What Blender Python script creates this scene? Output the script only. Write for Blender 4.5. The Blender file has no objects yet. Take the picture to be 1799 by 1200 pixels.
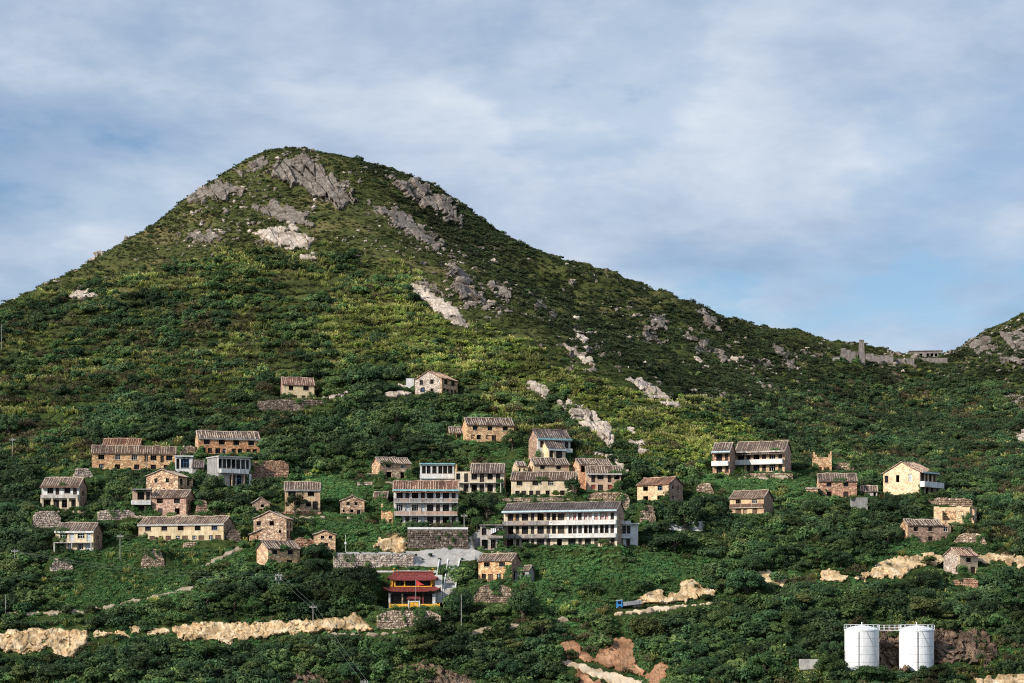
import bpy, bmesh, math, random
import numpy as np
from mathutils import Vector, Matrix

R = math.radians
random.seed(7)
rng = np.random.default_rng(11)
scene = bpy.context.scene
col = scene.collection

# ------------------------------------------------------------------ camera
F = 3400.0            # focal length in photograph pixels (1799 wide)
PW, PH, HOR = 1799.0, 1200.0, 1080.0
CX = PW / 2
cam_data = bpy.data.cameras.new('camera')
cam_data.sensor_width = 36.0
cam_data.lens = F / PW * 36.0
cam_data.shift_x = 0.0
cam_data.shift_y = (HOR - PH / 2) / PW
cam_data.clip_start = 1.0
cam_data.clip_end = 20000.0
cam = bpy.data.objects.new('camera', cam_data)
cam.location = (0, 0, 0)
cam.rotation_euler = (R(90), 0, 0)
col.objects.link(cam)
scene.camera = cam

# ------------------------------------------------------------------ sky, sun, exposure
SUN = Vector((-0.74, -0.56, 0.53)).normalized()
SUN_EL = math.asin(SUN.z)
SUN_ROT = math.atan2(SUN.x, SUN.y)
world = bpy.data.worlds.new('World')
scene.world = world
world.use_nodes = True
wt = world.node_tree
for n in list(wt.nodes):
    wt.nodes.remove(n)


def N(tree, kind, **kw):
    n = tree.nodes.new(kind)
    for k, v in kw.items():
        if k == 'inp':
            for kk, vv in v.items():
                n.inputs[kk].default_value = vv
        else:
            setattr(n, k, v)
    return n


def ramp(tree, stops, interp='LINEAR'):
    n = tree.nodes.new('ShaderNodeValToRGB')
    cr = n.color_ramp
    cr.interpolation = interp
    while len(cr.elements) > 1:
        cr.elements.remove(cr.elements[-1])
    for i, (p, c) in enumerate(stops):
        e = cr.elements[0] if i == 0 else cr.elements.new(p)
        e.position = p
        e.color = c if len(c) == 4 else (*c, 1)
    return n


def build_sky():
    L = wt.links.new
    out = N(wt, 'ShaderNodeOutputWorld')
    bg = N(wt, 'ShaderNodeBackground', inp={'Strength': 0.1})
    sky = N(wt, 'ShaderNodeTexSky', sky_type='NISHITA', sun_disc=False, sun_elevation=SUN_EL,
            sun_rotation=SUN_ROT, altitude=50, air_density=1.0, dust_density=0.6, ozone_density=2.0)
    tc = N(wt, 'ShaderNodeTexCoord')
    sep = N(wt, 'ShaderNodeSeparateXYZ')
    L(tc.outputs['Generated'], sep.inputs[0])
    zc = N(wt, 'ShaderNodeMath', operation='MAXIMUM', inp={1: 0.0})
    L(sep.outputs['Z'], zc.inputs[0])
    za = N(wt, 'ShaderNodeMath', operation='ADD', inp={1: 0.21})
    L(zc.outputs[0], za.inputs[0])
    dx = N(wt, 'ShaderNodeMath', operation='DIVIDE'); L(sep.outputs['X'], dx.inputs[0]); L(za.outputs[0], dx.inputs[1])
    dy = N(wt, 'ShaderNodeMath', operation='DIVIDE'); L(sep.outputs['Y'], dy.inputs[0]); L(za.outputs[0], dy.inputs[1])
    cmb = N(wt, 'ShaderNodeCombineXYZ'); L(dx.outputs[0], cmb.inputs[0]); L(dy.outputs[0], cmb.inputs[1])
    # cloud deck: broad cover, then streaks, then light and dark inside the cloud
    m1 = N(wt, 'ShaderNodeMapping', inp={'Location': (3.1, 7.3, 0), 'Rotation': (0, 0, R(12)), 'Scale': (1.0, 0.85, 1)})
    L(cmb.outputs[0], m1.inputs[0])
    n1 = N(wt, 'ShaderNodeTexNoise', inp={'Scale': 1.7, 'Detail': 11.0, 'Roughness': 0.58, 'Distortion': 0.12})
    L(m1.outputs[0], n1.inputs['Vector'])
    r1 = ramp(wt, [(0.35, (0, 0, 0)), (0.44, (.6, .6, .6)), (0.54, (1, 1, 1))], 'EASE')
    L(n1.outputs[0], r1.inputs[0])
    m2 = N(wt, 'ShaderNodeMapping', inp={'Location': (1.7, 2.2, 4), 'Rotation': (0, 0, R(-6)), 'Scale': (1.0, 1.0, 1)})
    L(cmb.outputs[0], m2.inputs[0])
    n2 = N(wt, 'ShaderNodeTexNoise', inp={'Scale': 2.7, 'Detail': 11.0, 'Roughness': 0.60, 'Distortion': 0.12})
    L(m2.outputs[0], n2.inputs['Vector'])
    r2 = ramp(wt, [(0.30, (2.6, 3.4, 4.7)), (0.44, (3.7, 4.5, 5.8)), (0.55, (4.7, 5.4, 6.4)), (0.70, (6.2, 6.7, 7.3))])
    L(n2.outputs[0], r2.inputs[0])
    cov0 = N(wt, 'ShaderNodeMath', operation='MULTIPLY_ADD', inp={1: 0.84, 2: 0.06})
    L(r1.outputs[0], cov0.inputs[0])
    # the air is whiter towards the horizon, all round
    hz = N(wt, 'ShaderNodeMapRange', inp={1: 0.0, 2: 0.22, 3: 0.34, 4: 0.0})
    L(zc.outputs[0], hz.inputs[0])
    cov = N(wt, 'ShaderNodeMath', operation='MAXIMUM')
    cva = N(wt, 'ShaderNodeMath', operation='ADD', use_clamp=True)
    L(cov0.outputs[0], cva.inputs[0]); L(hz.outputs[0], cva.inputs[1])
    L(cva.outputs[0], cov.inputs[0]); L(cov0.outputs[0], cov.inputs[1])
    hs = N(wt, 'ShaderNodeHueSaturation', inp={'Saturation': 1.15, 'Value': 1.0})
    L(sky.outputs[0], hs.inputs['Color'])
    mix = N(wt, 'ShaderNodeMix', data_type='RGBA')
    L(cov.outputs[0], mix.inputs['Factor'])
    L(hs.outputs[0], mix.inputs[6]); L(r2.outputs[0], mix.inputs[7])
    L(mix.outputs[2], bg.inputs['Color'])
    L(bg.outputs[0], out.inputs[0])


build_sky()
sun_data = bpy.data.lights.new('sun', 'SUN')
sun_data.energy = 4.2
sun_data.angle = R(0.6)
sun_data.color = (1.0, 0.92, 0.80)
sun = bpy.data.objects.new('sun', sun_data)
sun.rotation_euler = SUN.to_track_quat('Z', 'Y').to_euler()
sun.location = SUN * 500
col.objects.link(sun)
vs = scene.view_settings
vs.view_transform = 'Standard'
vs.look = 'None'
vs.exposure = 0.32
vs.gamma = 1.0
vs.use_curve_mapping = False
scene.cycles.use_denoising = False
scene.cycles.filter_width = 1.1
scene.cycles.max_bounces = 5
scene.cycles.diffuse_bounces = 2
scene.cycles.glossy_bounces = 2
scene.cycles.transmission_bounces = 2
scene.cycles.transparent_max_bounces = 4


# ------------------------------------------------------------------ noise in numpy
def _h(ix, iy, seed):
    n = (ix.astype(np.int64) * 374761393 + iy.astype(np.int64) * 668265263 + seed * 1442695041) & 0xffffffff
    n = ((n ^ (n >> 13)) * 1274126177) & 0xffffffff
    n = (n ^ (n >> 16)) & 0xffffffff
    return n / 4294967295.0


def vnoise(x, y, seed=0):
    x = np.asarray(x, float); y = np.asarray(y, float)
    ix = np.floor(x); iy = np.floor(y)
    fx = x - ix; fy = y - iy
    u = fx * fx * (3 - 2 * fx); v = fy * fy * (3 - 2 * fy)
    a = _h(ix, iy, seed); b = _h(ix + 1, iy, seed); c = _h(ix, iy + 1, seed); d = _h(ix + 1, iy + 1, seed)
    return (a + (b - a) * u) * (1 - v) + (c + (d - c) * u) * v


def fbm(x, y, seed=0, oct=4):
    s = 0; a = 0.5; t = 0
    for i in range(oct):
        s = s + a * vnoise(x * 2 ** i + 17.3 * i, y * 2 ** i - 9.1 * i, seed + i)
        t += a; a *= 0.5
    return s / t


def sstep(a, b, x):
    t = np.clip((np.asarray(x, float) - a) / (b - a), 0, 1)
    return t * t * (3 - 2 * t)


# ------------------------------------------------------------------ the hill as a height field
def at(px, py, Y):
    return np.array([(px - CX) / F * Y, Y, (HOR - py) / F * Y])


def proj(x, y, z):
    return CX + F * x / y, HOR - F * z / y


CTRL = []      # (px, py, distance) read off the photograph
rows = {
    1200: [(0, 424), (300, 424), (600, 424), (900, 424), (1200, 424), (1500, 420), (1799, 418)],
    1100: [(0, 440), (300, 441), (600, 441), (900, 442), (1200, 444), (1500, 442), (1799, 442)],
    1000: [(0, 463), (300, 463), (600, 461), (900, 461), (1200, 464), (1500, 466), (1799, 468)],
    900: [(0, 496), (300, 493), (600, 490), (900, 490), (1200, 492), (1500, 498), (1799, 504)],
    800: [(0, 538), (300, 532), (600, 529), (900, 528), (1200, 531), (1350, 545), (1500, 578), (1650, 590), (1799, 585)],
    700: [(0, 590), (300, 580), (600, 574), (900, 572), (1050, 572), (1180, 590), (1350, 660), (1500, 708), (1650, 720), (1799, 705)],
    600: [(0, 648), (300, 632), (600, 624), (800, 619), (940, 624), (1060, 658), (1180, 715)],
    500: [(150, 694), (300, 676), (600, 672), (770, 672), (880, 704), (980, 738)],
    400: [(330, 727), (500, 714), (620, 708), (720, 720), (800, 745)],
    320: [(480, 748), (600, 746)],
}
for py, l in rows.items():
    for px, Y in l:
        CTRL.append((px, py, Y))
SKY = [(-120, 610, 665), (0, 541, 692), (60, 505, 700), (130, 475, 708), (190, 440, 716), (260, 402, 727), (325, 350, 742), (360, 325, 750),
       (420, 293, 760), (470, 268, 770), (520, 262, 776), (560, 275, 776), (620, 286, 775), (690, 299, 772),
       (760, 326, 768), (810, 362, 764), (850, 387, 762), (920, 430, 760), (1000, 462, 760), (1090, 492, 763),
       (1180, 528, 770), (1260, 562, 780), (1340, 588, 793), (1410, 609, 806), (1465, 640, 816), (1520, 650, 824),
       (1580, 652, 826), (1640, 646, 828), (1690, 610, 836), (1740, 583, 838), (1799, 564, 840), (1900, 545, 840)]
pts3 = [at(*c) for c in CTRL]
for px, py, Y in SKY:
    p = at(px, py, Y)
    pts3.append(p)
    for d, dz in ((60, -28), (180, -110)):
        q = p * (Y + d) / Y
        pts3.append(np.array([q[0], q[1], p[2] + dz]))
for x, y, z in [(-200, 420, -22), (200, 420, -22), (0, 395, -24), (-330, 480, 4), (-330, 560, 40), (-330, 660, 62), (-330, 760, 40),
                (330, 440, -10), (330, 520, 22), (330, 620, 62), (330, 720, 95), (330, 820, 128), (330, 900, 100),
                (-100, 380, -26), (100, 380, -26), (-300, 400, -26), (300, 400, -26)]:
    pts3.append(np.array([x, y, z], float))
P3 = np.array(pts3)


def tps_fit(P, lam):
    X = P[:, :2] / 100.0
    n = len(X)
    d2 = ((X[:, None, :] - X[None, :, :]) ** 2).sum(-1)
    K = np.where(d2 > 0, 0.5 * d2 * np.log(np.maximum(d2, 1e-12)), 0.0) + lam * np.eye(n)
    A = np.zeros((n + 3, n + 3))
    A[:n, :n] = K
    A[:n, n] = 1; A[:n, n + 1:] = X
    A[n, :n] = 1; A[n + 1:, :n] = X.T
    return np.linalg.solve(A, np.concatenate([P[:, 2], [0, 0, 0]])), X


TW, TX = tps_fit(P3, 0.003)


def tps(x, y):
    x = np.asarray(x, float) / 100; y = np.asarray(y, float) / 100
    out = TW[-3] + TW[-2] * x + TW[-1] * y
    for i in range(len(TX)):
        d2 = (x - TX[i, 0]) ** 2 + (y - TX[i, 1]) ** 2
        out = out + TW[i] * 0.5 * d2 * np.log(np.maximum(d2, 1e-12))
    return out


GX = np.concatenate([np.linspace(-420, -232, 24)[:-1], np.arange(-232, 232.1, 1.0), np.linspace(232, 420, 24)[1:]])
GY = np.concatenate([np.linspace(360, 412, 14)[:-1], np.arange(412, 640, 1.0), np.arange(640, 860, 1.4), np.linspace(861, 1040, 26)])
MX, MY = np.meshgrid(GX, GY)
GZ = tps(MX, MY)
PXg, PYg = proj(MX, MY, GZ)
# gullies, hummocks and the old field terraces
upper = sstep(720, 560, PYg)
amp = 0.8 + 2.4 * upper
spx, spy = (MX * 0.83 - MY * 0.55), (MX * 0.55 + MY * 0.83)
GZ = GZ + amp * (fbm(MX / 34, MY / 34, 5, 5) - 0.5) * 2.0
GZ = GZ + upper * 2.2 * (np.abs(fbm(spx / 13, spy / 46, 25, 4) - 0.5) * -2 + 0.35) * sstep(480, 760, PXg)
hum = sstep(400, 470, PYg) * sstep(860, 800, PYg)
GZ = GZ + hum * 2.0 * (fbm(MX / 13, MY / 6.5, 401, 3) - .5) * 2 + .5 * sstep(840, 900, PYg) * (fbm(MX / 9, MY / 6, 402, 3) - .5) * 2
tmask = sstep(430, 480, PYg) * sstep(790, 730, PYg) * sstep(1330, 1150, PXg) * 0.85 * sstep(.38, .56, fbm(MX / 28, MY / 28, 203, 3) + .07)
stp = 4.0
tt = (GZ + 9.0 * fbm(MX / 60, MY / 60, 91, 3)) / stp
fr = tt - np.floor(tt)
GZ = GZ + tmask * stp * (sstep(0.55, 1.0, fr) - fr)


def grid_z(x, y):
    x = np.asarray(x, float); y = np.asarray(y, float)
    ix = np.clip(np.searchsorted(GX, x) - 1, 0, len(GX) - 2)
    iy = np.clip(np.searchsorted(GY, y) - 1, 0, len(GY) - 2)
    fx = np.clip((x - GX[ix]) / (GX[ix + 1] - GX[ix]), 0, 1)
    fy = np.clip((y - GY[iy]) / (GY[iy + 1] - GY[iy]), 0, 1)
    return (GZ[iy, ix] * (1 - fx) + GZ[iy, ix + 1] * fx) * (1 - fy) + (GZ[iy + 1, ix] * (1 - fx) + GZ[iy + 1, ix + 1] * fx) * fy


def hit(px, py, y0=412.0, y1=900.0):
    """first ground point seen through a photograph pixel"""
    px = np.atleast_1d(np.asarray(px, float)); py = np.atleast_1d(np.asarray(py, float))
    a = (px - CX) / F; b = (HOR - py) / F
    Y = np.full(px.shape, y0); res = np.full(px.shape, np.nan)
    step = 1.0
    Yp = Y.copy()
    ok = np.zeros(px.shape, bool)
    ys = y0
    while ys < y1:
        ys += step
        z = grid_z(a * ys, np.full(px.shape, ys))
        new = (~ok) & (z >= b * ys)
        if new.any():
            lo = np.full(new.sum(), ys - step); hi = np.full(new.sum(), ys)
            for _ in range(9):
                m = (lo + hi) / 2
                zz = grid_z(a[new] * m, m)
                up = zz >= b[new] * m
                hi = np.where(up, m, hi); lo = np.where(up, lo, m)
            res[new] = (lo + hi) / 2
            ok |= new
        if ok.all():
            break
    return res


def hit1(px, py):
    Y = float(hit(px, py)[0])
    if Y != Y:
        Y = 818.0
    return Y


# ------------------------------------------------------------------ materials
MATS = {}


def new_mat(name):
    m = bpy.data.materials.new(name)
    m.use_nodes = True
    t = m.node_tree
    b = t.nodes['Principled BSDF']
    b.inputs['Roughness'].default_value = 0.85
    b.inputs['Specular IOR Level'].default_value = 0.25
    MATS[name] = m
    return m, t, b, t.links.new


def pos_map(t, scale, rot=(0, 0, 0)):
    g = N(t, 'ShaderNodeNewGeometry')
    mp = N(t, 'ShaderNodeMapping', inp={'Scale': scale, 'Rotation': rot})
    t.links.new(g.outputs['Position'], mp.inputs[0])
    return mp


def vary(t, colour, lo=.84, hi=1.16, sat=(.80, 1.0)):
    """every wall or roof a little different from the next"""
    oi = N(t, 'ShaderNodeObjectInfo')
    a = N(t, 'ShaderNodeMapRange', inp={3: lo, 4: hi}); t.links.new(oi.outputs['Random'], a.inputs[0])
    m = N(t, 'ShaderNodeMath', operation='MULTIPLY', inp={1: 5.77}); t.links.new(oi.outputs['Random'], m.inputs[0])
    f = N(t, 'ShaderNodeMath', operation='FRACT'); t.links.new(m.outputs[0], f.inputs[0])
    b = N(t, 'ShaderNodeMapRange', inp={3: sat[0], 4: sat[1]}); t.links.new(f.outputs[0], b.inputs[0])
    h = N(t, 'ShaderNodeHueSaturation'); t.links.new(colour, h.inputs['Color'])
    t.links.new(a.outputs[0], h.inputs['Value']); t.links.new(b.outputs[0], h.inputs['Saturation'])
    return h.outputs[0]


def mixrgb(t, fac, a, b, mode='MIX'):
    n = N(t, 'ShaderNodeMix', data_type='RGBA', blend_type=mode)
    for sock, v in ((0, fac), (6, a), (7, b)):
        if hasattr(v, 'is_linked') or hasattr(v, 'links'):
            t.links.new(v, n.inputs[sock])
        elif sock == 0:
            n.inputs[0].default_value = v
        else:
            n.inputs[sock].default_value = (*v, 1) if len(v) == 3 else v
    return n.outputs[2]


def bump(t, b, height, strength, dist):
    n = N(t, 'ShaderNodeBump', inp={'Strength': strength, 'Distance': dist})
    t.links.new(height, n.inputs['Height'])
    t.links.new(n.outputs[0], b.inputs['Normal'])


def stone_mat(name, stops, size=0.44, mortar=(0.15, 0.10, 0.065), mw=0.06, stain=0.5, flat=1.5):
    tint = (1.05, 1.0, .98) if 'rubble' in name else (1.26, 1.07, .96)
    stops = [tuple(min(.82, v * q) for v, q in zip(c, tint)) for c in stops]
    m, t, b, L = new_mat(name)
    mp = pos_map(t, (1 / size, 1 / size, flat / size))
    wob = N(t, 'ShaderNodeTexNoise', inp={'Scale': 1.3, 'Detail': 2.0})
    L(mp.outputs[0], wob.inputs['Vector'])
    add = N(t, 'ShaderNodeMix', data_type='VECTOR', inp={0: 0.25})
    L(mp.outputs[0], add.inputs[4]); L(wob.outputs[1], add.inputs[5])
    v1 = N(t, 'ShaderNodeTexVoronoi', feature='F1', inp={'Scale': 1.0})
    v2 = N(t, 'ShaderNodeTexVoronoi', feature='DISTANCE_TO_EDGE', inp={'Scale': 1.0})
    L(add.outputs[1], v1.inputs['Vector']); L(add.outputs[1], v2.inputs['Vector'])
    sp = N(t, 'ShaderNodeSeparateColor'); L(v1.outputs['Color'], sp.inputs[0])
    n = len(stops)
    r = ramp(t, [(i / n, c) for i, c in enumerate(stops)], 'CONSTANT')
    L(sp.outputs[0], r.inputs[0])
    ns = N(t, 'ShaderNodeTexNoise', inp={'Scale': 0.35, 'Detail': 5.0, 'Roughness': 0.65})
    L(mp.outputs[0], ns.inputs['Vector'])
    rs = ramp(t, [(0.34, (.95 - stain * 1.2,) * 3), (.47, (.95, .93, .90)), (0.62, (1.12, 1.09, 1.04))])
    L(ns.outputs[0], rs.inputs[0])
    c = mixrgb(t, 1.0, r.outputs[0], rs.outputs[0], 'MULTIPLY')
    re = ramp(t, [(0.0, (0, 0, 0)), (mw, (1, 1, 1))])
    L(v2.outputs[0], re.inputs[0])
    c2 = mixrgb(t, re.outputs[0], mortar, c)
    L(vary(t, c2), b.inputs['Base Color'])
    bump(t, b, re.outputs[0], 0.8, 0.08)
    return m


def plaster_mat(name, base, dark, patch=None, patch_at=0.62, streak=0.6):
    m, t, b, L = new_mat(name)
    mp = pos_map(t, (0.9, 0.9, 0.9))
    n1 = N(t, 'ShaderNodeTexNoise', inp={'Scale': 0.8, 'Detail': 6.0, 'Roughness': 0.65})
    L(mp.outputs[0], n1.inputs['Vector'])
    r1 = ramp(t, [(0.36, dark), (0.58, base)])
    L(n1.outputs[0], r1.inputs[0])
    c = r1.outputs[0]
    ms = pos_map(t, (2.2, 2.2, 0.22))
    n2 = N(t, 'ShaderNodeTexNoise', inp={'Scale': 1.0, 'Detail': 4.0, 'Roughness': 0.7})
    L(ms.outputs[0], n2.inputs['Vector'])
    r2 = ramp(t, [(0.38, (1 - streak, 1 - streak, 1 - streak)), (0.56, (1, 1, 1))])
    L(n2.outputs[0], r2.inputs[0])
    c = mixrgb(t, 0.8, c, r2.outputs[0], 'MULTIPLY')
    if patch is not None:
        n3 = N(t, 'ShaderNodeTexNoise', inp={'Scale': 0.55, 'Detail': 7.0, 'Roughness': 0.7})
        mo = N(t, 'ShaderNodeMapping', inp={'Location': (31, 7, 3)})
        L(mp.outputs[0], mo.inputs[0]); L(mo.outputs[0], n3.inputs['Vector'])
        r3 = ramp(t, [(patch_at - 0.04, (0, 0, 0)), (patch_at + 0.02, (1, 1, 1))])
        L(n3.outputs[0], r3.inputs[0])
        c = mixrgb(t, r3.outputs[0], c, patch)
    L(vary(t, c, .90, 1.10, (.8, 1.05)), b.inputs['Base Color'])
    bump(t, b, n1.outputs[0], 0.3, 0.05)
    return m


def flat_mat(name, c, rough=0.6, var=0.25, scale=1.5, spec=0.3, metal=0.0):
    m, t, b, L = new_mat(name)
    mp = pos_map(t, (scale,) * 3)
    n = N(t, 'ShaderNodeTexNoise', inp={'Scale': 1.0, 'Detail': 5.0, 'Roughness': 0.6})
    L(mp.outputs[0], n.inputs['Vector'])
    lo = tuple(v * (1 - var) for v in c); hi = tuple(min(1, v * (1 + var * .5)) for v in c)
    r = ramp(t, [(0.35, lo), (0.65, hi)])
    L(n.outputs[0], r.inputs[0])
    L(r.outputs[0], b.inputs['Base Color'])
    b.inputs['Roughness'].default_value = rough
    b.inputs['Specular IOR Level'].default_value = spec
    b.inputs['Metallic'].default_value = metal
    return m


stone_mat('ochre_stone', [(.56, .40, .22), (.66, .50, .29), (.48, .32, .17), (.62, .43, .24), (.40, .25, .14), (.70, .56, .36)], stain=.32)
stone_mat('tan_stone', [(.50, .38, .24), (.62, .50, .33), (.38, .26, .16), (.55, .39, .24), (.30, .21, .14), (.68, .57, .41), (.44, .30, .20)], size=.6, mw=.09, stain=.3)
stone_mat('orange_stone', [(.54, .31, .16), (.62, .40, .22), (.44, .23, .12), (.58, .35, .20), (.36, .19, .11), (.62, .44, .28)], stain=.35)
stone_mat('pink_stone', [(.48, .31, .23), (.56, .39, .29), (.42, .26, .19), (.60, .45, .34), (.34, .22, .17)], stain=.35)
stone_mat('cream_block', [(.68, .55, .36), (.74, .61, .42), (.62, .48, .30), (.70, .58, .40), (.57, .44, .28)], size=.5, mortar=(.36, .27, .17), mw=.05, stain=.22)
stone_mat('brown_stone', [(.30, .22, .17), (.38, .28, .21), (.24, .18, .14), (.42, .33, .26), (.34, .24, .18)], stain=.4)
stone_mat('rubble', [(.42, .32, .22), (.54, .44, .32), (.30, .22, .16), (.48, .37, .26), (.24, .18, .14), (.60, .51, .40)], size=.5, mw=.1, stain=.4, flat=1.2)
stone_mat('dark_rubble', [(.14, .12, .105), (.24, .205, .175), (.10, .09, .08), (.36, .315, .27), (.18, .145, .12)], size=.5, mw=.1, stain=.4, flat=1.2)
stone_mat('pale_rubble', [(.48, .41, .35), (.58, .52, .46), (.38, .31, .26), (.52, .44, .38), (.64, .58, .52)], size=.45, mw=.09, stain=.3, flat=1.2)
stone_mat('red_rubble', [(.42, .23, .14), (.52, .32, .20), (.32, .18, .12), (.46, .28, .18), (.56, .40, .29)], size=.5, mw=.09, stain=.3, flat=1.8)
plaster_mat('yellow_plaster', (.78, .62, .36), (.58, .42, .22), patch=(.44, .26, .15), patch_at=.63, streak=.35)
plaster_mat('cream_plaster', (.78, .66, .47), (.58, .45, .29), patch=(.48, .33, .21), patch_at=.63, streak=.4)
plaster_mat('ochre_plaster', (.66, .47, .26), (.47, .30, .16), patch=(.42, .22, .13), patch_at=.6, streak=.4)
plaster_mat('peach_plaster', (.66, .45, .29), (.48, .29, .18), patch=(.62, .53, .44), patch_at=.62, streak=.4)
plaster_mat('white_plaster', (.78, .78, .76), (.58, .57, .54), streak=.35)
plaster_mat('dirty_white', (.60, .56, .51), (.36, .32, .29), patch=(.50, .36, .28), patch_at=.60, streak=.55)
plaster_mat('grey_render', (.34, .33, .32), (.22, .21, .20), streak=.45)
plaster_mat('concrete', (.50, .48, .45), (.36, .34, .32), streak=.35)
plaster_mat('paving', (.37, .36, .345), (.27, .26, .25), patch=(.30, .26, .19), patch_at=.62, streak=.2)
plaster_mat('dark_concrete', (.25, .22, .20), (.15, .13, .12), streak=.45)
plaster_mat('parapet_grey', (.37, .35, .33), (.22, .20, .19), patch=(.42, .28, .20), patch_at=.58, streak=.6)
plaster_mat('parapet_brick', (.52, .35, .27), (.36, .25, .20), streak=.4)
plaster_mat('red_check', (.62, .50, .46), (.45, .10, .08), streak=.2)
plaster_mat('bright_white', (.76, .76, .75), (.60, .59, .57), streak=.3)
flat_mat('turquoise', (.24, .50, .54), var=.25)
flat_mat('pale_blue', (.46, .60, .66), var=.25)
flat_mat('dark_wood', (.045, .032, .026), var=.4)
flat_mat('brown_wood', (.13, .07, .045), var=.4)
flat_mat('pale_door', (.52, .57, .60), var=.2)
flat_mat('white_frame', (.62, .64, .64), var=.15)
flat_mat('blue_frame', (.08, .16, .34), var=.3)
flat_mat('red_board', (.28, .07, .05), var=.4)
flat_mat('glass', (.012, .014, .018), rough=.4, var=.3, spec=.08)
flat_mat('stone_sill', (.50, .42, .32), var=.3)
flat_mat('steel', (.45, .46, .47), rough=.4, metal=.6)
flat_mat('rust', (.16, .07, .04), var=.5)
plaster_mat('tank_white', (.80, .82, .84), (.70, .72, .74), patch=(.62, .58, .54), patch_at=.70, streak=.14)
flat_mat('pole_grey', (.30, .29, .27), var=.3)
flat_mat('wire', (.24, .25, .26), rough=.5, var=.1)
flat_mat('temple_red', (.20, .043, .037), var=.6, scale=2.5)
flat_mat('temple_yellow', (.84, .44, .045), var=.3)
flat_mat('temple_dark', (.035, .028, .026), var=.5)
flat_mat('flag_red', (.60, .05, .04), var=.2)
flat_mat('truck_blue', (.03, .20, .48), rough=.4, var=.15)
flat_mat('truck_grey', (.24, .25, .28), var=.3)
flat_mat('rubber', (.02, .02, .02), var=.3)
flat_mat('tarp_blue', (.12, .36, .70), var=.3)
flat_mat('bark', (.10, .075, .055), var=.5)
flat_mat('sea', (.03, .07, .09), rough=.15, var=.2, scale=.05, spec=.5)
flat_mat('soil', (.50, .34, .21), var=.4, scale=1.0)


def tile_mat(name, stops, scale):
    m, t, b, L = new_mat(name)
    mp = pos_map(t, (scale, scale * .6, scale))
    n = N(t, 'ShaderNodeTexNoise', inp={'Scale': 1.0, 'Detail': 4.0, 'Roughness': 0.75})
    L(mp.outputs[0], n.inputs['Vector'])
    r = ramp(t, stops)
    L(n.outputs[0], r.inputs[0])
    m2 = pos_map(t, (.35, .35, .35))
    n2 = N(t, 'ShaderNodeTexNoise', inp={'Scale': 1.0, 'Detail': 3.0})
    L(m2.outputs[0], n2.inputs['Vector'])
    r2 = ramp(t, [(.35, (.62, .60, .60)), (.62, (1.1, 1.05, 1))])
    L(n2.outputs[0], r2.inputs[0])
    L(vary(t, mixrgb(t, 1.0, r.outputs[0], r2.outputs[0], 'MULTIPLY'), .80, 1.10, (.9, 1.25)), b.inputs['Base Color'])
    return m


tile_mat('tile_gap', [(.3, (.06, .046, .04)), (.5, (.12, .088, .072)), (.7, (.24, .165, .125))], 1.7)
tile_mat('tile_rib', [(.32, (.13, .108, .094)), (.42, (.27, .225, .19)), (.53, (.44, .37, .31)), (.68, (.64, .56, .48))], 2.3)
tile_mat('tile_gap_dark', [(.3, (.05, .045, .045)), (.5, (.09, .08, .08)), (.7, (.16, .13, .12))], 1.7)
tile_mat('tile_rib_dark', [(.3, (.12, .10, .10)), (.5, (.20, .17, .16)), (.66, (.40, .35, .32))], 1.9)
tile_mat('tile_gap_red', [(.3, (.07, .038, .03)), (.5, (.14, .075, .055)), (.7, (.28, .16, .11))], 1.7)
tile_mat('tile_rib_red', [(.32, (.14, .085, .065)), (.42, (.28, .18, .135)), (.54, (.48, .36, .28)), (.68, (.66, .55, .46))], 2.3)


def earth_mat(name, stops, scale, bstr=.9, crack=(.16, .10, .06), stretch=(1, 1, .55)):
    """bare rock or cut earth: layered noise, cracks, relief"""
    m, t, b, L = new_mat(name)
    mp = pos_map(t, tuple(scale * s for s in stretch))
    n = N(t, 'ShaderNodeTexNoise', inp={'Scale': 1.0, 'Detail': 9.0, 'Roughness': 0.68, 'Distortion': .6})
    L(mp.outputs[0], n.inputs['Vector'])
    r = ramp(t, stops)
    L(n.outputs[0], r.inputs[0])
    v = N(t, 'ShaderNodeTexVoronoi', feature='DISTANCE_TO_EDGE', inp={'Scale': 1.6, 'Randomness': 1.0})
    wob = N(t, 'ShaderNodeMix', data_type='VECTOR', inp={0: 0.35})
    L(mp.outputs[0], wob.inputs[4]); L(n.outputs[1], wob.inputs[5])
    L(wob.outputs[1], v.inputs['Vector'])
    rc = ramp(t, [(0.0, (0, 0, 0)), (0.07, (1, 1, 1))])
    L(v.outputs[0], rc.inputs[0])
    mk = pos_map(t, (.21, .21, .21))
    nk = N(t, 'ShaderNodeTexNoise', inp={'Scale': 1.0, 'Detail': 3.0}); L(mk.outputs[0], nk.inputs['Vector'])
    rk = ramp(t, [(.48, (1, 1, 1)), (.66, (.25, .25, .25))]); L(nk.outputs[0], rk.inputs[0])
    cmx = N(t, 'ShaderNodeMath', operation='MAXIMUM'); L(rc.outputs[0], cmx.inputs[0]); L(rk.outputs[0], cmx.inputs[1])
    c = mixrgb(t, cmx.outputs[0], crack, r.outputs[0])
    big = ramp(t, [(.36, (.52, .48, .44)), (.50, (.92, .90, .88)), (.62, (1.08, 1.06, 1.04))]); L(nk.outputs[0], big.inputs[0])
    c = mixrgb(t, 1.0, c, big.outputs[0], 'MULTIPLY')
    L(c, b.inputs['Base Color'])
    mm = N(t, 'ShaderNodeMath', operation='MULTIPLY_ADD', inp={1: .35})
    L(cmx.outputs[0], mm.inputs[0]); L(n.outputs[0], mm.inputs[2])
    bump(t, b, mm.outputs[0], bstr, .35)
    b.inputs['Roughness'].default_value = .95
    return m


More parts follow.
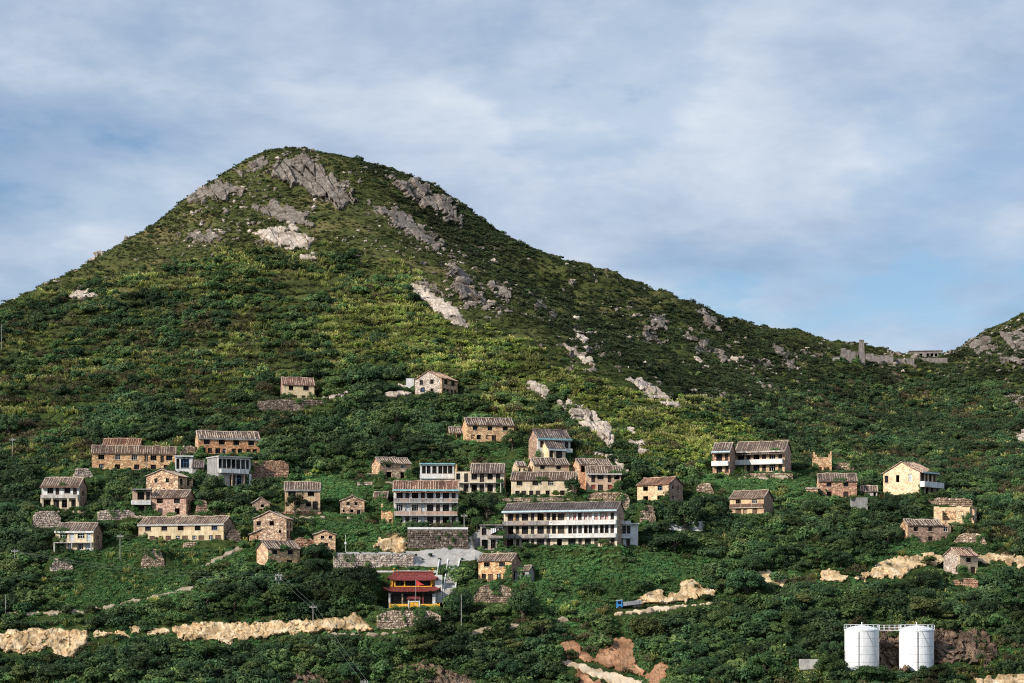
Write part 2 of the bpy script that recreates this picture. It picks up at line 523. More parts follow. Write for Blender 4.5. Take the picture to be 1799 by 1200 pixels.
earth_mat('grey_rock', [(.30, (.07, .06, .05)), (.43, (.15, .13, .11)), (.56, (.24, .21, .18)), (.72, (.37, .33, .285))], .55, crack=(.09, .07, .06))
earth_mat('pale_rock', [(.30, (.20, .16, .13)), (.43, (.40, .34, .285)), (.56, (.56, .495, .43)), (.72, (.68, .62, .555))], .55, crack=(.24, .18, .14))
earth_mat('tan_earth', [(.28, (.26, .16, .08)), (.40, (.46, .31, .16)), (.50, (.60, .45, .26)), (.60, (.70, .57, .39)), (.74, (.77, .69, .55))], .42, crack=(.24, .15, .08), stretch=(1, 1, 1.4))
earth_mat('red_earth', [(.28, (.15, .07, .035)), (.42, (.30, .15, .08)), (.54, (.42, .235, .135)), (.70, (.56, .38, .25))], .35, bstr=.6, crack=(.20, .10, .055))
earth_mat('track', [(.3, (.50, .38, .25)), (.5, (.64, .52, .37)), (.7, (.72, .63, .50))], .4, bstr=.3, crack=(.5, .4, .28))
earth_mat('dull_path', [(.3, (.24, .19, .13)), (.5, (.36, .30, .22)), (.7, (.50, .44, .36))], .5, bstr=.4, crack=(.2, .16, .1))
earth_mat('brown_rock', [(.30, (.05, .038, .03)), (.45, (.12, .085, .062)), (.58, (.21, .145, .10)), (.72, (.34, .25, .18))], .5, crack=(.05, .04, .03))


def ground_mat():
    m, t, b, L = new_mat('hill_ground')
    g = N(t, 'ShaderNodeNewGeometry')
    mp = pos_map(t, (.06, .06, .1))
    n1 = N(t, 'ShaderNodeTexNoise', inp={'Scale': 1.0, 'Detail': 8.0, 'Roughness': .65})
    L(mp.outputs[0], n1.inputs['Vector'])
    mp2 = pos_map(t, (.7, .7, .9))
    n2 = N(t, 'ShaderNodeTexNoise', inp={'Scale': 1.0, 'Detail': 6.0, 'Roughness': .7})
    L(mp2.outputs[0], n2.inputs['Vector'])
    low = ramp(t, [(.35, (.022, .036, .012)), (.6, (.05, .075, .022))])
    L(n1.outputs[0], low.inputs[0])
    high = ramp(t, [(.36, (.050, .062, .020)), (.52, (.085, .095, .032)), (.66, (.16, .135, .062))])
    L(n1.outputs[0], high.inputs[0])
    sp = N(t, 'ShaderNodeSeparateXYZ'); L(g.outputs['Position'], sp.inputs[0])
    hz = N(t, 'ShaderNodeMapRange', inp={1: 60.0, 2: 125.0}); L(sp.outputs['Z'], hz.inputs[0])
    c = mixrgb(t, hz.outputs[0], low.outputs[0], high.outputs[0])
    fine = ramp(t, [(.34, (.45, .5, .45)), (.5, (1, 1, 1)), (.68, (1.5, 1.4, 1.3))])
    L(n2.outputs[0], fine.inputs[0])
    c = mixrgb(t, 1.0, c, fine.outputs[0], 'MULTIPLY')
    L(c, b.inputs['Base Color'])
    bump(t, b, n2.outputs[0], 1.0, .8)
    b.inputs['Specular IOR Level'].default_value = .05


ground_mat()


def leaf_mat(name, stops, hue=.028, val=(.58, 1.5), trans=.25):
    m, t, b, L = new_mat(name)
    oi = N(t, 'ShaderNodeObjectInfo')
    at_ = N(t, 'ShaderNodeAttribute', attribute_name='leaf')
    r = ramp(t, stops)
    L(at_.outputs['Fac'], r.inputs[0])
    mr = N(t, 'ShaderNodeMapRange', inp={3: val[0], 4: val[1]}); L(oi.outputs['Random'], mr.inputs[0])
    mp = pos_map(t, (.045, .045, .045))
    n1 = N(t, 'ShaderNodeTexNoise', inp={'Scale': 1.0, 'Detail': 3.0}); L(mp.outputs[0], n1.inputs['Vector'])
    mr2 = N(t, 'ShaderNodeMapRange', inp={1: .3, 2: .7, 3: .55, 4: 1.5}); L(n1.outputs[0], mr2.inputs[0])
    mm = N(t, 'ShaderNodeMath', operation='MULTIPLY'); L(mr.outputs[0], mm.inputs[0]); L(mr2.outputs[0], mm.inputs[1])
    hu = N(t, 'ShaderNodeMath', operation='MULTIPLY_ADD', inp={1: hue * 2, 2: .5 - hue})
    rr = N(t, 'ShaderNodeMath', operation='FRACT')
    r7 = N(t, 'ShaderNodeMath', operation='MULTIPLY', inp={1: 7.31}); L(oi.outputs['Random'], r7.inputs[0]); L(r7.outputs[0], rr.inputs[0])
    L(rr.outputs[0], hu.inputs[0])
    hs = N(t, 'ShaderNodeHueSaturation')
    L(hu.outputs[0], hs.inputs['Hue']); L(mm.outputs[0], hs.inputs['Value']); L(r.outputs[0], hs.inputs['Color'])
    L(hs.outputs[0], b.inputs['Base Color'])
    b.inputs['Roughness'].default_value = .6
    b.inputs['Specular IOR Level'].default_value = .12
    tr = N(t, 'ShaderNodeBsdfTranslucent')
    L(hs.outputs[0], tr.inputs['Color'])
    mx = N(t, 'ShaderNodeMixShader', inp={0: trans})
    L(b.outputs[0], mx.inputs[1]); L(tr.outputs[0], mx.inputs[2])
    L(mx.outputs[0], t.nodes['Material Output'].inputs['Surface'])


leaf_mat('leaf_dark', [(0, (.026, .052, .026)), (.6, (.055, .098, .042)), (1, (.12, .18, .062))])
leaf_mat('leaf_mid', [(0, (.038, .072, .028)), (.6, (.080, .135, .046)), (1, (.17, .225, .072))])
leaf_mat('leaf_shade_scrub', [(0, (.024, .038, .018)), (.6, (.046, .064, .027)), (1, (.095, .105, .045))])  # scrub green darkened to carry the shade of the right flank
leaf_mat('leaf_olive', [(0, (.040, .058, .022)), (.6, (.090, .112, .040)), (1, (.19, .20, .075))])
leaf_mat('leaf_dry', [(0, (.060, .058, .028)), (.6, (.115, .100, .052)), (1, (.22, .185, .105))])
leaf_mat('leaf_vine', [(0, (.046, .104, .038)), (.6, (.092, .185, .060)), (1, (.18, .285, .09))], val=(.8, 1.2))
leaf_mat('leaf_heath', [(0, (.038, .052, .020)), (.6, (.074, .090, .032)), (1, (.15, .145, .06))])
leaf_mat('leaf_reed', [(0, (.085, .120, .030)), (.55, (.23, .27, .066)), (.8, (.42, .40, .14)), (1, (.62, .54, .26))], trans=.35)
leaf_mat('leaf_bright', [(0, (.105, .160, .036)), (.6, (.245, .315, .068)), (1, (.41, .45, .11))], val=(.8, 1.25), trans=.35)


# ------------------------------------------------------------------ mesh helpers
class MB:
    def __init__(self):
        self.v = []; self.f = []; self.m = []

    def quad(self, a, b, c, d, m=0):
        n = len(self.v)
        self.v += [tuple(a), tuple(b), tuple(c), tuple(d)]
        self.f.append((n, n + 1, n + 2, n + 3)); self.m.append(m)

    def tri(self, a, b, c, m=0):
        n = len(self.v)
        self.v += [tuple(a), tuple(b), tuple(c)]
        self.f.append((n, n + 1, n + 2)); self.m.append(m)

    def box(self, x0, x1, y0, y1, z0, z1, m=0):
        n = len(self.v)
        self.v += [(x0, y0, z0), (x1, y0, z0), (x1, y1, z0), (x0, y1, z0), (x0, y0, z1), (x1, y0, z1), (x1, y1, z1), (x0, y1, z1)]
        for f in ((0, 3, 2, 1), (4, 5, 6, 7), (0, 1, 5, 4), (1, 2, 6, 5), (2, 3, 7, 6), (3, 0, 4, 7)):
            self.f.append(tuple(n + i for i in f)); self.m.append(m)

    def prism(self, poly, axis, a0, a1, m=0):
        """extrude a polygon of 2-tuples; axis 'x': poly in (y,z); axis 'y': poly in (x,z)"""
        n = len(self.v); k = len(poly)
        for a in (a0, a1):
            for p in poly:
                self.v.append((a, p[0], p[1]) if axis == 'x' else (p[0], a, p[1]))
        self.f.append(tuple(range(n, n + k))); self.m.append(m)
        self.f.append(tuple(range(n + 2 * k - 1, n + k - 1, -1))); self.m.append(m)
        for i in range(k):
            j = (i + 1) % k
            self.f.append((n + i, n + k + i, n + k + j, n + j)); self.m.append(m)

    def tube(self, pts, r, seg=6, m=0, r2=None):
        n0 = len(self.v); k = len(pts)
        for i, p in enumerate(pts):
            p = Vector(p)
            d = (Vector(pts[min(i + 1, k - 1)]) - Vector(pts[max(i - 1, 0)])).normalized()
            a = d.cross(Vector((0, 0, 1)))
            if a.length < .05:
                a = d.cross(Vector((1, 0, 0)))
            a.normalize(); b = d.cross(a)
            rr = r if r2 is None else r + (r2 - r) * i / max(k - 1, 1)
            for s in range(seg):
                an = 2 * math.pi * s / seg
                self.v.append(tuple(p + a * (rr * math.cos(an)) + b * (rr * math.sin(an))))
        for i in range(k - 1):
            for s in range(seg):
                a = n0 + i * seg + s; b = n0 + i * seg + (s + 1) % seg
                self.f.append((a, b, b + seg, a + seg)); self.m.append(m)
        self.f.append(tuple(n0 + s for s in range(seg))[::-1]); self.m.append(m)
        self.f.append(tuple(n0 + (k - 1) * seg + s for s in range(seg))); self.m.append(m)

    def mesh(self, name, mats):
        me = bpy.data.meshes.new(name)
        me.from_pydata(self.v, [], self.f)
        for m in mats:
            me.materials.append(MATS[m])
        if len(mats) > 1:
            me.polygons.foreach_set('material_index', self.m)
        me.update()
        return me

    def build(self, name, mats, parent=None, **kw):
        if isinstance(mats, str):
            mats = [mats]
        return link(name, self.mesh(name, mats), parent, **kw)


def link(name, me, parent=None, loc=None, rz=None):
    o = bpy.data.objects.new(name, me)
    col.objects.link(o)
    if parent is not None:
        o.parent = parent
    if loc is not None:
        o.location = loc
    if rz is not None:
        o.rotation_euler = (0, 0, rz)
    return o


def tag(o, label=None, cat=None, group=None, kind=None):
    if label: o['label'] = label
    if cat: o['category'] = cat
    if group: o['group'] = group
    if kind: o['kind'] = kind
    return o


def empty(name, loc, rz=0):
    o = bpy.data.objects.new(name, None)
    o.location = loc; o.rotation_euler = (0, 0, rz)
    o.empty_display_size = .5
    col.objects.link(o)
    return o


PADS = []      # level ground cut into or built out of the hill
FACES = []     # screen boxes of the house fronts, kept clear of tall plants
FOOT = []      # footprints no plant grows in


def pad(x, y, rz, x0, x1, y0, y1, z, soft=2.5, mode='flat'):
    PADS.append((x, y, rz, x0, x1, y0, y1, z, soft, mode))


def apply_pads():
    global GZ
    for x, y, rz, x0, x1, y0, y1, z, soft, mode in PADS:
        c, s = math.cos(rz), math.sin(rz)
        lx = (MX - x) * c + (MY - y) * s
        ly = -(MX - x) * s + (MY - y) * c
        dx = np.maximum(np.maximum(x0 - lx, lx - x1), 0)
        dy = np.maximum(np.maximum(y0 - ly, ly - y1), 0)
        d = np.sqrt(dx * dx + dy * dy)
        w = 1 - sstep(0, soft, d)
        if mode == 'raise':
            w = (1 - sstep(0, soft, np.hypot(dx, np.maximum(ly - y1, 0)))) * (1 - sstep(0, .9, np.maximum(y0 - ly, 0)))
        if mode == 'raise':
            w = np.where(GZ < z, w, 0)
        GZ = GZ * (1 - w) + z * w


# ------------------------------------------------------------------ houses
def panel(mb, O, U, Nn, L, z0, z1, t, ops, m=0):
    """a wall with real openings: O corner, U along, Nn inward, openings (u0,u1,v0,v1)"""
    O = Vector(O); U = Vector(U); Nn = Vector(Nn); Z = Vector((0, 0, 1))
    us = sorted({0.0, L, *[round(v, 4) for o in ops for v in o[:2]]})
    vs_ = sorted({z0, z1, *[round(v, 4) for o in ops for v in o[2:4]]})

    def P(u, v, d):
        return O + U * u + Z * v + Nn * d

    def inside(u, v):
        return any(o[0] < u < o[1] and o[2] < v < o[3] for o in ops)
    for i in range(len(us) - 1):
        for j in range(len(vs_) - 1):
            if inside((us[i] + us[i + 1]) / 2, (vs_[j] + vs_[j + 1]) / 2):
                continue
            a, b, c, d = us[i], us[i + 1], vs_[j], vs_[j + 1]
            mb.quad(P(a, c, 0), P(b, c, 0), P(b, d, 0), P(a, d, 0), m)
            mb.quad(P(b, c, t), P(a, c, t), P(a, d, t), P(b, d, t), m)
    for u0, u1, v0, v1 in [o[:4] for o in ops]:
        mb.quad(P(u0, v0, 0), P(u0, v1, 0), P(u0, v1, t), P(u0, v0, t), m)
        mb.quad(P(u1, v1, 0), P(u1, v0, 0), P(u1, v0, t), P(u1, v1, t), m)
        mb.quad(P(u0, v1, 0), P(u1, v1, 0), P(u1, v1, t), P(u0, v1, t), m)
        mb.quad(P(u1, v0, 0), P(u0, v0, 0), P(u0, v0, t), P(u1, v0, t), m)
    for u in (0, L):
        mb.quad(P(u, z0, 0), P(u, z0, t), P(u, z1, t), P(u, z1, 0), m)
    mb.quad(P(0, z1, 0), P(L, z1, 0), P(L, z1, t), P(0, z1, t), m)


_cache = {}
KIND = {'w': ('dark_wood', True), 'W': ('white_frame', True), 'B': ('blue_frame', True), 'd': ('brown_wood', False),
        'k': ('dark_wood', False), 'D': ('pale_door', False), 'r': ('red_board', False), 'R': ('red_check', False), 'g': ('tan_stone', False)}


def opening_mesh(kind, w, h):
    w = round(w, 1); h = round(h, 1)
    key = (kind, w, h)
    if key in _cache:
        return _cache[key]
    mat, win = KIND[kind]
    mb = MB()
    if win:
        f = .08
        mb.box(-w / 2, -w / 2 + f, 0, .09, 0, h); mb.box(w / 2 - f, w / 2, 0, .09, 0, h)
        mb.box(-w / 2 + f, w / 2 - f, 0, .09, 0, f); mb.box(-w / 2 + f, w / 2 - f, 0, .09, h - f, h)
        nm = 2 if w > 1.1 else 1
        for i in range(nm):
            x = -w / 2 + w * (i + 1) / (nm + 1)
            mb.box(x - .035, x + .035, .01, .08, f, h - f)
        mb.box(-w / 2 + f, w / 2 - f, .012, .078, h * .6, h * .6 + .06)
        me = mb.mesh('window', [mat])
        pb = MB(); pb.box(-w / 2 + .02, w / 2 - .02, .045, .06, .02, h - .02)
        pane = pb.mesh('pane', ['glass'])
        sb = MB(); sb.box(-w / 2 - .12, w / 2 + .12, -.30, .02, -.14, -.002)
        sill = sb.mesh('sill', ['stone_sill'])
        _cache[key] = (me, pane, sill)
    elif kind in 'rRg':
        mb.box(-w / 2, w / 2, .0, .08, 0, h)
        _cache[key] = (mb.mesh('board', [mat]), None, None)
    else:
        mb.box(-w / 2, -.012, 0, .06, 0, h * .995); mb.box(.012, w / 2, 0, .06, 0, h * .995)
        for s in (-1, 1):
            for z0, z1 in ((.12, .42), (.5, .92)):
                mb.box(s * w * .25 - w * .16, s * w * .25 + w * .16, -.03, .0, h * z0, h * z1)
        _cache[key] = (mb.mesh('door', [mat]), None, None)
    return _cache[key]


def put_opening(parent, kind, w, h, loc, rz, r):
    """loc: bottom middle of the opening on the outer face"""
    if kind == 'o':
        return
    me, pane, sill = opening_mesh(kind, w, h)
    nm = 'window' if KIND[kind][1] else ('panel' if kind in 'rRg' else 'door')
    dep = .22
    c, s = math.cos(rz), math.sin(rz)
    o = link(nm, me, parent, (loc[0] - s * dep, loc[1] + c * dep, loc[2]), rz)
    if pane is not None:
        if r.random() < .6:
            link('pane', pane, o)
        link('sill', sill, o)
    if kind == 'R':
        o['label'] = 'red chequered boarding filling the opening'


def roof_mesh(La, Lb, H, rise, ov_side, ov_f, ov_b, fr, seed, cut=None, ribs=True):
    """gable roof: ridge along a (0..La), slopes across b (0..Lb); fr maps (a,b,z) to local. Returns slab and rib builders."""
    slab, rb = MB(), MB()
    sl = rise / (Lb / 2)
    r = random.Random(seed)
    a0, a1 = -ov_side, La + ov_side
    if cut:
        a0, a1 = cut
    n = max(4, int((a1 - a0) / 1.2))
    wob = [r.uniform(-.13, .13) for _ in range(n + 1)]
    wob2 = [r.uniform(-.09, .09) for _ in range(n + 1)]

    def W(a):
        t = (a - a0) / (a1 - a0) * n
        i = min(int(t), n - 1); f = t - i
        return (wob[i] * (1 - f) + wob[i + 1] * f), (wob2[i] * (1 - f) + wob2[i + 1] * f)

    def top(a, side, q):
        """q 0 at eave, 1 at ridge"""
        wr, we = W(a)
        be = -ov_f if side == 0 else Lb + ov_b
        ze = H - (ov_f if side == 0 else ov_b) * sl
        b = be + (Lb / 2 - be) * q
        z = ze + (H + rise - ze) * q + we * (1 - q) + wr * q - .10 * math.sin(math.pi * q) + .22
        return b, z
    for side in (0, 1):
        for i in range(n):
            x0 = a0 + (a1 - a0) * i / n; x1 = a0 + (a1 - a0) * (i + 1) / n
            for j in range(3):
                q0, q1 = j / 3, (j + 1) / 3
                c = [(x0, *top(x0, side, q0)), (x1, *top(x1, side, q0)), (x1, *top(x1, side, q1)), (x0, *top(x0, side, q1))]
                slab.quad(*[fr(*p) for p in c])
                d = [(p[0], p[1], p[2] - .17) for p in c]
                slab.quad(*[fr(*p) for p in d[::-1]])
                if j == 0:
                    slab.quad(fr(*d[0]), fr(*d[1]), fr(*c[1]), fr(*c[0]))
                if i == 0:
                    slab.quad(fr(*d[3]), fr(*d[0]), fr(*c[0]), fr(*c[3]))
                if i == n - 1:
                    slab.quad(fr(*d[1]), fr(*d[2]), fr(*c[2]), fr(*c[1]))
    if ribs:
        sp = .62
        k = max(3, int((a1 - a0) / sp))
        for side in (0, 1):
            for i in range(k + 1):
                a = a0 + .14 + (a1 - a0 - .28) * i / k
                if 0 < i < k and r.random() < .08:
                    continue
                a += r.uniform(-.1, .1) if 0 < i < k else 0
                hw = r.uniform(.10, .19) if 0 < i < k else .2
                hh = r.uniform(.11, .16)
                qa, qb = r.uniform(-.01, .02), 1.0
                if r.random() < .2 and 0 < i < k:
                    qb = r.uniform(.35, .9)
                if r.random() < .16 and 0 < i < k:
                    qa = r.uniform(.1, .4)
                prev = None
                st = 5
                jx = [r.uniform(-.06, .06) for _ in range(st + 1)]
                for j in range(st + 1):
                    q = qa + (qb - qa) * j / st
                    aa = a + jx[j] * (1 if 0 < i < k else 0)
                    aa = min(max(aa, a0 + .02), a1 - .02)
                    b, z = top(aa, side, q)
                    cur = [(aa - hw, b, z - .02), (aa - hw * .45, b, z + hh), (aa + hw * .45, b, z + hh), (aa + hw, b, z - .02)]
                    if prev:
                        for e in range(3):
                            rb.quad(*[fr(*p) for p in (prev[e], prev[e + 1], cur[e + 1], cur[e])])
                    else:
                        rb.quad(*[fr(*p) for p in cur])
                    prev = cur
        for i in range(n):
            x0 = a0 + (a1 - a0) * i / n; x1 = a0 + (a1 - a0) * (i + 1) / n
            z0 = top(x0, 0, 1)[1]; z1 = top(x1, 0, 1)[1]; b = Lb / 2
            pr = [(-.22, -.03), (-.12, .2), (.12, .2), (.22, -.03)]
            for e in range(3):
                rb.quad(fr(x0, b + pr[e][0], z0 + pr[e][1]), fr(x1, b + pr[e][0], z1 + pr[e][1]),
                        fr(x1, b + pr[e + 1][0], z1 + pr[e + 1][1]), fr(x0, b + pr[e + 1][0], z0 + pr[e + 1][1]))
    return slab, rb


HOUSES = []
IVY = []      # places on walls where creepers hang


def house(name, label, x0, x1, base, eave, ridge, g=0, D=6.5, rel=None, front='ochre_stone', side=None, rows=(), gw=(),
          balc=(), roof='x', ov=.35, beam=None, tiles='', cut=None, cat='house', upper=None, split=None, clear=True, low=2.0,
          posts=(), padf=1.3, jag=None, dy=0.0, paint=()):
    HOUSES.append(dict(locals()))


def place_houses():
    for h in HOUSES:
        xc = (h['x0'] + h['x1']) / 2
        Y = hit1(xc, h['base']) + h['dy']
        s = F / Y
        D = h['D']
        ray = math.atan((xc - CX) / F)
        g = h['g']
        if h['rel'] is not None:
            rel = R(h['rel'])
            if g:
                D = abs(g) / (s * abs(math.sin(rel)))
        else:
            q = min(.85, abs(g) / (s * D))
            rel = math.copysign(math.asin(q), g) if g else 0.0
        h['yaw'] = rel - ray if g or h['rel'] is not None else -ray * .8
        h['W'] = (h['x1'] - h['x0']) / s / math.cos(rel)
        h['Dm'] = D
        p = at(xc, h['base'], Y)
        h['p'] = p; h['s'] = s; h['relr'] = rel
        h['H'] = (h['base'] - h['eave']) / s
        Yr = Y + D / 2 * math.cos(rel)
        zr = (HOR - h['ridge']) / F * (Yr if h['roof'] == 'x' else Y) - p[2]
        h['rise'] = max(.3, zr - h['H'] - .25)
        W = h['W']
        pad(p[0], p[1], h['yaw'], -W / 2 - .8, W / 2 + .8, -h['padf'], D + .3, p[2] - .04)
        FOOT.append((p[0], p[1], h['yaw'], -W / 2 - .5, W / 2 + .5, -.7, D + .5))
        gx0 = h['x0'] - (g if g > 0 else 0); gx1 = h['x1'] - (g if g < 0 else 0)
        if h['clear']:
            FACES.append((gx0, gx1, h['ridge'], h['base'], p[1]))


def build_house(h, seed):
    r = random.Random(seed)
    s, W, D, H, rise = h['s'], h['W'], h['Dm'], h['H'], h['rise']
    t = .35
    zb = -h['low']
    root = empty(h['name'], tuple(h['p']), h['yaw'])
    tag(root, h['label'], h['cat'])
    ri = random.Random(seed * 7 + 1)
    ca, sa = math.cos(h['yaw']), math.sin(h['yaw'])
    for sd in (-1, 1):
        if ri.random() < (.75 if h['cat'] in ('ruin', 'shed', 'annex') or 'ruin' in h['name'] else .42):
            top = ri.uniform(.3, .75) * H
            for _ in range(int(ri.uniform(7, 18))):
                u = sd * (W / 2 - abs(ri.gauss(0, .9))); z_ = ri.random() ** 1.5 * top
                IVY.append((h['p'][0] + ca * u + sa * .12, h['p'][1] + sa * u - ca * .12, h['p'][2] + z_))
    if ri.random() < .3:
        u0 = ri.uniform(-.4, .4) * W
        for _ in range(6):
            u = u0 + ri.gauss(0, .8); IVY.append((h['p'][0] + ca * u, h['p'][1] + sa * u, h['p'][2] + H + ri.uniform(.05, .4)))
    kx = 1 / s / math.cos(h['relr'])
    xm = (h['x0'] + h['x1']) / 2

    def ux(px):
        return (px - xm) * kx

    def vz(py):
        return (h['base'] - py) / s
    front = h['front']; side = h['side'] or front
    ops, allops = [], []
    for (ya, yb, lst) in h['rows']:
        for it in lst:
            xc, w, k = it[:3]
            if len(it) == 5:
                yb2 = it[4]; ya2 = it[3]
            else:
                ya2, yb2 = ya, yb
            w_ = w * kx * 1.10
            u0 = min(max(ux(xc) - w_ / 2, -W / 2 + .12), W / 2 - .4)
            u1 = max(min(ux(xc) + w_ / 2, W / 2 - .12), u0 + .25)
            v0, v1 = max(vz(yb2), .03), min(vz(ya2), H - .08)
            if v1 - v0 < .3:
                continue
            ops.append((u0 + W / 2, u1 + W / 2, v0, v1))
            allops.append((k, u1 - u0, v1 - v0, ((u0 + u1) / 2, 0, v0), 0.0))
    gops = []
    gsgn = 1 if h['relr'] < 0 else -1       # which end wall is seen
    if h['gw']:
        gl = abs(h['g'])
        for (px, w, ya, yb, k) in h['gw']:
            if h['roof'] == 'y':
                continue
            far = (px - h['x1']) if gsgn > 0 else (h['x0'] - px)
            y = far / gl * D
            w_ = w / gl * D
            y0 = min(max(y - w_ / 2, t + .1), D - t - .5); y1 = min(max(y + w_ / 2, y0 + .3), D - t - .1)
            v0, v1 = max(vz(yb), .05), min(vz(ya), H - .05)
            if v1 - v0 < .3:
                continue
            gops.append((y0, y1, v0, v1, k))
    # outer shell
    if h['split']:
        zs = vz(h['split'])
        lo, hi = MB(), MB()
        panel(lo, (-W / 2, 0, 0), (1, 0, 0), (0, 1, 0), W, zb, zs, t, [o for o in ops if o[3] <= zs + .01])
        panel(hi, (-W / 2, 0, 0), (1, 0, 0), (0, 1, 0), W, zs, H, t, [o for o in ops if o[3] > zs + .01])
        lo.build('wall', front, root); hi.build('wall', h['upper'], root)
    else:
        fw = MB()
        panel(fw, (-W / 2, 0, 0), (1, 0, 0), (0, 1, 0), W, zb, H, t, ops)
        if h['roof'] == 'y':
            fw.prism([(-W / 2, H), (W / 2, H), (0, H + rise)], 'y', 0, t)
        if h['jag']:
            for (a, b, hh) in h['jag']:
                fw.box(ux(a), ux(b), .003, t - .003, H - .003, H + hh)
        fw.build('wall', front, root)
    for (xa, xb, ya, yb, pm) in h['paint']:
        pa, pb_, va, vb = ux(xa) + W / 2, ux(xb) + W / 2, vz(yb), vz(ya)
        cl = [(max(o[0], pa) - pa, min(o[1], pb_) - pa, max(o[2], va), min(o[3], vb)) for o in ops if o[1] > pa + .05 and o[0] < pb_ - .05 and o[3] > va + .05 and o[2] < vb - .05]
        pc = MB(); panel(pc, (-W / 2 + pa, -.034, 0), (1, 0, 0), (0, 1, 0), pb_ - pa, va, vb, .03, cl)
        pc.build('painted_render', pm, root)
    for sx in (-1, 1):
        sw = MB()
        vis = (sx == gsgn)
        L = D - 2 * t
        if sx > 0:
            panel(sw, (W / 2, t, 0), (0, 1, 0), (-1, 0, 0), L, zb, H, t, [(o[0] - t, o[1] - t, o[2], o[3]) for o in gops] if vis else [])
        else:
            panel(sw, (-W / 2, t, 0), (0, 1, 0), (1, 0, 0), L, zb, H, t, [(o[0] - t, o[1] - t, o[2], o[3]) for o in gops] if vis else [])
        if h['roof'] == 'x' and not (h['cut']):
            xa, xb = (W / 2 - t, W / 2) if sx > 0 else (-W / 2, -W / 2 + t)
            sw.prism([(0, H), (D, H), (D / 2, H + rise)], 'x', xa, xb)
        elif h['roof'] == 'x':
            xa, xb = (W / 2 - t, W / 2) if sx > 0 else (-W / 2, -W / 2 + t)
            sw.prism([(D * .15, H), (D, H), (D / 2, H + rise)], 'x', xa, xb)
        sw.build('wall', side, root)
    bw = MB()
    panel(bw, (W / 2, D, 0), (-1, 0, 0), (0, -1, 0), W, zb, H, t, [])
    if h['roof'] == 'y':
        bw.prism([(-W / 2, H), (W / 2, H), (0, H + rise)], 'y', D - t, D)
    bw.build('wall', side, root)
    # floors keep the inside dark
    nf = max(1, int(round(H / 3.0)))
    for i in range(1, nf):
        fb = MB(); z = H * i / nf
        fb.box(-W / 2 + t, W / 2 - t, t, D - t, z - .1, z + .1)
        fb.build('floor_slab', 'dark_concrete', root)
    for k, w, hh, loc, rz in allops:
        put_opening(root, k, w, hh, loc, rz, r)
    for (y0, y1, v0, v1, k) in gops:
        if gsgn > 0:
            put_opening(root, k, y1 - y0, v1 - v0, (W / 2, (y0 + y1) / 2, v0), R(90), r)
        else:
            put_opening(root, k, y1 - y0, v1 - v0, (-W / 2, (y0 + y1) / 2, v0), R(-90), r)
    # roof
    tl = h['tiles']
    if h['roof'] == 'x':
        cut = None
        if h['cut']:
            cut = (ux(h['cut'][0]) + W / 2, ux(h['cut'][1]) + W / 2)
        sl, rb = roof_mesh(W, D, H, rise, .22, h['ov'], .3, lambda a, b, z: (a - W / 2, b, z), seed, cut)
        ro = sl.build('roof', 'tile_gap' + tl, root)
        tag(rb.build('tile_rows', 'tile_rib' + tl, ro), kind='stuff')
    elif h['roof'] == 'y':
        sl, rb = roof_mesh(D, W, H, rise, .22, .3, .3, lambda a, b, z: (b - W / 2, a, z), seed)
        ro = sl.build('roof', 'tile_gap' + tl, root)
        tag(rb.build('tile_rows', 'tile_rib' + tl, ro), kind='stuff')
    elif h['roof'] == 'flat':
        fl = MB(); fl.box(-W / 2 - .25, W / 2 + .25, -h['ov'], D + .2, H + .004, H + .30)
        fl.build('roof', h['beam'] or 'concrete', root)
    if h['beam'] and h['roof'] == 'x':
        bm = MB(); zz = H - .1 if h['ov'] > .6 else H - .16
        bm.box(-W / 2 - .2, W / 2 + .2, -h['ov'] - .02, -h['ov'] + .16, zz - .22, zz + .2)
        bm.build('eave_beam', h['beam'], root)
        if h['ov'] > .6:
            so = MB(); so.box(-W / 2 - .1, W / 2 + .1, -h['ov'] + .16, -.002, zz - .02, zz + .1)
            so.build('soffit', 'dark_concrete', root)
    # balconies: floor slab, parapet panels and thin posts
    for b in h['balc']:
        ya, yb, xa, xb, dep, pm, npan = b[:7]
        sm = b[7] if len(b) > 7 else 'concrete'
        u0, u1 = ux(xa), ux(xb)
        z0, z1 = vz(yb), vz(ya)
        bl = MB(); bl.box(u0, u1, -dep, -.004, z0 - .16, z0)
        bo = bl.build('balcony', sm, root)
        if z1 - z0 > .25:
            for i in range(npan):
                pa = u0 + (u1 - u0) * i / npan + .03; pb_ = u0 + (u1 - u0) * (i + 1) / npan - .03
                pp = MB()
                if pm == 'bright_white' and npan > 1:
                    zm = z0 + (z1 - z0) * .52
                    pp.box(pa, pb_, -dep + .012, -dep + .13, z0 + .002, zm - .06); pp.box(pa, pb_, -dep + .012, -dep + .13, zm + .06, z1)
                    for xx in (pa, (pa + pb_) / 2 - .3, pb_ - .4):
                        pp.box(xx + .004, xx + .4, -dep + .014, -dep + .128, zm - .06, zm + .06)
                else:
                    pp.box(pa, pb_, -dep + .012, -dep + .13, z0 + .002, z1)
                pp.build('parapet_panel', pm, bo)
            for xs in (u0, u1 - .12):
                pp = MB(); pp.box(xs, xs + .12, -dep + .14, -.01, z0 + .002, z1 - .01)
                pp.build('parapet_panel', pm, bo)
            for i in range(1, npan):
                pq = MB(); x = u0 + (u1 - u0) * i / npan
                pq.box(x - .035, x + .035, -dep - .02, -dep + .10, z0 + .004, z1 + .12)
                pq.build('post', sm, bo)
    for (xs, ya, yb, w, dep, m) in h['posts']:
        u = ux(xs); w_ = w * kx / 2
        pp = MB(); pp.box(u - w_, u + w_, -dep, -dep + .25, vz(yb), vz(ya))
        pp.build('column', m, root)
    return root


def ws(xs, w, k):
    return [(x, w, k[i % len(k)]) for i, x in enumerate(xs)]


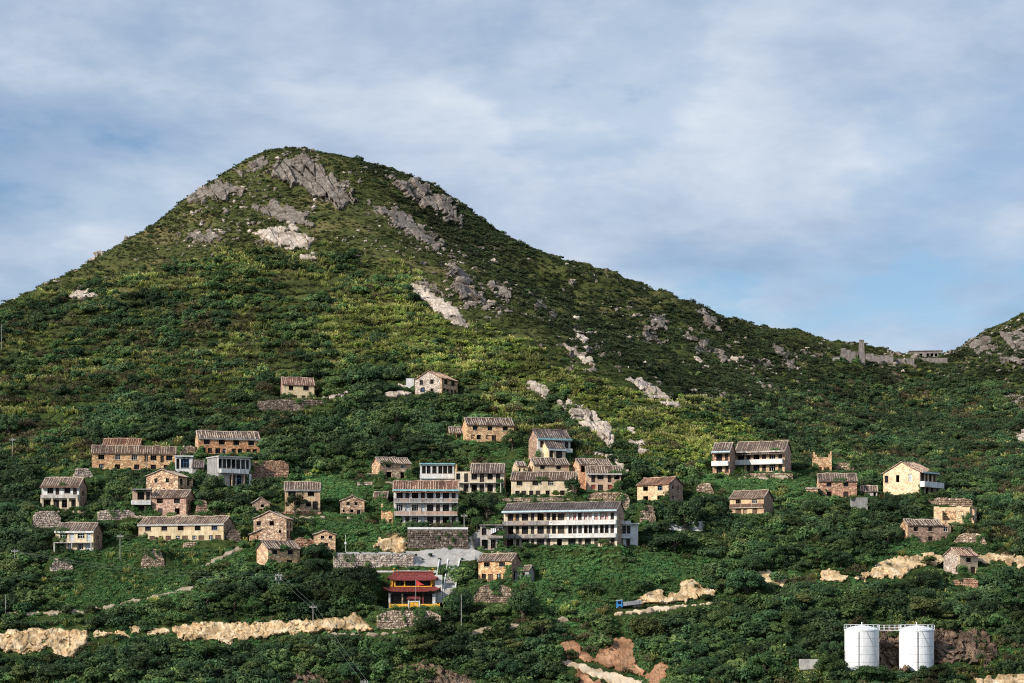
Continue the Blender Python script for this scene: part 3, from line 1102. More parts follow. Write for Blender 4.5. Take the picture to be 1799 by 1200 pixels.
# ---- left cluster
house('two_storey_house', 'house with white upper storey over dark porch, leftmost on a rubble terrace', 74, 138, 894, 854, 839, g=-14,
      front='cream_plaster', side='brown_stone', upper='white_plaster', split=875, ov=.9, beam='brown_wood',
      rows=[(857, 867, [(89, 9.7, 'w'), (101, 6, 'k', 857, 874), (118, 9.7, 'w'), (131, 6, 'k', 857, 874)]),
            (878, 892, [(83, 11, 'w'), (99, 8.5, 'k'), (114, 10, 'w'), (129, 8, 'k')])],
      balc=[(869.5, 874.5, 74, 138, 1.0, 'dirty_white', 4)], posts=[(75.5, 876, 894, 3, .95, 'cream_plaster'), (94, 876, 894, 2.5, .95, 'cream_plaster'), (121, 876, 894, 2.5, .95, 'cream_plaster'), (136, 876, 894, 3, .95, 'cream_plaster')],
      gw=[(145, 3, 862, 871, 'w')])
house('two_storey_house', 'cream house with white window frames and pale doors, lowest on the far left', 98.6, 163, 969.6, 933.5, 918.5, g=-16,
      front='cream_plaster', side='brown_stone', ov=.4, beam='white_plaster',
      rows=[(937, 946, [(112, 11, 'W'), (126, 7, 'D', 937, 951.5), (142, 11, 'W'), (155.6, 7.5, 'D', 937, 951.5)]),
            (955, 968, [(111, 8.7, 'W', 955, 966), (124, 7, 'D'), (141, 8, 'W', 955, 966), (154, 8, 'D')])],
      balc=[(952, 953.2, 98, 163, 1.3, 'concrete', 1, 'dirty_white')], posts=[(99, 953.5, 969.5, 2, 1.25, 'concrete'), (129, 953.5, 969.5, 1.6, 1.25, 'concrete'), (162, 953.5, 969.5, 2, 1.25, 'concrete')],
      gw=[(172, 3, 940, 949, 'w')])
house('stone_house', 'dark tiled roof of a house rising behind the long ochre row at upper left', 180, 243, 806, 786, 770.5, g=-9, front='brown_stone', D=7, tiles='_red')
house('stone_house', 'long ochre stone house in front of a darker roof at upper left', 163, 307.5, 826, 797, 783.5, front='ochre_stone', D=6.5,
      rows=[(799.5, 808, [(179, 9.5, 'w'), (207.6, 8.5, 'W'), (236, 9, 'W'), (256.4, 5.5, 'k', 799.5, 811), (269, 9.5, 'w'), (284, 5.5, 'k', 799.5, 812), (296.4, 10, 'w')]),
            (816, 824.5, [(179, 8, 'W'), (207, 8, 'w'), (240, 8, 'w'), (269, 8, 'w'), (290, 6, 'k')])])
house('stone_house', 'cream stone gabled house above the pinkish house with concrete annex', 313, 339, 868, 839, 827.5, g=55, rel=66,
      front='tan_stone', tiles='', rows=[(843, 853, [(319, 4.5, 'w'), (331, 4.5, 'w')]), (858, 864, [(320, 5, 'w'), (333, 4, 'w')])],
      gw=[(275, 5.5, 842, 849.5, 'w'), (294.5, 5.5, 842, 849.5, 'w'), (267, 2.5, 859, 862, 'o'), (289, 3, 859, 863, 'o')])
house('stone_house', 'pinkish stone house with two upper windows beside the white balcony annex', 266.6, 326.5, 904.6, 874, 860.5, g=-16, front='pink_stone', side='pink_stone',
      rows=[(876, 884, [(281, 9.5, 'w'), (310.5, 9.5, 'w')]), (893, 904, [(281.5, 8, 'k'), (311, 8, 'o')])],
      gw=[(331.5, 2.2, 877, 885, 'w'), (338, 2.2, 877, 884, 'w'), (331.5, 2.2, 895, 903, 'w'), (338, 2.2, 894, 901, 'w')])
house('concrete_annex', 'flat roofed concrete annex with white balcony beside the pinkish stone house', 233, 264.5, 904, 861, 861, roof='flat', front='peach_plaster', side='concrete', D=5, ov=1.1, beam='grey_render', cat='annex',
      rows=[(864, 878, [(247.5, 11, 'w'), (260, 6, 'k')]), (888, 902, [(247.5, 11, 'w'), (260, 6, 'k')])],
      balc=[(879.5, 886, 231, 265, 1.1, 'bright_white', 2, 'white_plaster')])
house('plaster_house', 'long cream house with five upper windows above an ivy covered wall, left of centre', 244, 391, 949.6, 921, 907.5, g=-20, front='yellow_plaster', side='brown_stone', beam='concrete',
      rows=[(923.5, 932, [(260.5, 9.5, 'w'), (289, 9.5, 'w'), (317.3, 9.5, 'w'), (346.7, 9.5, 'w'), (375.5, 9.5, 'B')]),
            (941, 949, [(255, 7.5, 'w'), (267.7, 8.5, 'd'), (283.5, 7, 'w'), (296, 9, 'd'), (312.5, 7, 'W'), (325, 9, 'd'), (341, 7, 'W'), (353, 9, 'd'), (369.5, 7, 'W'), (382, 9, 'd')])],
      gw=[(398, 2.5, 924, 930, 'w'), (404, 2.5, 926, 932, 'w')])
house('stone_house', 'orange stone house with many low openings above the concrete veranda house', 349, 456, 798.5, 770.5, 758, g=6, front='orange_stone', side='ochre_stone', beam='grey_render',
      rows=[(773, 781.6, [(364, 9.5, 'w'), (390, 9.5, 'w'), (415, 9.5, 'w'), (441, 9.5, 'w')]),
            (788, 797, [(357, 8, 'w'), (369.5, 7, 'k'), (383, 8, 'w'), (394, 5.5, 'W'), (410.6, 7, 'k'), (421.4, 7, 'w'), (436.6, 7, 'k'), (447.4, 7, 'w')])])
house('white_hut', 'small white concrete room with one big window beside the long ochre house', 308, 338, 829, 802.5, 802.5, roof='flat', front='bright_white', D=4.5, ov=.5, beam='bright_white', cat='hut',
      rows=[(806, 822, [(325, 13, 'B'), (312.5, 5, 'o', 806, 824)])])
house('tiled_shed', 'low grey shed with dark tiles beside the small white concrete room', 338, 357, 832, 821, 809, g=-3, front='grey_render', D=5, cat='shed', tiles='_dark', rows=[(823, 831, [(352, 6, 'o')])])
house('veranda_house', 'concrete house with a white columned veranda and flat roof, beside a red rubble wall', 384, 440, 858, 804, 804, g=20, D=7, roof='flat', front='dirty_white', side='grey_render', ov=.9, beam='concrete', upper='white_plaster', split=831,
      rows=[(807, 823.5, [(387.6, 5.5, 'o'), (394.5, 6, 'k'), (402.4, 6.4, 'w'), (410.6, 6.4, 'o'), (418.5, 6.4, 'w'), (427, 6.4, 'k'), (435, 5, 'o')]),
            (834, 857, [(409, 9, 'k'), (420, 8, 'B'), (430, 7, 'k')])],
      balc=[(825, 831, 386, 434, 1.1, 'white_plaster', 3, 'white_plaster')], posts=[(405.5, 832, 858, 2.2, 1.0, 'peach_plaster'), (426.5, 832, 858, 2.2, 1.0, 'peach_plaster'), (437, 832, 856, 4, .9, 'white_plaster')])
house('plaster_house', 'ochre two storey house half hidden behind a round dark bush, left of centre', 500.6, 562, 904, 860.5, 847, front='ochre_plaster', side='ochre_stone', beam='grey_render',
      rows=[(862.5, 871.5, [(513, 12, 'w'), (546.3, 10.5, 'w')]), (881, 896, [(523, 8, 'w', 881, 890), (541.5, 9, 'w', 881, 890), (553.8, 8, 'k')])])
house('gabled_cottage', 'small gabled brown stone cottage standing alone on the green bank left of centre', 597.6, 640, 905.5, 881, 870, roof='y', D=7, front='tan_stone',
      rows=[(880.8, 886.5, [(611.5, 5.5, 'w', 882, 887.5), (625.5, 5, 'w', 882, 887.5)]), (895, 900, [(618, 5, 'o'), (604, 3, 'o'), (630, 5, 'w', 896, 904)])])
house('ruined_cottage', 'ruined gabled cottage half buried in shrubs above the stepped gabled houses', 443, 474, 901, 885, 872, roof='y', D=6, front='brown_stone',
      rows=[(880, 887, [(461, 5, 'o', 886, 891), (458, 5, 'o', 894, 899)])], clear=False)
house('gabled_house', 'large gabled stone house behind two lower roofs, left of centre', 503, 514, 949, 913, 899, g=57, rel=72, front='tan_stone', tiles='',
      rows=[(916, 928, [(506, 2.4, 'w'), (511, 2.4, 'w')]), (932, 946, [(506, 2.6, 'w'), (511, 2.6, 'w')])],
      gw=[(455, 7.5, 916, 924, 'w'), (477.5, 8, 916, 924, 'o'), (492, 4, 932, 937, 'o')])
house('gabled_cottage', 'low wide gabled stone cottage just above the ivy sided ochre house', 438, 497, 954, 940, 926, roof='y', D=7, front='tan_stone',
      rows=[(941, 948, [(456, 7.5, 'w'), (484, 7, 'k', 941, 951), (474, 3, 'o')])])
house('stone_house', 'ochre house with ivy on its gable, in front of the low gabled cottage', 471, 526.6, 993, 964.5, 950.5, g=20, front='ochre_stone', side='ochre_stone',
      rows=[(966.5, 974, [(483, 8.3, 'w'), (510, 8.3, 'w')]), (983.5, 992.5, [(482, 9, 'd'), (509, 9, 'k')])])
house('gabled_cottage', 'narrow gabled ochre cottage at the left end of the paved terrace', 551, 589, 971.5, 940, 931.5, roof='y', D=7, front='ochre_stone',
      rows=[(941, 946.5, [(566.5, 5.5, 'w'), (580.5, 5.5, 'w')]), (954, 960.5, [(573, 6, 'w')])])
# ---- high houses
house('plaster_house', 'yellow house alone high on the slope, on a long rubble wall', 497, 552, 703.5, 676.3, 663.5, g=4, front='yellow_plaster', side='brown_stone', tiles='_red',
      rows=[(678, 685.5, [(511.5, 7, 'w'), (537.6, 9, 'w')]), (694.5, 703, [(506.7, 6.8, 'w'), (518, 8.5, 'd'), (533.4, 6.8, 'w'), (544.5, 8.5, 'd')])])
house('gabled_house', 'grey stone gabled house with a white tank beside it, highest right of the yellow house', 776, 804, 693, 667.5, 654.5, g=47, rel=60, front='tan_stone', side='pale_rubble', tiles='_red',
      rows=[(668.5, 677, [(783.5, 5.5, 'w'), (796, 5.5, 'w')]), (684, 692, [(780.5, 4, 'k'), (786.5, 4, 'w'), (794, 4.2, 'k'), (800, 3.6, 'w')])],
      gw=[(740.5, 6, 668.5, 677, 'w'), (759, 6, 668.5, 676.5, 'w'), (742.5, 8, 681.5, 690, 'B'), (759, 5.5, 684, 692, 'w')])
house('stone_house', 'ochre house with three upper windows on the wooded slope above the village', 820.5, 902.5, 777, 747, 734.5, g=9, front='ochre_stone',
      rows=[(748.5, 756, [(835, 8, 'w'), (861, 8, 'w'), (888, 8, 'w')]), (764.5, 772, [(831, 6.6, 'g'), (841.2, 7, 'w'), (857.5, 6.6, 'g'), (868, 7.5, 'k', 764.5, 776.5)])])
house('stone_annex', 'low tiled lean-to at the left end of the ochre house on the wooded slope', 791, 819.5, 775.5, 761.5, 750, g=5, D=5, front='ochre_stone', cat='annex', rows=[(763, 772.5, [(807, 7.5, 'w'), (816, 5, 'w')])])
# ---- centre
house('stone_ruin', 'rough stone house with two black doorways, left of the white veranda room', 668, 722, 843, 814.5, 803.5, g=15, front='tan_stone', side='tan_stone',
      rows=[(815.5, 822, [(682.5, 7.5, 'w'), (708, 7, 'W')]), (829, 842.5, [(683.5, 8.5, 'o'), (707.5, 7.5, 'o')])])
house('stone_annex', 'low rubble outhouse leaning on the rough stone house with black doorways', 647, 667, 843, 833.5, 828, roof='flat', D=4, ov=.3, front='tan_stone', cat='annex', beam='pale_rubble', rows=[(834.5, 840.5, [(659.5, 5, 'o')])])
house('veranda_room', 'white veranda room with six windows and turquoise roof edge above the three storey house', 738, 798, 848, 816, 816, roof='flat', D=5, ov=.6, front='white_plaster', beam='turquoise', cat='house',
      rows=[(818.5, 832, [(744.8, 6, 'w'), (753, 6, 'w'), (763.2, 7, 'w'), (773.6, 6.6, 'w'), (782, 6.4, 'w'), (791, 7, 'w')])],
      balc=[(833, 840, 737.5, 798.5, .5, 'bright_white', 1, 'bright_white')])
house('veranda_house', 'cream house with posts under a half fallen tile roof, right of the white veranda room', 799, 885.6, 866, 828.5, 814.5, g=-3, front='cream_plaster', side='ochre_stone', ov=1.0, cut=(826, 886.5), beam=None,
      rows=[(831.5, 842.5, [(805, 6.5, 'w'), (819, 6.5, 'k', 831.5, 847), (833, 9, 'w'), (846.7, 7, 'k', 831.5, 847), (861, 8.6, 'w'), (875, 7, 'k', 831.5, 847)]),
            (851, 864, [(819, 7, 'k'), (833, 9, 'w'), (846.7, 8, 'k'), (861, 9, 'w'), (875, 8, 'k')])],
      balc=[(847.5, 848.6, 800, 885, 1.2, 'concrete', 1, 'dark_concrete')], posts=[(807, 849, 866, 1.6, 1.15, 'concrete'), (825, 849, 866, 1.6, 1.15, 'concrete'), (852, 849, 866, 1.4, 1.15, 'concrete'), (880, 849, 866, 1.6, 1.15, 'concrete')])
H3X = [702, 715.8, 729.2, 743, 755.8, 769.6, 783.3, 797]
house('three_storey_house', 'three storey terraced house with balconies and turquoise eave, in the village centre', 691.7, 805, 925, 861, 845, front='dirty_white', side='brown_stone', ov=1.25, beam='turquoise', tiles='_red', upper='white_plaster', split=883, D=7.5,
      rows=[(864, 876, [(x, 10.2 if i % 2 == 0 else 6.4, 'w' if i % 2 == 0 else 'k', 864, 876 if i % 2 == 0 else 882) for i, x in enumerate(H3X)]),
            (886, 898, [(x, 10.2 if i % 2 == 0 else 6.4, ('W' if i < 4 else 'w') if i % 2 == 0 else ('D' if i < 4 else 'k'), 886, 898 if i % 2 == 0 else 904.5) for i, x in enumerate(H3X)]),
            (908, 921, [(x, 10.2 if i % 2 == 0 else 6.4, ('W' if i < 4 else 'w') if i % 2 == 0 else ('D' if i == 3 else 'k'), 908, 921 if i % 2 == 0 else 924) for i, x in enumerate(H3X)])],
      balc=[(875.8, 882.2, 692, 804.5, 1.15, 'parapet_grey', 4, 'white_plaster'), (898.7, 905, 692, 803.5, 1.15, 'parapet_brick', 4, 'white_plaster')], padf=2.0)
house('stone_outbuilding', 'narrow roofless orange stone outbuilding against the three storey house', 669.5, 690, 925, 895, 895, roof='none', front='ochre_stone', D=5, cat='outbuilding',
      rows=[(897, 903, [(684, 5.5, 'o')]), (912, 919, [(686, 5, 'o')])], jag=[(669.6, 673, 1.4), (674, 680, .3)])
house('tiled_shed', 'small tiled shed in the shrubs up and left of the three storey house', 657, 680, 886, 874, 864.5, g=-3, front='brown_stone', D=4.5, cat='shed', clear=False)
HL = [(896.4, 8.5), (908.5, 6), (922, 10.5), (935.4, 5.6), (949.6, 10.5), (963.3, 6), (973.2, 6.4), (985.6, 10.5)]
house('long_row_house', 'long three storey row house with continuous balconies below the village centre', 884.3, 1083, 961, 897.5, 883, g=-14, D=7.5, front='cream_plaster', side='brown_stone', ov=1.25, beam='pale_blue', tiles='_dark',
      rows=[(900.5, 914, [(x, w, 'w' if i % 2 == 0 else 'k') for i, (x, w) in enumerate(HL)] + [(1002, 5, 'R'), (1009.5, 5, 'R'), (1018.6, 6, 'k'), (1028.6, 5.4, 'R'), (1036.7, 5.6, 'R'), (1046.8, 5.6, 'R'), (1057, 6, 'R'), (1065.4, 5.6, 'R'), (1075, 5.6, 'k')]),
            (923.5, 937.5, [(x, w, 'w' if i % 2 == 0 else 'k') for i, (x, w) in enumerate(HL)] + ws([1001.5, 1009.6, 1019, 1029, 1037, 1046.8, 1057, 1065.4, 1075], 6, 'wkkwwkwwk')),
            (946.8, 960, [(895.3, 10.5, 'w'), (909, 5.4, 'k'), (922.3, 12, 'w'), (935.4, 5, 'k'), (949.6, 11.4, 'w'), (963.3, 6.2, 'k'), (982.7, 8, 'o'), (1004.8, 12, 'w'), (1019, 5.6, 'k'), (1032.6, 9.6, 'w'), (1046.8, 5.6, 'k'), (1060, 11, 'g'), (1075.4, 6.5, 'k')])],
      balc=[(915.3, 921.4, 884.3, 966, 1.2, 'parapet_grey', 3, 'dark_concrete'), (915.3, 921.4, 966.3, 1083, 1.25, 'bright_white', 5, 'white_plaster'),
            (938.6, 944.4, 884.3, 966, 1.2, 'parapet_grey', 3, 'dark_concrete'), (938.6, 944.4, 966.3, 1083, 1.25, 'bright_white', 5, 'white_plaster')], padf=2.0,
      paint=[(996, 1082.5, 899.5, 914.5, 'white_plaster'), (996, 1082.5, 922.5, 938, 'white_plaster'), (890, 905, 899.5, 914.5, 'ochre_plaster'), (942, 957, 899.5, 914.5, 'yellow_plaster'), (886, 900, 946, 960.5, 'peach_plaster'), (940, 958, 946, 960.5, 'dirty_white')])
house('terrace_wing', 'white columned end wing with open terrace, right end of the long row house', 1083.6, 1121, 961, 921.5, 921.5, roof='flat', D=6, ov=1.2, front='white_plaster', side='brown_stone', beam='bright_white', cat='house',
      rows=[(923.8, 937.5, [(1087.5, 6, 'k'), (1096, 6.2, 'k'), (1104.3, 6, 'k')]), (946.8, 960, [(1089, 10, 'o'), (1103.5, 6, 'k')])],
      balc=[(938.6, 944.4, 1083.6, 1108, 1.2, 'bright_white', 2, 'white_plaster'), (915.3, 920.6, 1083.6, 1108, 1.24, 'bright_white', 1, 'white_plaster')])
house('two_storey_wing', 'shabby two storey flat roofed wing at the left end of the long row house', 844, 884, 966, 923.5, 923.5, roof='flat', D=6, ov=.9, front='dirty_white', side='dirty_white', beam='dark_concrete', cat='house',
      rows=[(928, 940, [(850.5, 7.6, 'w'), (868, 9.5, 'w'), (880, 6, 'k', 928, 944)]), (948, 964, [(851.5, 10, 'o'), (866.5, 8, 'w'), (879, 7.5, 'o')])],
      balc=[(941.5, 945, 858, 884, 1.0, 'parapet_grey', 2, 'dark_concrete')])
house('plaster_house', 'cream house with a yellow green bush at its door in the centre cluster', 898, 1010.6, 872, 843, 829.5, g=-4, front='cream_plaster', side='tan_stone', D=6.5,
      rows=[(845, 852.5, [(912.7, 9.5, 'w'), (940.5, 9.5, 'w'), (967.7, 9, 'W'), (996, 8, 'w')]), (861.8, 870, [(909, 7, 'w'), (920.2, 7.5, 'k'), (933.3, 6.6, 'w'), (945, 7.5, 'k'), (962, 6.6, 'w'), (976, 7, 'k'), (988, 7.6, 'w')])])
house('plaster_house', 'orange walled house squeezed between the tall white house and the cream house', 938, 1000, 846, 817, 805.5, g=11, front='ochre_plaster', side='cream_block', D=6,
      rows=[(818, 824.5, [(953.2, 7.5, 'w'), (981.4, 7.5, 'w')])], gw=[(931, 2.2, 819, 825, 'w'), (935, 2.2, 819, 825, 'w')])
house('stone_ruin', 'half collapsed cream walled house at the left edge of the centre cluster', 907, 927, 848, 819, 811, g=7, front='cream_block', D=6, cut=(909, 924),
      rows=[(823, 830, [(913, 3, 'w'), (921, 3, 'w')])])
house('tall_house', 'tall white house with dark tiles and turquoise eave, highest of the centre cluster', 944.5, 1002, 812, 771.5, 755, g=16, front='white_plaster', side='brown_stone', ov=.9, beam='turquoise', tiles='_dark',
      rows=[(774, 787, [(953, 7, 'k'), (964, 7, 'w'), (995.5, 6, 'k')]), (796, 811, [(997, 6, 'k')])],
      balc=[(788, 794, 993, 1003.5, 1.0, 'white_plaster', 1, 'pale_blue')])
house('front_annex', 'small tiled annex with two dark openings standing before the tall white house', 964, 993.5, 821, 789.5, 774.5, g=16, D=5.5, front='cream_plaster', side='cream_block', ov=.6, beam='pale_blue', tiles='_dark', cat='annex',
      rows=[(792, 806, [(969, 6, 'k'), (982.5, 10, 'k')])])
house('stone_house', 'ochre house with one dark doorway behind the columned orange house', 1018, 1074.5, 848, 817, 806, g=13, front='orange_stone', side='ochre_stone', D=6,
      rows=[(819, 830, [(1024.7, 7, 'o')])])
house('plaster_house', 'orange pillared house with red boarded lower windows, right of the centre cluster', 1031, 1091, 863, 832.5, 819, g=4, front='peach_plaster', side='ochre_stone', beam='concrete', ov=.7,
      rows=[(834.5, 842.5, [(1042.5, 6.6, 'k', 834.5, 847.5), (1055, 10, 'w'), (1071, 6.2, 'k', 834.5, 847.5), (1083.8, 9, 'w')]), (851.5, 862, [(1042.5, 7, 'r', 851.5, 859), (1055, 8.6, 'k'), (1071.5, 7, 'r', 851.5, 859), (1083.5, 8.6, 'k')])])
house('block_house', 'pale cream block house with four square openings, on a stone bank right of centre', 1119.3, 1174, 882, 852, 838.8, g=-26, rel=-34, front='cream_block', side='brown_stone', tiles='_red',
      rows=[(854, 861.8, [(1134, 8, 'o'), (1159.5, 8, 'B')]), (871, 881.5, [(1134.2, 8, 'o'), (1159.6, 9, 'o')])],
      gw=[(1182, 2.6, 854, 860, 'w'), (1191.5, 2.6, 854, 861, 'w'), (1182.5, 3, 871, 878, 'w')])
# ---- right cluster
house('balcony_house', 'narrow brick house with a white balcony, left neighbour of the wide balcony house', 1252, 1282, 835, 793.5, 778, g=-10, front='orange_stone', side='brown_stone', ov=1.1, beam='pale_blue', D=8,
      rows=[(796, 810, [(1263.6, 9.6, 'w'), (1276.4, 5, 'k')]), (818.5, 831, [(1263.6, 9, 'w'), (1277, 5.4, 'k')])], balc=[(810.3, 818, 1251, 1280.5, 1.2, 'bright_white', 1, 'white_plaster')])
HR = [(1301.8, 9.8, 'w'), (1315, 6, 'k'), (1329, 9.6, 'w'), (1342.3, 6.4, 'k'), (1356.5, 9.6, 'W'), (1370.3, 6.2, 'k')]
house('balcony_house', 'wide cream pillared house with one long white balcony, upper right', 1291.5, 1378, 830, 793.5, 775.7, g=-12, front='ochre_plaster', side='brown_stone', ov=1.2, beam='dirty_white', D=7,
      rows=[(795.5, 807.5, HR), (816.5, 828.5, HR)], balc=[(807.6, 815.6, 1290.5, 1376, 1.25, 'bright_white', 1, 'white_plaster')])
house('roofless_ruin', 'small roofless ruin with jagged cream walls, right of the balcony houses', 1428, 1461, 828, 803.5, 803.5, roof='none', front='ochre_stone', D=4.5, cat='ruin',
      rows=[(805, 811, [(1442, 6, 'o')]), (820.5, 828, [(1439.5, 8, 'o'), (1452, 9, 'o')])], jag=[(1428.2, 1432, 1.5), (1432.2, 1435, .7), (1455, 1458, .9), (1458.2, 1460.8, 1.6)])
house('stone_house', 'pinkish stone house with four windows and a lean-to, below the roofless ruin', 1439, 1505, 874, 845.5, 832, g=4, front='pink_stone', side='tan_stone',
      rows=[(847.5, 855, [(1456.7, 8, 'w'), (1486, 8, 'w')]), (863.5, 873, [(1457, 8, 'w', 863.5, 871.5), (1486, 8, 'k')])])
house('stone_annex', 'low pinkish lean-to at the left end of the four window stone house', 1417, 1437, 875, 858.5, 856.5, roof='flat', D=4, ov=.3, front='pink_stone', cat='annex', beam='pale_rubble', rows=[(862, 872, [(1421, 3.6, 'w')])])
house('tiled_shed', 'tiny tiled shed on a grey concrete wall, upper right', 1513, 1541, 873.5, 863.5, 853.5, front='dirty_white', D=4.5, cat='shed', rows=[(865, 872.5, [(1516.5, 5, 'd'), (1537, 5, 'o')])])
house('stone_house', 'lone brown house with a timber balcony front in the shrubs, right of centre', 1282.3, 1341.5, 905.5, 875.5, 862, g=-16, front='ochre_plaster', side='brown_stone',
      rows=[(877.5, 884.5, [(1297, 8, 'w'), (1325.5, 8, 'W')]), (893.5, 905, [(1297, 9, 'd'), (1309, 6, 'g'), (1326, 8, 'd')])],
      balc=[(885.5, 891.5, 1282.5, 1341, .5, 'brown_wood', 3, 'stone_sill')])
house('gabled_house', 'big cream gabled house with a white side balcony at far right', 1616.7, 1645, 874, 830.5, 812, g=64, rel=60, front='peach_plaster', side='cream_block', tiles='_red', ov=.9, beam='pale_blue',
      rows=[(832, 846, [(1621.5, 5, 'w'), (1628, 4, 'k'), (1634.5, 4.4, 'w'), (1641.5, 4, 'k')]), (857, 873, [(1621.5, 5, 'k'), (1629, 5, 'w'), (1637, 4.4, 'k')])],
      balc=[(847, 856, 1616, 1650, 1.5, 'bright_white', 1, 'white_plaster')],
      gw=[(1558, 7.4, 834, 846.5, 'w'), (1578, 6, 834, 846.5, 'o'), (1600, 6, 833, 846, 'D')])
house('roofless_ruin', 'large roofless cream stone ruin with a bush in its gap, far right', 1641, 1703, 920, 891, 891, g=-12, roof='none', front='cream_block', side='tan_stone', D=7, cat='ruin',
      rows=[(897, 914, [(1668, 22, 'o')]), (896, 903, [(1689, 6, 'o')])], gw=[(1709, 4, 893, 905, 'o'), (1708, 4, 910, 919, 'o')], jag=[(1641.2, 1650, .3), (1680, 1690, .25)])
house('stone_house', 'brown stone house with a broken roof corner, at far right below the roofless ruin', 1596, 1670, 953, 923.5, 912.5, g=15, front='brown_stone', side='tan_stone', cut=(1595, 1656),
      rows=[(926, 933.5, [(1609.6, 7.2, 'w'), (1634.7, 7, 'w'), (1661, 6.6, 'W')]), (942.5, 950, [(1609.6, 7.2, 'w'), (1634.7, 7.2, 'w'), (1656.5, 6, 'k'), (1666, 5.6, 'w')])],
      gw=[(1586, 2.6, 927, 934, 'w'), (1586, 2.8, 944, 952, 'w')])
house('gabled_cottage', 'small cream cottage on the tan cut bank at far right, lowest of all houses', 1686.5, 1717.5, 1008.5, 977, 963, g=28, rel=42, front='cream_block', side='pale_rubble', tiles='_red',
      rows=[(979.5, 987.5, [(1702, 8, 'w')]), (996, 1007.8, [(1697.5, 6.4, 'w'), (1709.5, 8, 'd')])], gw=[(1681, 3, 996, 1005, 'w')])
# ---- below the centre
house('plaster_house', 'ochre house with two doors below the long row house, beside a grey shed', 840.3, 898.6, 1021, 985.8, 973, g=-17, front='ochre_stone', side='brown_stone',
      rows=[(988, 995.5, [(855.3, 9.5, 'w'), (882, 9.5, 'w')]), (1008, 1018, [(850, 7, 'w'), (862, 8, 'd', 1008, 1020.5), (876.6, 7.6, 'W'), (889, 9, 'd', 1008, 1020.5)])])
house('tiled_shed', 'small grey tiled shed right of the ochre house with two doors', 905, 929, 1024, 1003, 994, g=-10, front='grey_render', D=4.5, cat='shed', rows=[(1006, 1020, [(911, 5.5, 'W'), (920, 4.6, 'k')])])


# ------------------------------------------------------------------ retaining walls
WALLS = []


def wall(label, x0, x1, ytop, ybot, mat='rubble', back=7.0, name='retaining_wall', slope=0.0, coping=None, nclear=True, rag=.25, ivy=.35):
    WALLS.append(dict(locals()))


wall('rubble terrace wall under the leftmost white and cream house', 58, 106, 897, 928, 'pale_rubble', rag=.3)
wall('rubble terrace wall beside the blue tarpaulin heap', 172, 236, 895, 914, 'pale_rubble', back=4)
wall('bare patch of rubble wall under the lowest left cream house', 88, 128, 978, 1004, 'pale_rubble', back=4, rag=.8, ivy=.8)
wall('rubble wall patch with ivy on both sides below the long cream house', 248, 290, 962, 998, 'rubble', back=5, rag=.7, ivy=.8)
wall('tall reddish rubble wall right of the concrete veranda house', 440, 507, 807, 841, 'red_rubble', back=5)
wall('long rubble wall under the yellow house high on the slope', 453, 577, 701, 722, 'dark_rubble', back=5)
wall('rubble plinth under the ochre house half hidden by a bush', 494, 564, 897.5, 907, 'red_rubble', back=2)
wall('tall dark stone wall carrying the three storey house', 716, 822, 930, 966, 'dark_rubble', back=6, coping='bright_white')
wall('pale rubble wall along the paved terrace above the temple', 586, 726, 974, 997, 'pale_rubble', back=6, coping='concrete')
wall('low rubble wall in front of the cream centre house', 876, 1002, 874, 882, 'rubble', back=2)
wall('stone pillar like wall stub behind the right end of the long row house', 1086, 1106, 868, 896, 'rubble', back=3)
wall('rounded rubble bank under the pale cream block house', 1124, 1152, 886, 918, 'rubble', back=4, rag=.7, ivy=.6)
wall('broken rubble bank left of the brick balcony house', 1222, 1254, 848, 868, 'rubble', back=4, rag=.8, ivy=.7)
wall('low rubble wall under the wide balcony house', 1290, 1392, 831, 838, 'rubble', back=2)
wall('grey concrete wall below the tiny tiled shed', 1494, 1524, 874, 895, 'grey_render', back=4)
wall('long stone wall behind the large roofless ruin at far right', 1627, 1707, 875, 889, 'rubble', back=2)
wall('small brick coloured wall below the lowest right cottage', 1674, 1718, 1016, 1031, 'red_rubble', back=4)
wall('rubble bank under the ochre house with two doors', 832, 906, 1026, 1058, 'rubble', back=5, rag=.7, ivy=.9)
wall('stone base carrying the red roofed temple', 662, 774, 1072, 1102, 'rubble', back=8, ivy=.5)
wall('white rendered wall behind the dark tree right of centre', 1172, 1238, 916, 934, 'white_plaster', back=3, ivy=1.6, name='rendered_wall')
wall('white rendered flank wall right of the temple', 764, 777, 1010, 1040, 'white_plaster', back=1.5, name='rendered_wall', ivy=.2)
wall('broken brown wall right of the pinkish stone house', 344, 366, 877, 901, 'brown_stone', back=2.5, rag=.6)
wall('grey rubble heap wall at the right end of the long cream house', 396, 424, 930, 953, 'dark_rubble', back=3, rag=.7, ivy=.3)
wall('low rubble wall along the front of the long cream house', 322, 416, 952, 961, 'rubble', back=1.6, ivy=.6)
wall('pale rubble bank left of the long ochre stone house', 128, 164, 822, 840, 'pale_rubble', back=3, rag=.8, ivy=.6)
wall('rough stone wall between the long ochre house and the orange stone house', 316, 346, 783, 798, 'rubble', back=2.5, rag=.5)
wall('thin pale terrace wall below the rough house with black doorways', 628, 738, 846, 852, 'pale_rubble', back=1.6, ivy=.5)
wall('tumbled rubble wall below the large roofless ruin', 1676, 1732, 936, 955, 'rubble', back=3, rag=.8, ivy=.7)
wall('low rubble wall before the gabled houses left of centre', 515, 552, 944, 958, 'red_rubble', back=2, rag=.5)
wall('ruined rubble wall behind the rough shed of the four window pinkish house', 1462, 1500, 812, 826, 'rubble', back=2, rag=.9, ivy=.8)
wall('pale low wall strip under the cream house left of the gravel bank', 1032, 1100, 864, 880, 'rubble', back=3)
wall('grey stained concrete box wall left of the storage tanks', 1404, 1446, 1158, 1178, 'concrete', back=1.5, name='concrete_wall')


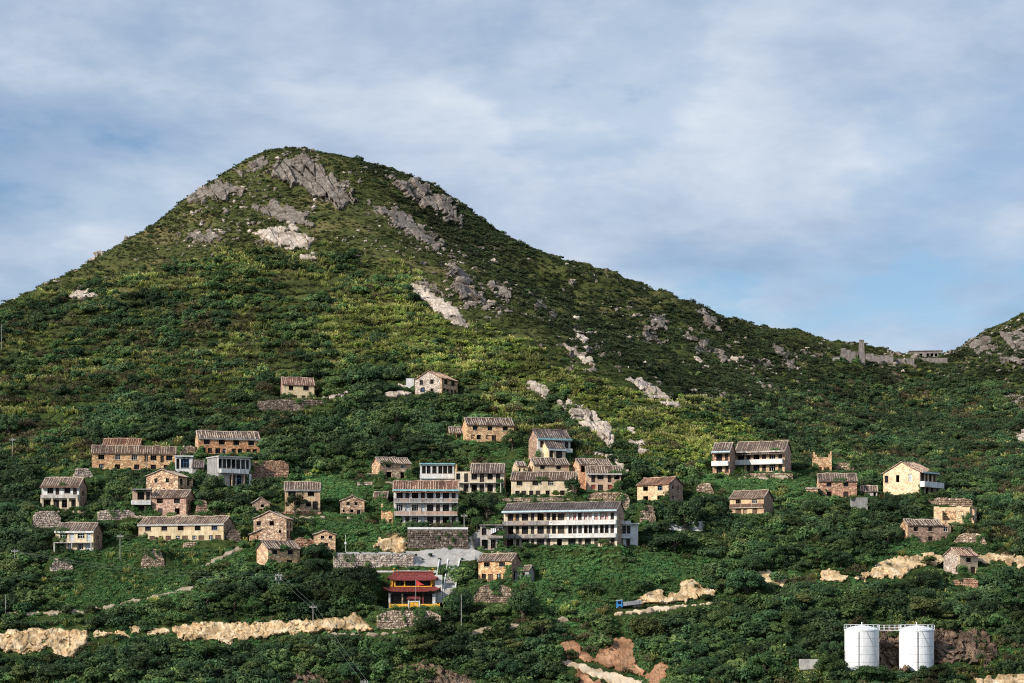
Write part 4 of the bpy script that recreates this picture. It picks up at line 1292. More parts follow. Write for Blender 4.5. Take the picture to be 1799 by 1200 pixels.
def place_walls():
    for w in WALLS:
        xc = (w['x0'] + w['x1']) / 2
        Y = hit1(xc, w['ybot'])
        s = F / Y
        p = at(xc, w['ybot'], Y)
        w['p'] = p
        w['yaw'] = -math.atan((xc - CX) / F) * .8
        w['W'] = (w['x1'] - w['x0']) / s
        w['H'] = (w['ybot'] - w['ytop']) / s
        pad(p[0], p[1], w['yaw'], -w['W'] / 2, w['W'] / 2, 1.1, w['back'], p[2] + w['H'] - .1, soft=1.6, mode='raise')
        if w['nclear']:
            FACES.append((w['x0'], w['x1'], w['ytop'], w['ybot'], p[1]))
        FOOT.append((p[0], p[1], w['yaw'], -w['W'] / 2, w['W'] / 2, -.4, 1.2))


def build_wall(w, seed):
    r = random.Random(seed)
    W, H = w['W'], w['H']
    root = empty(w['name'], tuple(w['p']), w['yaw'])
    tag(root, w['label'], 'wall')
    ca, sa = math.cos(w['yaw']), math.sin(w['yaw'])
    for _ in range(int(W * H * w['ivy'] * .55)):
        u = r.uniform(-W / 2 - .5, W / 2 + .5)
        cl = vnoise(u / 2.3 + seed, 0.5, seed)
        if cl < .5 and abs(u) < W / 2 - 1.2:
            continue
        zz = H - abs(r.gauss(0, .45)) * H * (1.1 if cl > .62 else .6)
        IVY.append((w['p'][0] + ca * u + sa * .25, w['p'][1] + sa * u - ca * .25, w['p'][2] + max(zz, -.3)))
    plain = w['mat'] in ('grey_render', 'white_plaster', 'concrete', 'dark_concrete')
    core = MB()
    n = max(2, int(W / 2.2))
    n = n if plain or w['coping'] else max(5, int(W / 1.1))
    tops = []
    for i in range(n + 1):
        e = min(i, n - i) / n * 2
        tops.append(H if plain or w['coping'] else H * (1 - w['rag'] * max(0, 1 - e * 2.2) ** 1.5 - r.uniform(0, .10)))
    for i in range(n):
        a, b = -W / 2 + W * i / n, -W / 2 + W * (i + 1) / n
        z0, z1 = tops[i], tops[i + 1]
        core.prism([(a, -2.5), (b, -2.5), (b, z1), (a, z0)], 'y', 0, 1.0)
    core.build('core', w['mat'], root)
    if w['coping']:
        cp = MB(); cp.box(-W / 2, W / 2, -.15, 1.05, H + .003, H + .5 if w['coping'] == 'bright_white' else H + .25)
        cp.build('coping', w['coping'], root)
    if plain:
        return
    st = MB()
    z = -.6
    while z < H - .1:
        hh = r.uniform(.34, .58)
        x = -W / 2 + r.uniform(-.1, .2)
        while x < W / 2 - .2:
            ww = r.uniform(.4, .95)
            t = (x + ww / 2 + W / 2) / W * n
            i = max(0, min(int(t), n - 1)); tz = tops[i] + (tops[i + 1] - tops[i]) * min(1, max(0, t - i))
            if z + hh * .6 < tz and r.random() > .03:
                d = r.uniform(.05, .24)
                x0, x1, z0, z1 = x + .03, min(x + ww - .03, W / 2 + .1), z + .03, z + hh - .03
                j = lambda: r.uniform(-.06, .06)
                fr = [(x0 + .07 + j(), -d + j() * .5, z0 + .07 + j()), (x1 - .07 + j(), -d + j() * .5, z0 + .07 + j()),
                      (x1 - .07 + j(), -d + j() * .5, z1 - .05 + j()), (x0 + .07 + j(), -d + j() * .5, z1 - .05 + j())]
                bk = [(x0, .04, z0), (x1, .04, z0), (x1, .04, z1), (x0, .04, z1)]
                st.quad(*fr)
                for e in range(4):
                    st.quad(bk[e], bk[(e + 1) % 4], fr[(e + 1) % 4], fr[e])
            x += ww
        z += hh
    tag(st.build('stones', w['mat'], root), kind='stuff')


# ------------------------------------------------------------------ bare rock and cut earth lying on the hill
def in_poly(px, py, poly):
    px = np.asarray(px, float); py = np.asarray(py, float)
    c = np.zeros(px.shape, bool)
    n = len(poly)
    for i in range(n):
        x0, y0 = poly[i]; x1, y1 = poly[(i + 1) % n]
        cond = ((y0 > py) != (y1 > py))
        with np.errstate(divide='ignore', invalid='ignore'):
            xi = (x1 - x0) * (py - y0) / (y1 - y0 + 1e-12) + x0
        c ^= cond & (px < xi)
    return c


def edge_dist(px, py, poly):
    d = np.full(px.shape, 1e9)
    n = len(poly)
    for i in range(n):
        ax, ay = poly[i]; bx, by = poly[(i + 1) % n]
        L2 = (bx - ax) ** 2 + (by - ay) ** 2 + 1e-9
        t = np.clip(((px - ax) * (bx - ax) + (py - ay) * (by - ay)) / L2, 0, 1)
        d = np.minimum(d, np.hypot(px - ax - t * (bx - ax), py - ay - t * (by - ay)))
    return np.where(in_poly(px, py, poly), d, -d)


BARE = []       # polygons (photograph pixels) where the ground is bare


def normals_at(x, y):
    e = 2.5
    gx = (grid_z(x + e, y) - grid_z(x - e, y)) / (2 * e)
    gy = (grid_z(x, y + e) - grid_z(x, y - e)) / (2 * e)
    n = np.stack([-gx, -gy, np.ones_like(gx)], -1)
    return n / np.linalg.norm(n, axis=-1, keepdims=True)


def vcell(x, y, seed):
    """cell noise: random level of the nearest cell, and distance to the cell border"""
    ix = np.floor(x); iy = np.floor(y)
    d1 = np.full(x.shape, 9.0); d2 = np.full(x.shape, 9.0); val = np.zeros(x.shape)
    for ox in (-1, 0, 1):
        for oy in (-1, 0, 1):
            cx_, cy_ = ix + ox, iy + oy
            jx = cx_ + _h(cx_, cy_, seed + 11); jy = cy_ + _h(cx_, cy_, seed + 23)
            d = np.hypot(x - jx, y - jy)
            v_ = _h(cx_, cy_, seed + 37) + .5 * (x - jx) * (_h(cx_, cy_, seed + 51) - .5) * 2
            closer = d < d1
            d2 = np.where(closer, d1, np.minimum(d2, d))
            val = np.where(closer, v_, val)
            d1 = np.where(closer, d, d1)
    return val, d2 - d1


def patch(name, label, poly, mat, amp=1.2, step=1.5, off=.35, cat='rock', kind=None, stria=(13, 30), soft=5.0, jit=4.0, seed=1, avoid=1.0, style='rock'):
    """bare surface laid over the ground: relief along the slope normal, edges sunk into the soil"""
    xs = [p[0] for p in poly]; ys = [p[1] for p in poly]
    gx = np.arange(min(xs) - 4, max(xs) + 4 + step, step); gy = np.arange(min(ys) - 4, max(ys) + 4 + step, step)
    A, B = np.meshgrid(gx, gy)
    Y = hit(A.ravel(), B.ravel()).reshape(A.shape)
    ok = ~np.isnan(Y)
    Yf = np.where(ok, Y, 700.)
    X = (A - CX) / F * Yf
    Zg = grid_z(X, Yf)
    nn = normals_at(X, Yf)
    d = edge_dist(A, B, poly) + jit * 2 * (fbm(A / 9, B / 9, seed + 40, 3) - .5) * 2
    w = sstep(-soft * .35, soft * .65, d)
    u = A * .8 - B * .6; v = A * .6 + B * .8
    if style == 'rock':
        ca, cb = vcell(u / stria[0] + .35 * fbm(A / 11, B / 11, seed + 2, 2), v / stria[1], seed)
        cc, cd = vcell(u / stria[0] * 2.7, v / stria[1] * 2.7, seed + 1)
        relief = amp * (.80 * ca + .17 * cc + .35 * (fbm(A / 26, B / 26, seed + 9, 3) - .5) - .25 * sstep(.12, .0, cb))
    elif style == 'cut':
        gul = 1 - np.abs(fbm(A / 17 + .8 * fbm(A / 9, B / 9, seed, 2), B / 26, seed, 4) - .5) * 4
        ca, cb = vcell(A / 12 + .5 * fbm(A / 6, B / 6, seed + 4, 2), B / 6, seed + 1)
        relief = amp * (.35 * gul + .28 * ca + .6 * (fbm(A / 30, B / 22, seed + 9, 3) - .5))
    else:
        relief = amp * (fbm(A / 6, B / 6, seed, 3) - .5)
    o = (off + relief) * w - 1.1 * (1 - w)
    dr = nn.copy()
    if style != 'flat':
        dr[..., 2] *= .12          # bare faces stand out of the slope, they do not pile up on it
        dr /= np.linalg.norm(dr, axis=-1, keepdims=True)
    V = np.stack([X, Yf, Zg], -1) + dr * o[..., None]
    ny_, nx_ = A.shape
    id_ = np.arange(nx_ * ny_).reshape(ny_, nx_)
    q = np.stack([id_[:-1, :-1], id_[1:, :-1], id_[1:, 1:], id_[:-1, 1:]], -1).reshape(-1, 4)
    # drop cells fully sunk, unseen, or torn across a depth step
    wk = (w > .02) & ok
    keep = wk.ravel()[q].any(1) & ok.ravel()[q].all(1)
    dep = Yf.ravel()[q]
    keep &= (dep.max(1) - dep.min(1)) < 14
    q = q[keep]
    used, inv = np.unique(q, return_inverse=True)
    V = V.reshape(-1, 3)[used]
    q = inv.reshape(-1, 4)
    me = bpy.data.meshes.new(name)
    me.from_pydata(V.tolist(), [], q.tolist())
    me.materials.append(MATS[mat])
    o = link(name, me)
    if kind:
        tag(o, kind=kind)
        if kind == 'stuff': tag(o, label, cat)
    else:
        tag(o, label, cat)
    if avoid:
        BARE.append((poly, avoid))
    return o


ROCKS = [
    ('grey rock cliff just below the summit', [(470, 300), (500, 282), (540, 275), (575, 300), (610, 320), (625, 355), (600, 366), (560, 350), (520, 325), (490, 318)], 'grey_rock', 3.2),
    ('broken crag on the left shoulder of the summit', [(330, 345), (365, 323), (400, 320), (432, 335), (400, 350), (365, 352), (326, 366)], 'grey_rock', 1.8),
    ('small crag right under the summit ridge, left of the cliff', [(415, 300), (465, 275), (480, 282), (455, 300), (425, 312)], 'grey_rock', 1.4),
    ('small rocky ledge below the left crag', [(335, 408), (375, 404), (392, 420), (365, 428), (340, 422)], 'grey_rock', 1.4),
    ('pale rounded outcrop in the middle of the upper slope', [(443, 408), (480, 398), (520, 396), (552, 420), (545, 438), (500, 440), (465, 425)], 'pale_rock', 2.2),
    ('rubbly grey band above the pale rounded outcrop', [(440, 360), (480, 352), (530, 372), (555, 395), (520, 396), (480, 384), (450, 378)], 'grey_rock', 1.2),
    ('small pale ledge below the pale rounded outcrop', [(518, 452), (553, 443), (563, 456), (540, 460)], 'pale_rock', 1.0),
    ('long smooth pale slab running down right on the middle slope', [(718, 497), (740, 500), (790, 530), (815, 553), (824, 575), (800, 574), (765, 548), (724, 510)], 'pale_rock', .9),
    ('narrow rib of rock just above the long pale slab', [(725, 484), (748, 487), (772, 508), (795, 520), (778, 525), (740, 503)], 'grey_rock', 1.0),
    ('grey buttress right above the long pale slab', [(780, 463), (803, 461), (824, 490), (836, 530), (820, 541), (795, 505)], 'grey_rock', 2.0),
    ('grey outcrop right of the buttress', [(852, 496), (880, 491), (903, 515), (898, 531), (870, 515)], 'grey_rock', 1.5),
    ('small pale scree tongue under the grey outcrop', [(832, 512), (866, 533), (862, 547), (836, 534)], 'grey_rock', 1.0),
    ('long dark cliff band below the right shoulder of the summit', [(680, 308), (740, 320), (785, 350), (814, 385), (802, 400), (755, 366), (700, 335)], 'grey_rock', 2.4),
    ('rocky rib crossing the slope below the dark cliff band', [(640, 355), (690, 365), (745, 398), (782, 430), (770, 440), (720, 413), (665, 380)], 'grey_rock', 1.3),
    ('thin rock streak on the right flank near the spur', [(920, 516), (948, 530), (982, 552), (970, 560), (935, 538)], 'grey_rock', 1.2),
    ('short rock streak below the thin streak', [(1000, 574), (1020, 581), (1035, 598), (1015, 602)], 'pale_rock', 1.1),
    ('pale ribbed rock tongue on the spur', [(988, 606), (1010, 611), (1047, 640), (1050, 653), (1020, 636)], 'pale_rock', 1.3),
    ('white rock patch above the wooded houses, left of the big outcrop', [(916, 674), (950, 669), (964, 688), (958, 703), (935, 689)], 'pale_rock', 1.5),
    ('big pale ribbed outcrop above the tall white house', [(970, 700), (1000, 704), (1035, 717), (1066, 740), (1084, 780), (1072, 788), (1030, 754), (1000, 731)], 'pale_rock', 2.0),
    ('long ribbed rock tongue right of the big pale outcrop', [(1100, 667), (1125, 663), (1165, 688), (1194, 712), (1182, 718), (1140, 697)], 'pale_rock', 1.4),
    ('small white rock by the yellow grass right of the big outcrop', [(1104, 775), (1130, 771), (1140, 792), (1122, 797)], 'pale_rock', 1.2),
    ('small rock fleck right of the big pale outcrop', [(1098, 744), (1116, 752), (1122, 766), (1106, 762)], 'pale_rock', .9),
    ('grey rock cluster high on the right flank', [(1120, 574), (1145, 578), (1170, 600), (1160, 610), (1130, 599)], 'grey_rock', 1.6),
    ('dark upright crag on the right flank', [(1138, 546), (1160, 553), (1173, 580), (1152, 578)], 'grey_rock', 1.6),
    ('long broken rock band low on the right flank', [(1193, 586), (1240, 598), (1292, 635), (1280, 643), (1228, 616)], 'grey_rock', 1.4),
    ('steep crag near the skyline of the right flank', [(1223, 543), (1250, 553), (1264, 580), (1246, 580)], 'grey_rock', 1.6),
    ('slim rock streak at the foot of the right flank', [(1208, 620), (1236, 630), (1250, 645), (1236, 646)], 'pale_rock', .9),
    ('broken rock band left of the saddle ruins', [(1308, 624), (1350, 638), (1352, 650), (1316, 638)], 'grey_rock', 1.2),
    ('rock rib falling from the skyline left of the saddle', [(1358, 608), (1382, 622), (1404, 644), (1394, 648), (1364, 626)], 'grey_rock', 1.2),
    ('craggy grey face at the upper right edge', [(1752, 592), (1775, 578), (1810, 574), (1810, 612), (1780, 620)], 'grey_rock', 1.8),
    ('broken grey crag left of the upper right face', [(1700, 604), (1735, 588), (1752, 596), (1748, 612), (1716, 620)], 'grey_rock', 1.6),
    ('low grey ledge under the upper right crags', [(1735, 622), (1775, 624), (1810, 630), (1810, 645), (1760, 640)], 'grey_rock', 1.4),
    ('grey rock slope on the right hill below the craggy face', [(1755, 688), (1810, 696), (1810, 734), (1772, 724)], 'grey_rock', 1.6),
    ('white rock at the right edge above the cream gabled house', [(1780, 758), (1810, 754), (1810, 782), (1786, 780)], 'pale_rock', 1.2),
    ('whitish domed boulder among dark shrubs on the left slope', [(121, 524), (133, 513), (158, 507), (180, 514), (168, 525), (140, 528)], 'pale_rock', 1.6),
    ('rounded grey boulder left of the white tank', [(674, 692), (690, 680), (712, 675), (720, 690), (700, 702), (680, 702)], 'pale_rock', 1.8),
    ('pale rock ledge right of the yellow house', [(560, 702), (590, 685), (620, 685), (606, 700)], 'pale_rock', 1.2),
    ('pale rock slope right of the orange pillared house', [(1040, 795), (1070, 794), (1100, 812), (1113, 832), (1096, 838), (1080, 815)], 'pale_rock', 1.3),
    ('dry gully of stones falling from the saddle wall', [(1555, 641), (1566, 643), (1592, 672), (1586, 675), (1566, 660)], 'brown_rock', .7),
    ('grey rock slab on the left hillside above the long ochre house', [(105, 740), (128, 737), (130, 746), (108, 748)], 'grey_rock', .8),
]
CUTS = [
    ('tall tan cut bank at the lower left corner', [(-10, 1108), (60, 1104), (150, 1104), (157, 1120), (132, 1156), (108, 1156), (85, 1140), (35, 1150), (-10, 1146)], 'tan_earth', 2.0),
    ('thin tan strip linking the left bank towards the long bank', [(157, 1111), (200, 1107), (224, 1112), (228, 1120), (190, 1118), (160, 1123)], 'tan_earth', .9),
    ('low tan strip just left of the long bank', [(256, 1106), (300, 1102), (303, 1113), (262, 1115)], 'tan_earth', .9),
    ('small tan cut between the left bank and the long bank', [(224, 1100), (240, 1094), (252, 1108), (232, 1114)], 'tan_earth', 1.0),
    ('long tan cut bank above the lower wood, left of the temple', [(300, 1100), (370, 1091), (440, 1095), (520, 1089), (600, 1084), (632, 1076), (664, 1110), (600, 1109), (540, 1113), (470, 1121), (400, 1130), (330, 1123), (303, 1116)], 'tan_earth', 1.9),
    ('ragged tan cut bank behind the blue truck', [(1122, 1050), (1148, 1040), (1164, 1034), (1172, 1046), (1190, 1040), (1194, 1018), (1226, 1018), (1234, 1032), (1260, 1031), (1252, 1046), (1200, 1056), (1160, 1063), (1128, 1064)], 'tan_earth', 1.8),
    ('short tan cut left of the right hand bank', [(1328, 1005), (1350, 1002), (1388, 1012), (1375, 1034), (1348, 1031)], 'tan_earth', 1.3),
    ('short pale cut between the two tan banks at right', [(1438, 998), (1470, 999), (1493, 1012), (1486, 1024), (1443, 1023)], 'tan_earth', 1.3),
    ('long tan cut bank left of the lowest right cottage', [(1501, 1013), (1545, 989), (1590, 975), (1652, 974), (1662, 990), (1620, 996), (1580, 1017), (1506, 1019)], 'tan_earth', 1.5),
    ('tan cut bank at the right edge beyond the lowest cottage', [(1714, 976), (1765, 971), (1810, 985), (1810, 1002), (1770, 991), (1722, 987)], 'tan_earth', 1.2),
    ('large red earth cutting above the dirt track', [(978, 1130), (1005, 1121), (1025, 1138), (1045, 1152), (1060, 1134), (1090, 1119), (1116, 1130), (1115, 1160), (1130, 1180), (1138, 1192), (1066, 1172), (1012, 1158), (986, 1152)], 'red_earth', .9),
    ('red earth bank below the dirt track at the bottom edge', [(1012, 1174), (1040, 1190), (1078, 1208), (1015, 1208)], 'red_earth', .7),
    ('pointed red earth spur right of the dirt track', [(1132, 1186), (1150, 1168), (1166, 1154), (1178, 1175), (1162, 1208), (1136, 1208)], 'red_earth', .8),
    ('brown rock face between the two white tanks', [(1544, 1104), (1592, 1104), (1596, 1178), (1540, 1178)], 'brown_rock', 2.4),
    ('brown rock face right of the white tanks', [(1640, 1108), (1662, 1098), (1690, 1112), (1712, 1096), (1740, 1120), (1756, 1150), (1730, 1172), (1690, 1160), (1646, 1176)], 'brown_rock', 2.0),
    ('brown rock face at the bottom edge below the temple', [(688, 1172), (740, 1160), (800, 1176), (850, 1206), (684, 1206)], 'brown_rock', 1.8),
    ('brown rock showing at the bottom edge left of the temple', [(500, 1184), (560, 1174), (586, 1206), (500, 1206)], 'brown_rock', 1.6),
    ('tan rock knob under the corner of the three storey house', [(654, 963), (672, 945), (700, 938), (715, 948), (713, 970), (690, 973)], 'tan_earth', 1.6),
    ('tan stony strip at the lower right corner', [(1708, 1188), (1810, 1184), (1810, 1206), (1712, 1206)], 'tan_earth', 1.0),
    ('bare rocky slope beside the shrubs left of the long row house', [(846, 885), (868, 884), (872, 905), (850, 912)], 'tan_earth', 1.0),
]
PATHS = [
    ('dirt_track', [(978, 1156), (1012, 1164), (1062, 1178), (1130, 1197), (1126, 1206), (1080, 1206), (1036, 1186), (984, 1166)], 'track'),
    ('stony_path', [(786, 1112), (830, 1108), (872, 1099), (918, 1097), (902, 1107), (850, 1114), (792, 1119)], 'dull_path'),
    ('stony_path', [(578, 1111), (640, 1114), (722, 1107), (718, 1113), (640, 1121), (584, 1119)], 'dull_path'),
    ('dirt_track', [(1072, 1076), (1130, 1069), (1252, 1057), (1258, 1062), (1140, 1077), (1078, 1084)], 'track'),
    ('stony_path', [(0, 1078), (70, 1074), (160, 1070), (230, 1055), (300, 1040), (346, 1027), (349, 1034), (292, 1048), (222, 1064), (150, 1078), (0, 1086)], 'dull_path'),
    ('stony_path', [(940, 1088), (1000, 1085), (1002, 1094), (944, 1096)], 'dull_path'),
    ('stony_path', [(335, 1000), (370, 985), (420, 960), (426, 965), (372, 994), (340, 1006)], 'dull_path'),
    ('stony_path', [(228, 906), (345, 905), (346, 911), (228, 912)], 'dull_path'),
    ('stony_path', [(100, 897), (236, 899), (236, 904), (100, 902)], 'dull_path'),
    ('stony_path', [(500, 908), (642, 908), (642, 913), (500, 913)], 'dull_path'),
    ('stony_path', [(1292, 839), (1394, 836), (1394, 841), (1292, 844)], 'dull_path'),
    ('stony_path', [(862, 968), (905, 965), (905, 972), (862, 975)], 'dull_path'),
    ('paved_terrace', [(586, 970), (728, 968), (760, 964), (820, 958), (852, 972), (850, 985), (800, 987), (764, 998), (722, 995), (590, 976)], 'paving'),
    ('paved_ramp', [(805, 958), (838, 930), (846, 926), (846, 966), (826, 964)], 'paving'),
    ('paved_path', [(660, 1001), (770, 1001), (770, 1008), (660, 1007)], 'concrete'),
]


def build_patches():
    for i, (lab, poly, mat, amp) in enumerate(ROCKS):
        patch('rock_outcrop', lab, poly, mat, amp=amp * (.35 if 'smooth' in lab else .85), seed=200 + i * 7, avoid=1.0 if 'smooth' in lab else (.86 if mat == 'pale_rock' else (.40 if poly[0][0] > 630 else .6)), jit=4 if mat == 'pale_rock' else 7)
    for i, (lab, poly, mat, amp) in enumerate(CUTS):
        patch('cut_bank', lab, poly, mat, amp=amp, seed=700 + i * 7, cat='bank', style='rock' if mat == 'brown_rock' else 'cut', stria=(8, 14), avoid=.6 if mat == 'brown_rock' else .97, jit=4.5)
    for i, (nm, poly, mat) in enumerate(PATHS):
        conc = mat in ('concrete', 'paving')
        patch(nm, None, poly, mat, amp=0.0 if conc else .12, off=.12 if conc else .35, kind='structure', seed=900 + i, soft=1.5 if conc else 3, jit=.3 if conc else 2.5, avoid=1.0 if mat != 'dull_path' else .7, style='flat')


# ------------------------------------------------------------------ plants
def leaf_cloud(centres, normals, size, asp=.6, seed=0, val=None, tilt=.42):
    """one quad per leaf spray"""
    g = np.random.default_rng(seed)
    n = len(centres)
    nn = normals + g.normal(0, tilt, (n, 3))
    nn /= np.linalg.norm(nn, axis=1, keepdims=True)
    a = np.cross(nn, g.normal(0, 1, (n, 3)))
    a /= np.linalg.norm(a, axis=1, keepdims=True) + 1e-9
    b = np.cross(nn, a)
    sz = (size * g.uniform(.6, 1.35, n))[:, None]
    V = np.stack([centres - a * sz, centres - b * sz * asp, centres + a * sz, centres + b * sz * asp], 1).reshape(-1, 3)
    if val is None:
        val = g.random(n)
    return V, np.repeat(val, 4)


def mesh_from(name, V, vals, mat):
    n = len(V) // 4
    me = bpy.data.meshes.new(name)
    me.vertices.add(len(V)); me.loops.add(n * 4); me.polygons.add(n)
    me.vertices.foreach_set('co', V.astype(np.float32).ravel())
    me.loops.foreach_set('vertex_index', np.arange(n * 4, dtype=np.int32))
    me.polygons.foreach_set('loop_start', np.arange(0, n * 4, 4, dtype=np.int32))
    me.update(calc_edges=True)
    at_ = me.attributes.new('leaf', 'FLOAT', 'POINT')
    at_.data.foreach_set('value', vals.astype(np.float32))
    me.materials.append(MATS[mat])
    return me


def blob(seed, lobes, per, size, rx=1.0, rz=.8, lift=.55, lobe_r=(.32, .5), flat=.75, asp=.6, low=-.35):
    """crown of overlapping leaf clumps; unit radius, sits on z=0"""
    g = np.random.default_rng(seed)
    C, Nn, val = [], [], []
    for i in range(lobes):
        th = g.uniform(0, 2 * math.pi); u = g.uniform(-.45, 1.0)
        rr = g.uniform(.45, .80)
        c = np.array([math.cos(th) * math.sqrt(max(0, 1 - u * u)) * rr * rx, math.sin(th) * math.sqrt(max(0, 1 - u * u)) * rr * rx, u * rr * rz])
        lr = g.uniform(*lobe_r)
        d = g.normal(0, 1, (per, 3)); d /= np.linalg.norm(d, axis=1, keepdims=True)
        d = d[d[:, 2] > low - .3]
        rad = lr * g.uniform(.72, 1.06, (len(d), 1))
        C.append(c + d * rad * np.array([1, 1, flat])); Nn.append(d + np.array([0, 0, .35]))
        tone = g.uniform(0, .45)
        val.append(np.clip(tone + g.uniform(0, .42, len(d)) + .12 * (d[:, 2] > .4), 0, 1))
    C = np.concatenate(C); Nn = np.concatenate(Nn); val = np.concatenate(val)
    C[:, 2] += lift
    k = C[:, 2] > .02
    return leaf_cloud(C[k], Nn[k], size, asp, seed + 5, val[k])


def blades(seed, n, h=1.0, spread=.35, wid=.035, lean=.45, plume=.35):
    g = np.random.default_rng(seed)
    V, val = [], []
    for i in range(n):
        th = g.uniform(0, 2 * math.pi); r0 = spread * math.sqrt(g.random())
        base = np.array([math.cos(th) * r0, math.sin(th) * r0, 0])
        th2 = th + g.normal(0, .8)
        out = np.array([math.cos(th2), math.sin(th2), 0]) * lean * g.uniform(.2, 1.1)
        hh = h * g.uniform(.65, 1.1)
        side = np.array([-math.sin(th2 + g.normal(0, 1.2)), math.cos(th2), 0]); side /= np.linalg.norm(side)
        w = wid * g.uniform(.7, 1.4)
        p0 = base; p1 = base + out * .4 * hh + np.array([0, 0, hh * .62]); p2 = base + out * hh + np.array([0, 0, hh * g.uniform(.8, 1.0)])
        pl = g.random() < plume
        V += [p0 - side * w, p0 + side * w, p1 + side * w, p1 - side * w]
        val += [.0, .0, .5, .5]
        w2 = w * (1.5 if pl else .45)
        V += [p1 - side * w, p1 + side * w, p2 + side * w2, p2 - side * w2]
        tip = 1.0 if pl else .62
        val += [.5, .5, tip, tip]
    return np.array(V), np.array(val)


def proto(name, V, val, mat):
    return bpy.data.objects.new(name, mesh_from(name, V, val, mat))


SP = {
    'shrub': [proto('shrub_leaves', *blob(20 + i, 9, 78, .120, rz=.75, lift=.40), 'leaf_dark') for i in range(4)],
    'shrub_mid': [proto('shrub_leaves', *blob(40 + i, 9, 78, .120, rz=.7, lift=.38), 'leaf_mid') for i in range(3)],
    'bright': [proto('bright_leaves', *blob(60 + i, 7, 64, .13, rz=.55, lift=.28), 'leaf_bright') for i in range(3)],
    'vine': [proto('vine_leaves', *blob(80 + i, 9, 42, .115, rz=.30, lift=.10, lobe_r=(.3, .45), flat=.45), 'leaf_vine') for i in range(3)],
    'dry': [proto('dry_brush', *blob(140 + i, 8, 40, .13, rz=.7, lift=.36, asp=.35), 'leaf_dry') for i in range(2)],
    'heath': [proto('heath_leaves', *blob(100 + i, 6, 24, .15, rz=.45, lift=.16, flat=.6), 'leaf_heath') for i in range(3)],
    'scrub': [proto('scrub_leaves', *blob(160 + i, 7, 40, .13, rz=.55, lift=.22, flat=.65), 'leaf_shade_scrub') for i in range(3)],
    'reed': [proto('reed_blades', *blades(120 + i, 34), 'leaf_reed') for i in range(3)],
}


def scatter(name, label, cat, protos, P, rz, sc, which, tiltx=None):
    me = bpy.data.meshes.new(name)
    me.from_pydata(P.tolist(), [], [])
    n = len(P)
    a = me.attributes.new('rot', 'FLOAT_VECTOR', 'POINT')
    rot = np.zeros((n, 3)); rot[:, 2] = rz
    if tiltx is not None:
        rot[:, :2] = tiltx
    a.data.foreach_set('vector', rot.astype(np.float32).ravel())
    a = me.attributes.new('scl', 'FLOAT_VECTOR', 'POINT')
    a.data.foreach_set('vector', sc.astype(np.float32).ravel())
    a = me.attributes.new('which', 'INT', 'POINT')
    a.data.foreach_set('value', which.astype(np.int32))
    o = link(name, me)
    tag(o, label, cat, kind='stuff')
    ng = bpy.data.node_groups.new(name, 'GeometryNodeTree')
    ng.interface.new_socket('Geometry', in_out='INPUT', socket_type='NodeSocketGeometry')
    ng.interface.new_socket('Geometry', in_out='OUTPUT', socket_type='NodeSocketGeometry')
    gi = ng.nodes.new('NodeGroupInput'); go = ng.nodes.new('NodeGroupOutput')
    jn = ng.nodes.new('GeometryNodeJoinGeometry')

    def attr(nm, t):
        q = ng.nodes.new('GeometryNodeInputNamedAttribute'); q.data_type = t; q.inputs['Name'].default_value = nm
        return q.outputs['Attribute']
    ra, sa, wa = attr('rot', 'FLOAT_VECTOR'), attr('scl', 'FLOAT_VECTOR'), attr('which', 'INT')
    e2r = ng.nodes.new('FunctionNodeEulerToRotation'); ng.links.new(ra, e2r.inputs[0])
    for k, po in enumerate(protos):
        oi = ng.nodes.new('GeometryNodeObjectInfo'); oi.inputs['Object'].default_value = po; oi.inputs['As Instance'].default_value = True
        cp = ng.nodes.new('FunctionNodeCompare'); cp.data_type = 'INT'; cp.operation = 'EQUAL'
        ng.links.new(wa, cp.inputs[2]); cp.inputs[3].default_value = k
        ip = ng.nodes.new('GeometryNodeInstanceOnPoints')
        ng.links.new(gi.outputs[0], ip.inputs['Points']); ng.links.new(cp.outputs[0], ip.inputs['Selection'])
        ng.links.new(oi.outputs['Geometry'], ip.inputs['Instance'])
        ng.links.new(e2r.outputs[0], ip.inputs['Rotation']); ng.links.new(sa, ip.inputs['Scale'])
        ng.links.new(ip.outputs[0], jn.inputs[0])
    ng.links.new(jn.outputs[0], go.inputs[0])
    md = o.modifiers.new('scatter', 'NODES'); md.node_group = ng
    return o


def foot_mask(x, y, grow=0.0):
    m = np.zeros(x.shape, bool)
    for fx, fy, rz, x0, x1, y0, y1 in FOOT:
        c, s = math.cos(rz), math.sin(rz)
        lx = (x - fx) * c + (y - fy) * s; ly = -(x - fx) * s + (y - fy) * c
        m |= (lx > x0 - grow) & (lx < x1 + grow) & (ly > y0 - grow) & (ly < y1 + grow)
    return m


def blocks(x, y, z, r, h, frac=.16):
    """would a plant here stand in front of a house front or a bare bank"""
    px, pb = proj(x, y, z)
    s = F / y
    pt = pb - h * s
    pr = r * s * .75
    m = np.zeros(x.shape, bool)
    for x0, x1, yt, yb, Yf in FACES:
        lim = yb - frac * (yb - yt)
        m |= (px + pr > x0) & (px - pr < x1) & (y < Yf + 2) & (pt < lim) & (pb > yt)
    return m


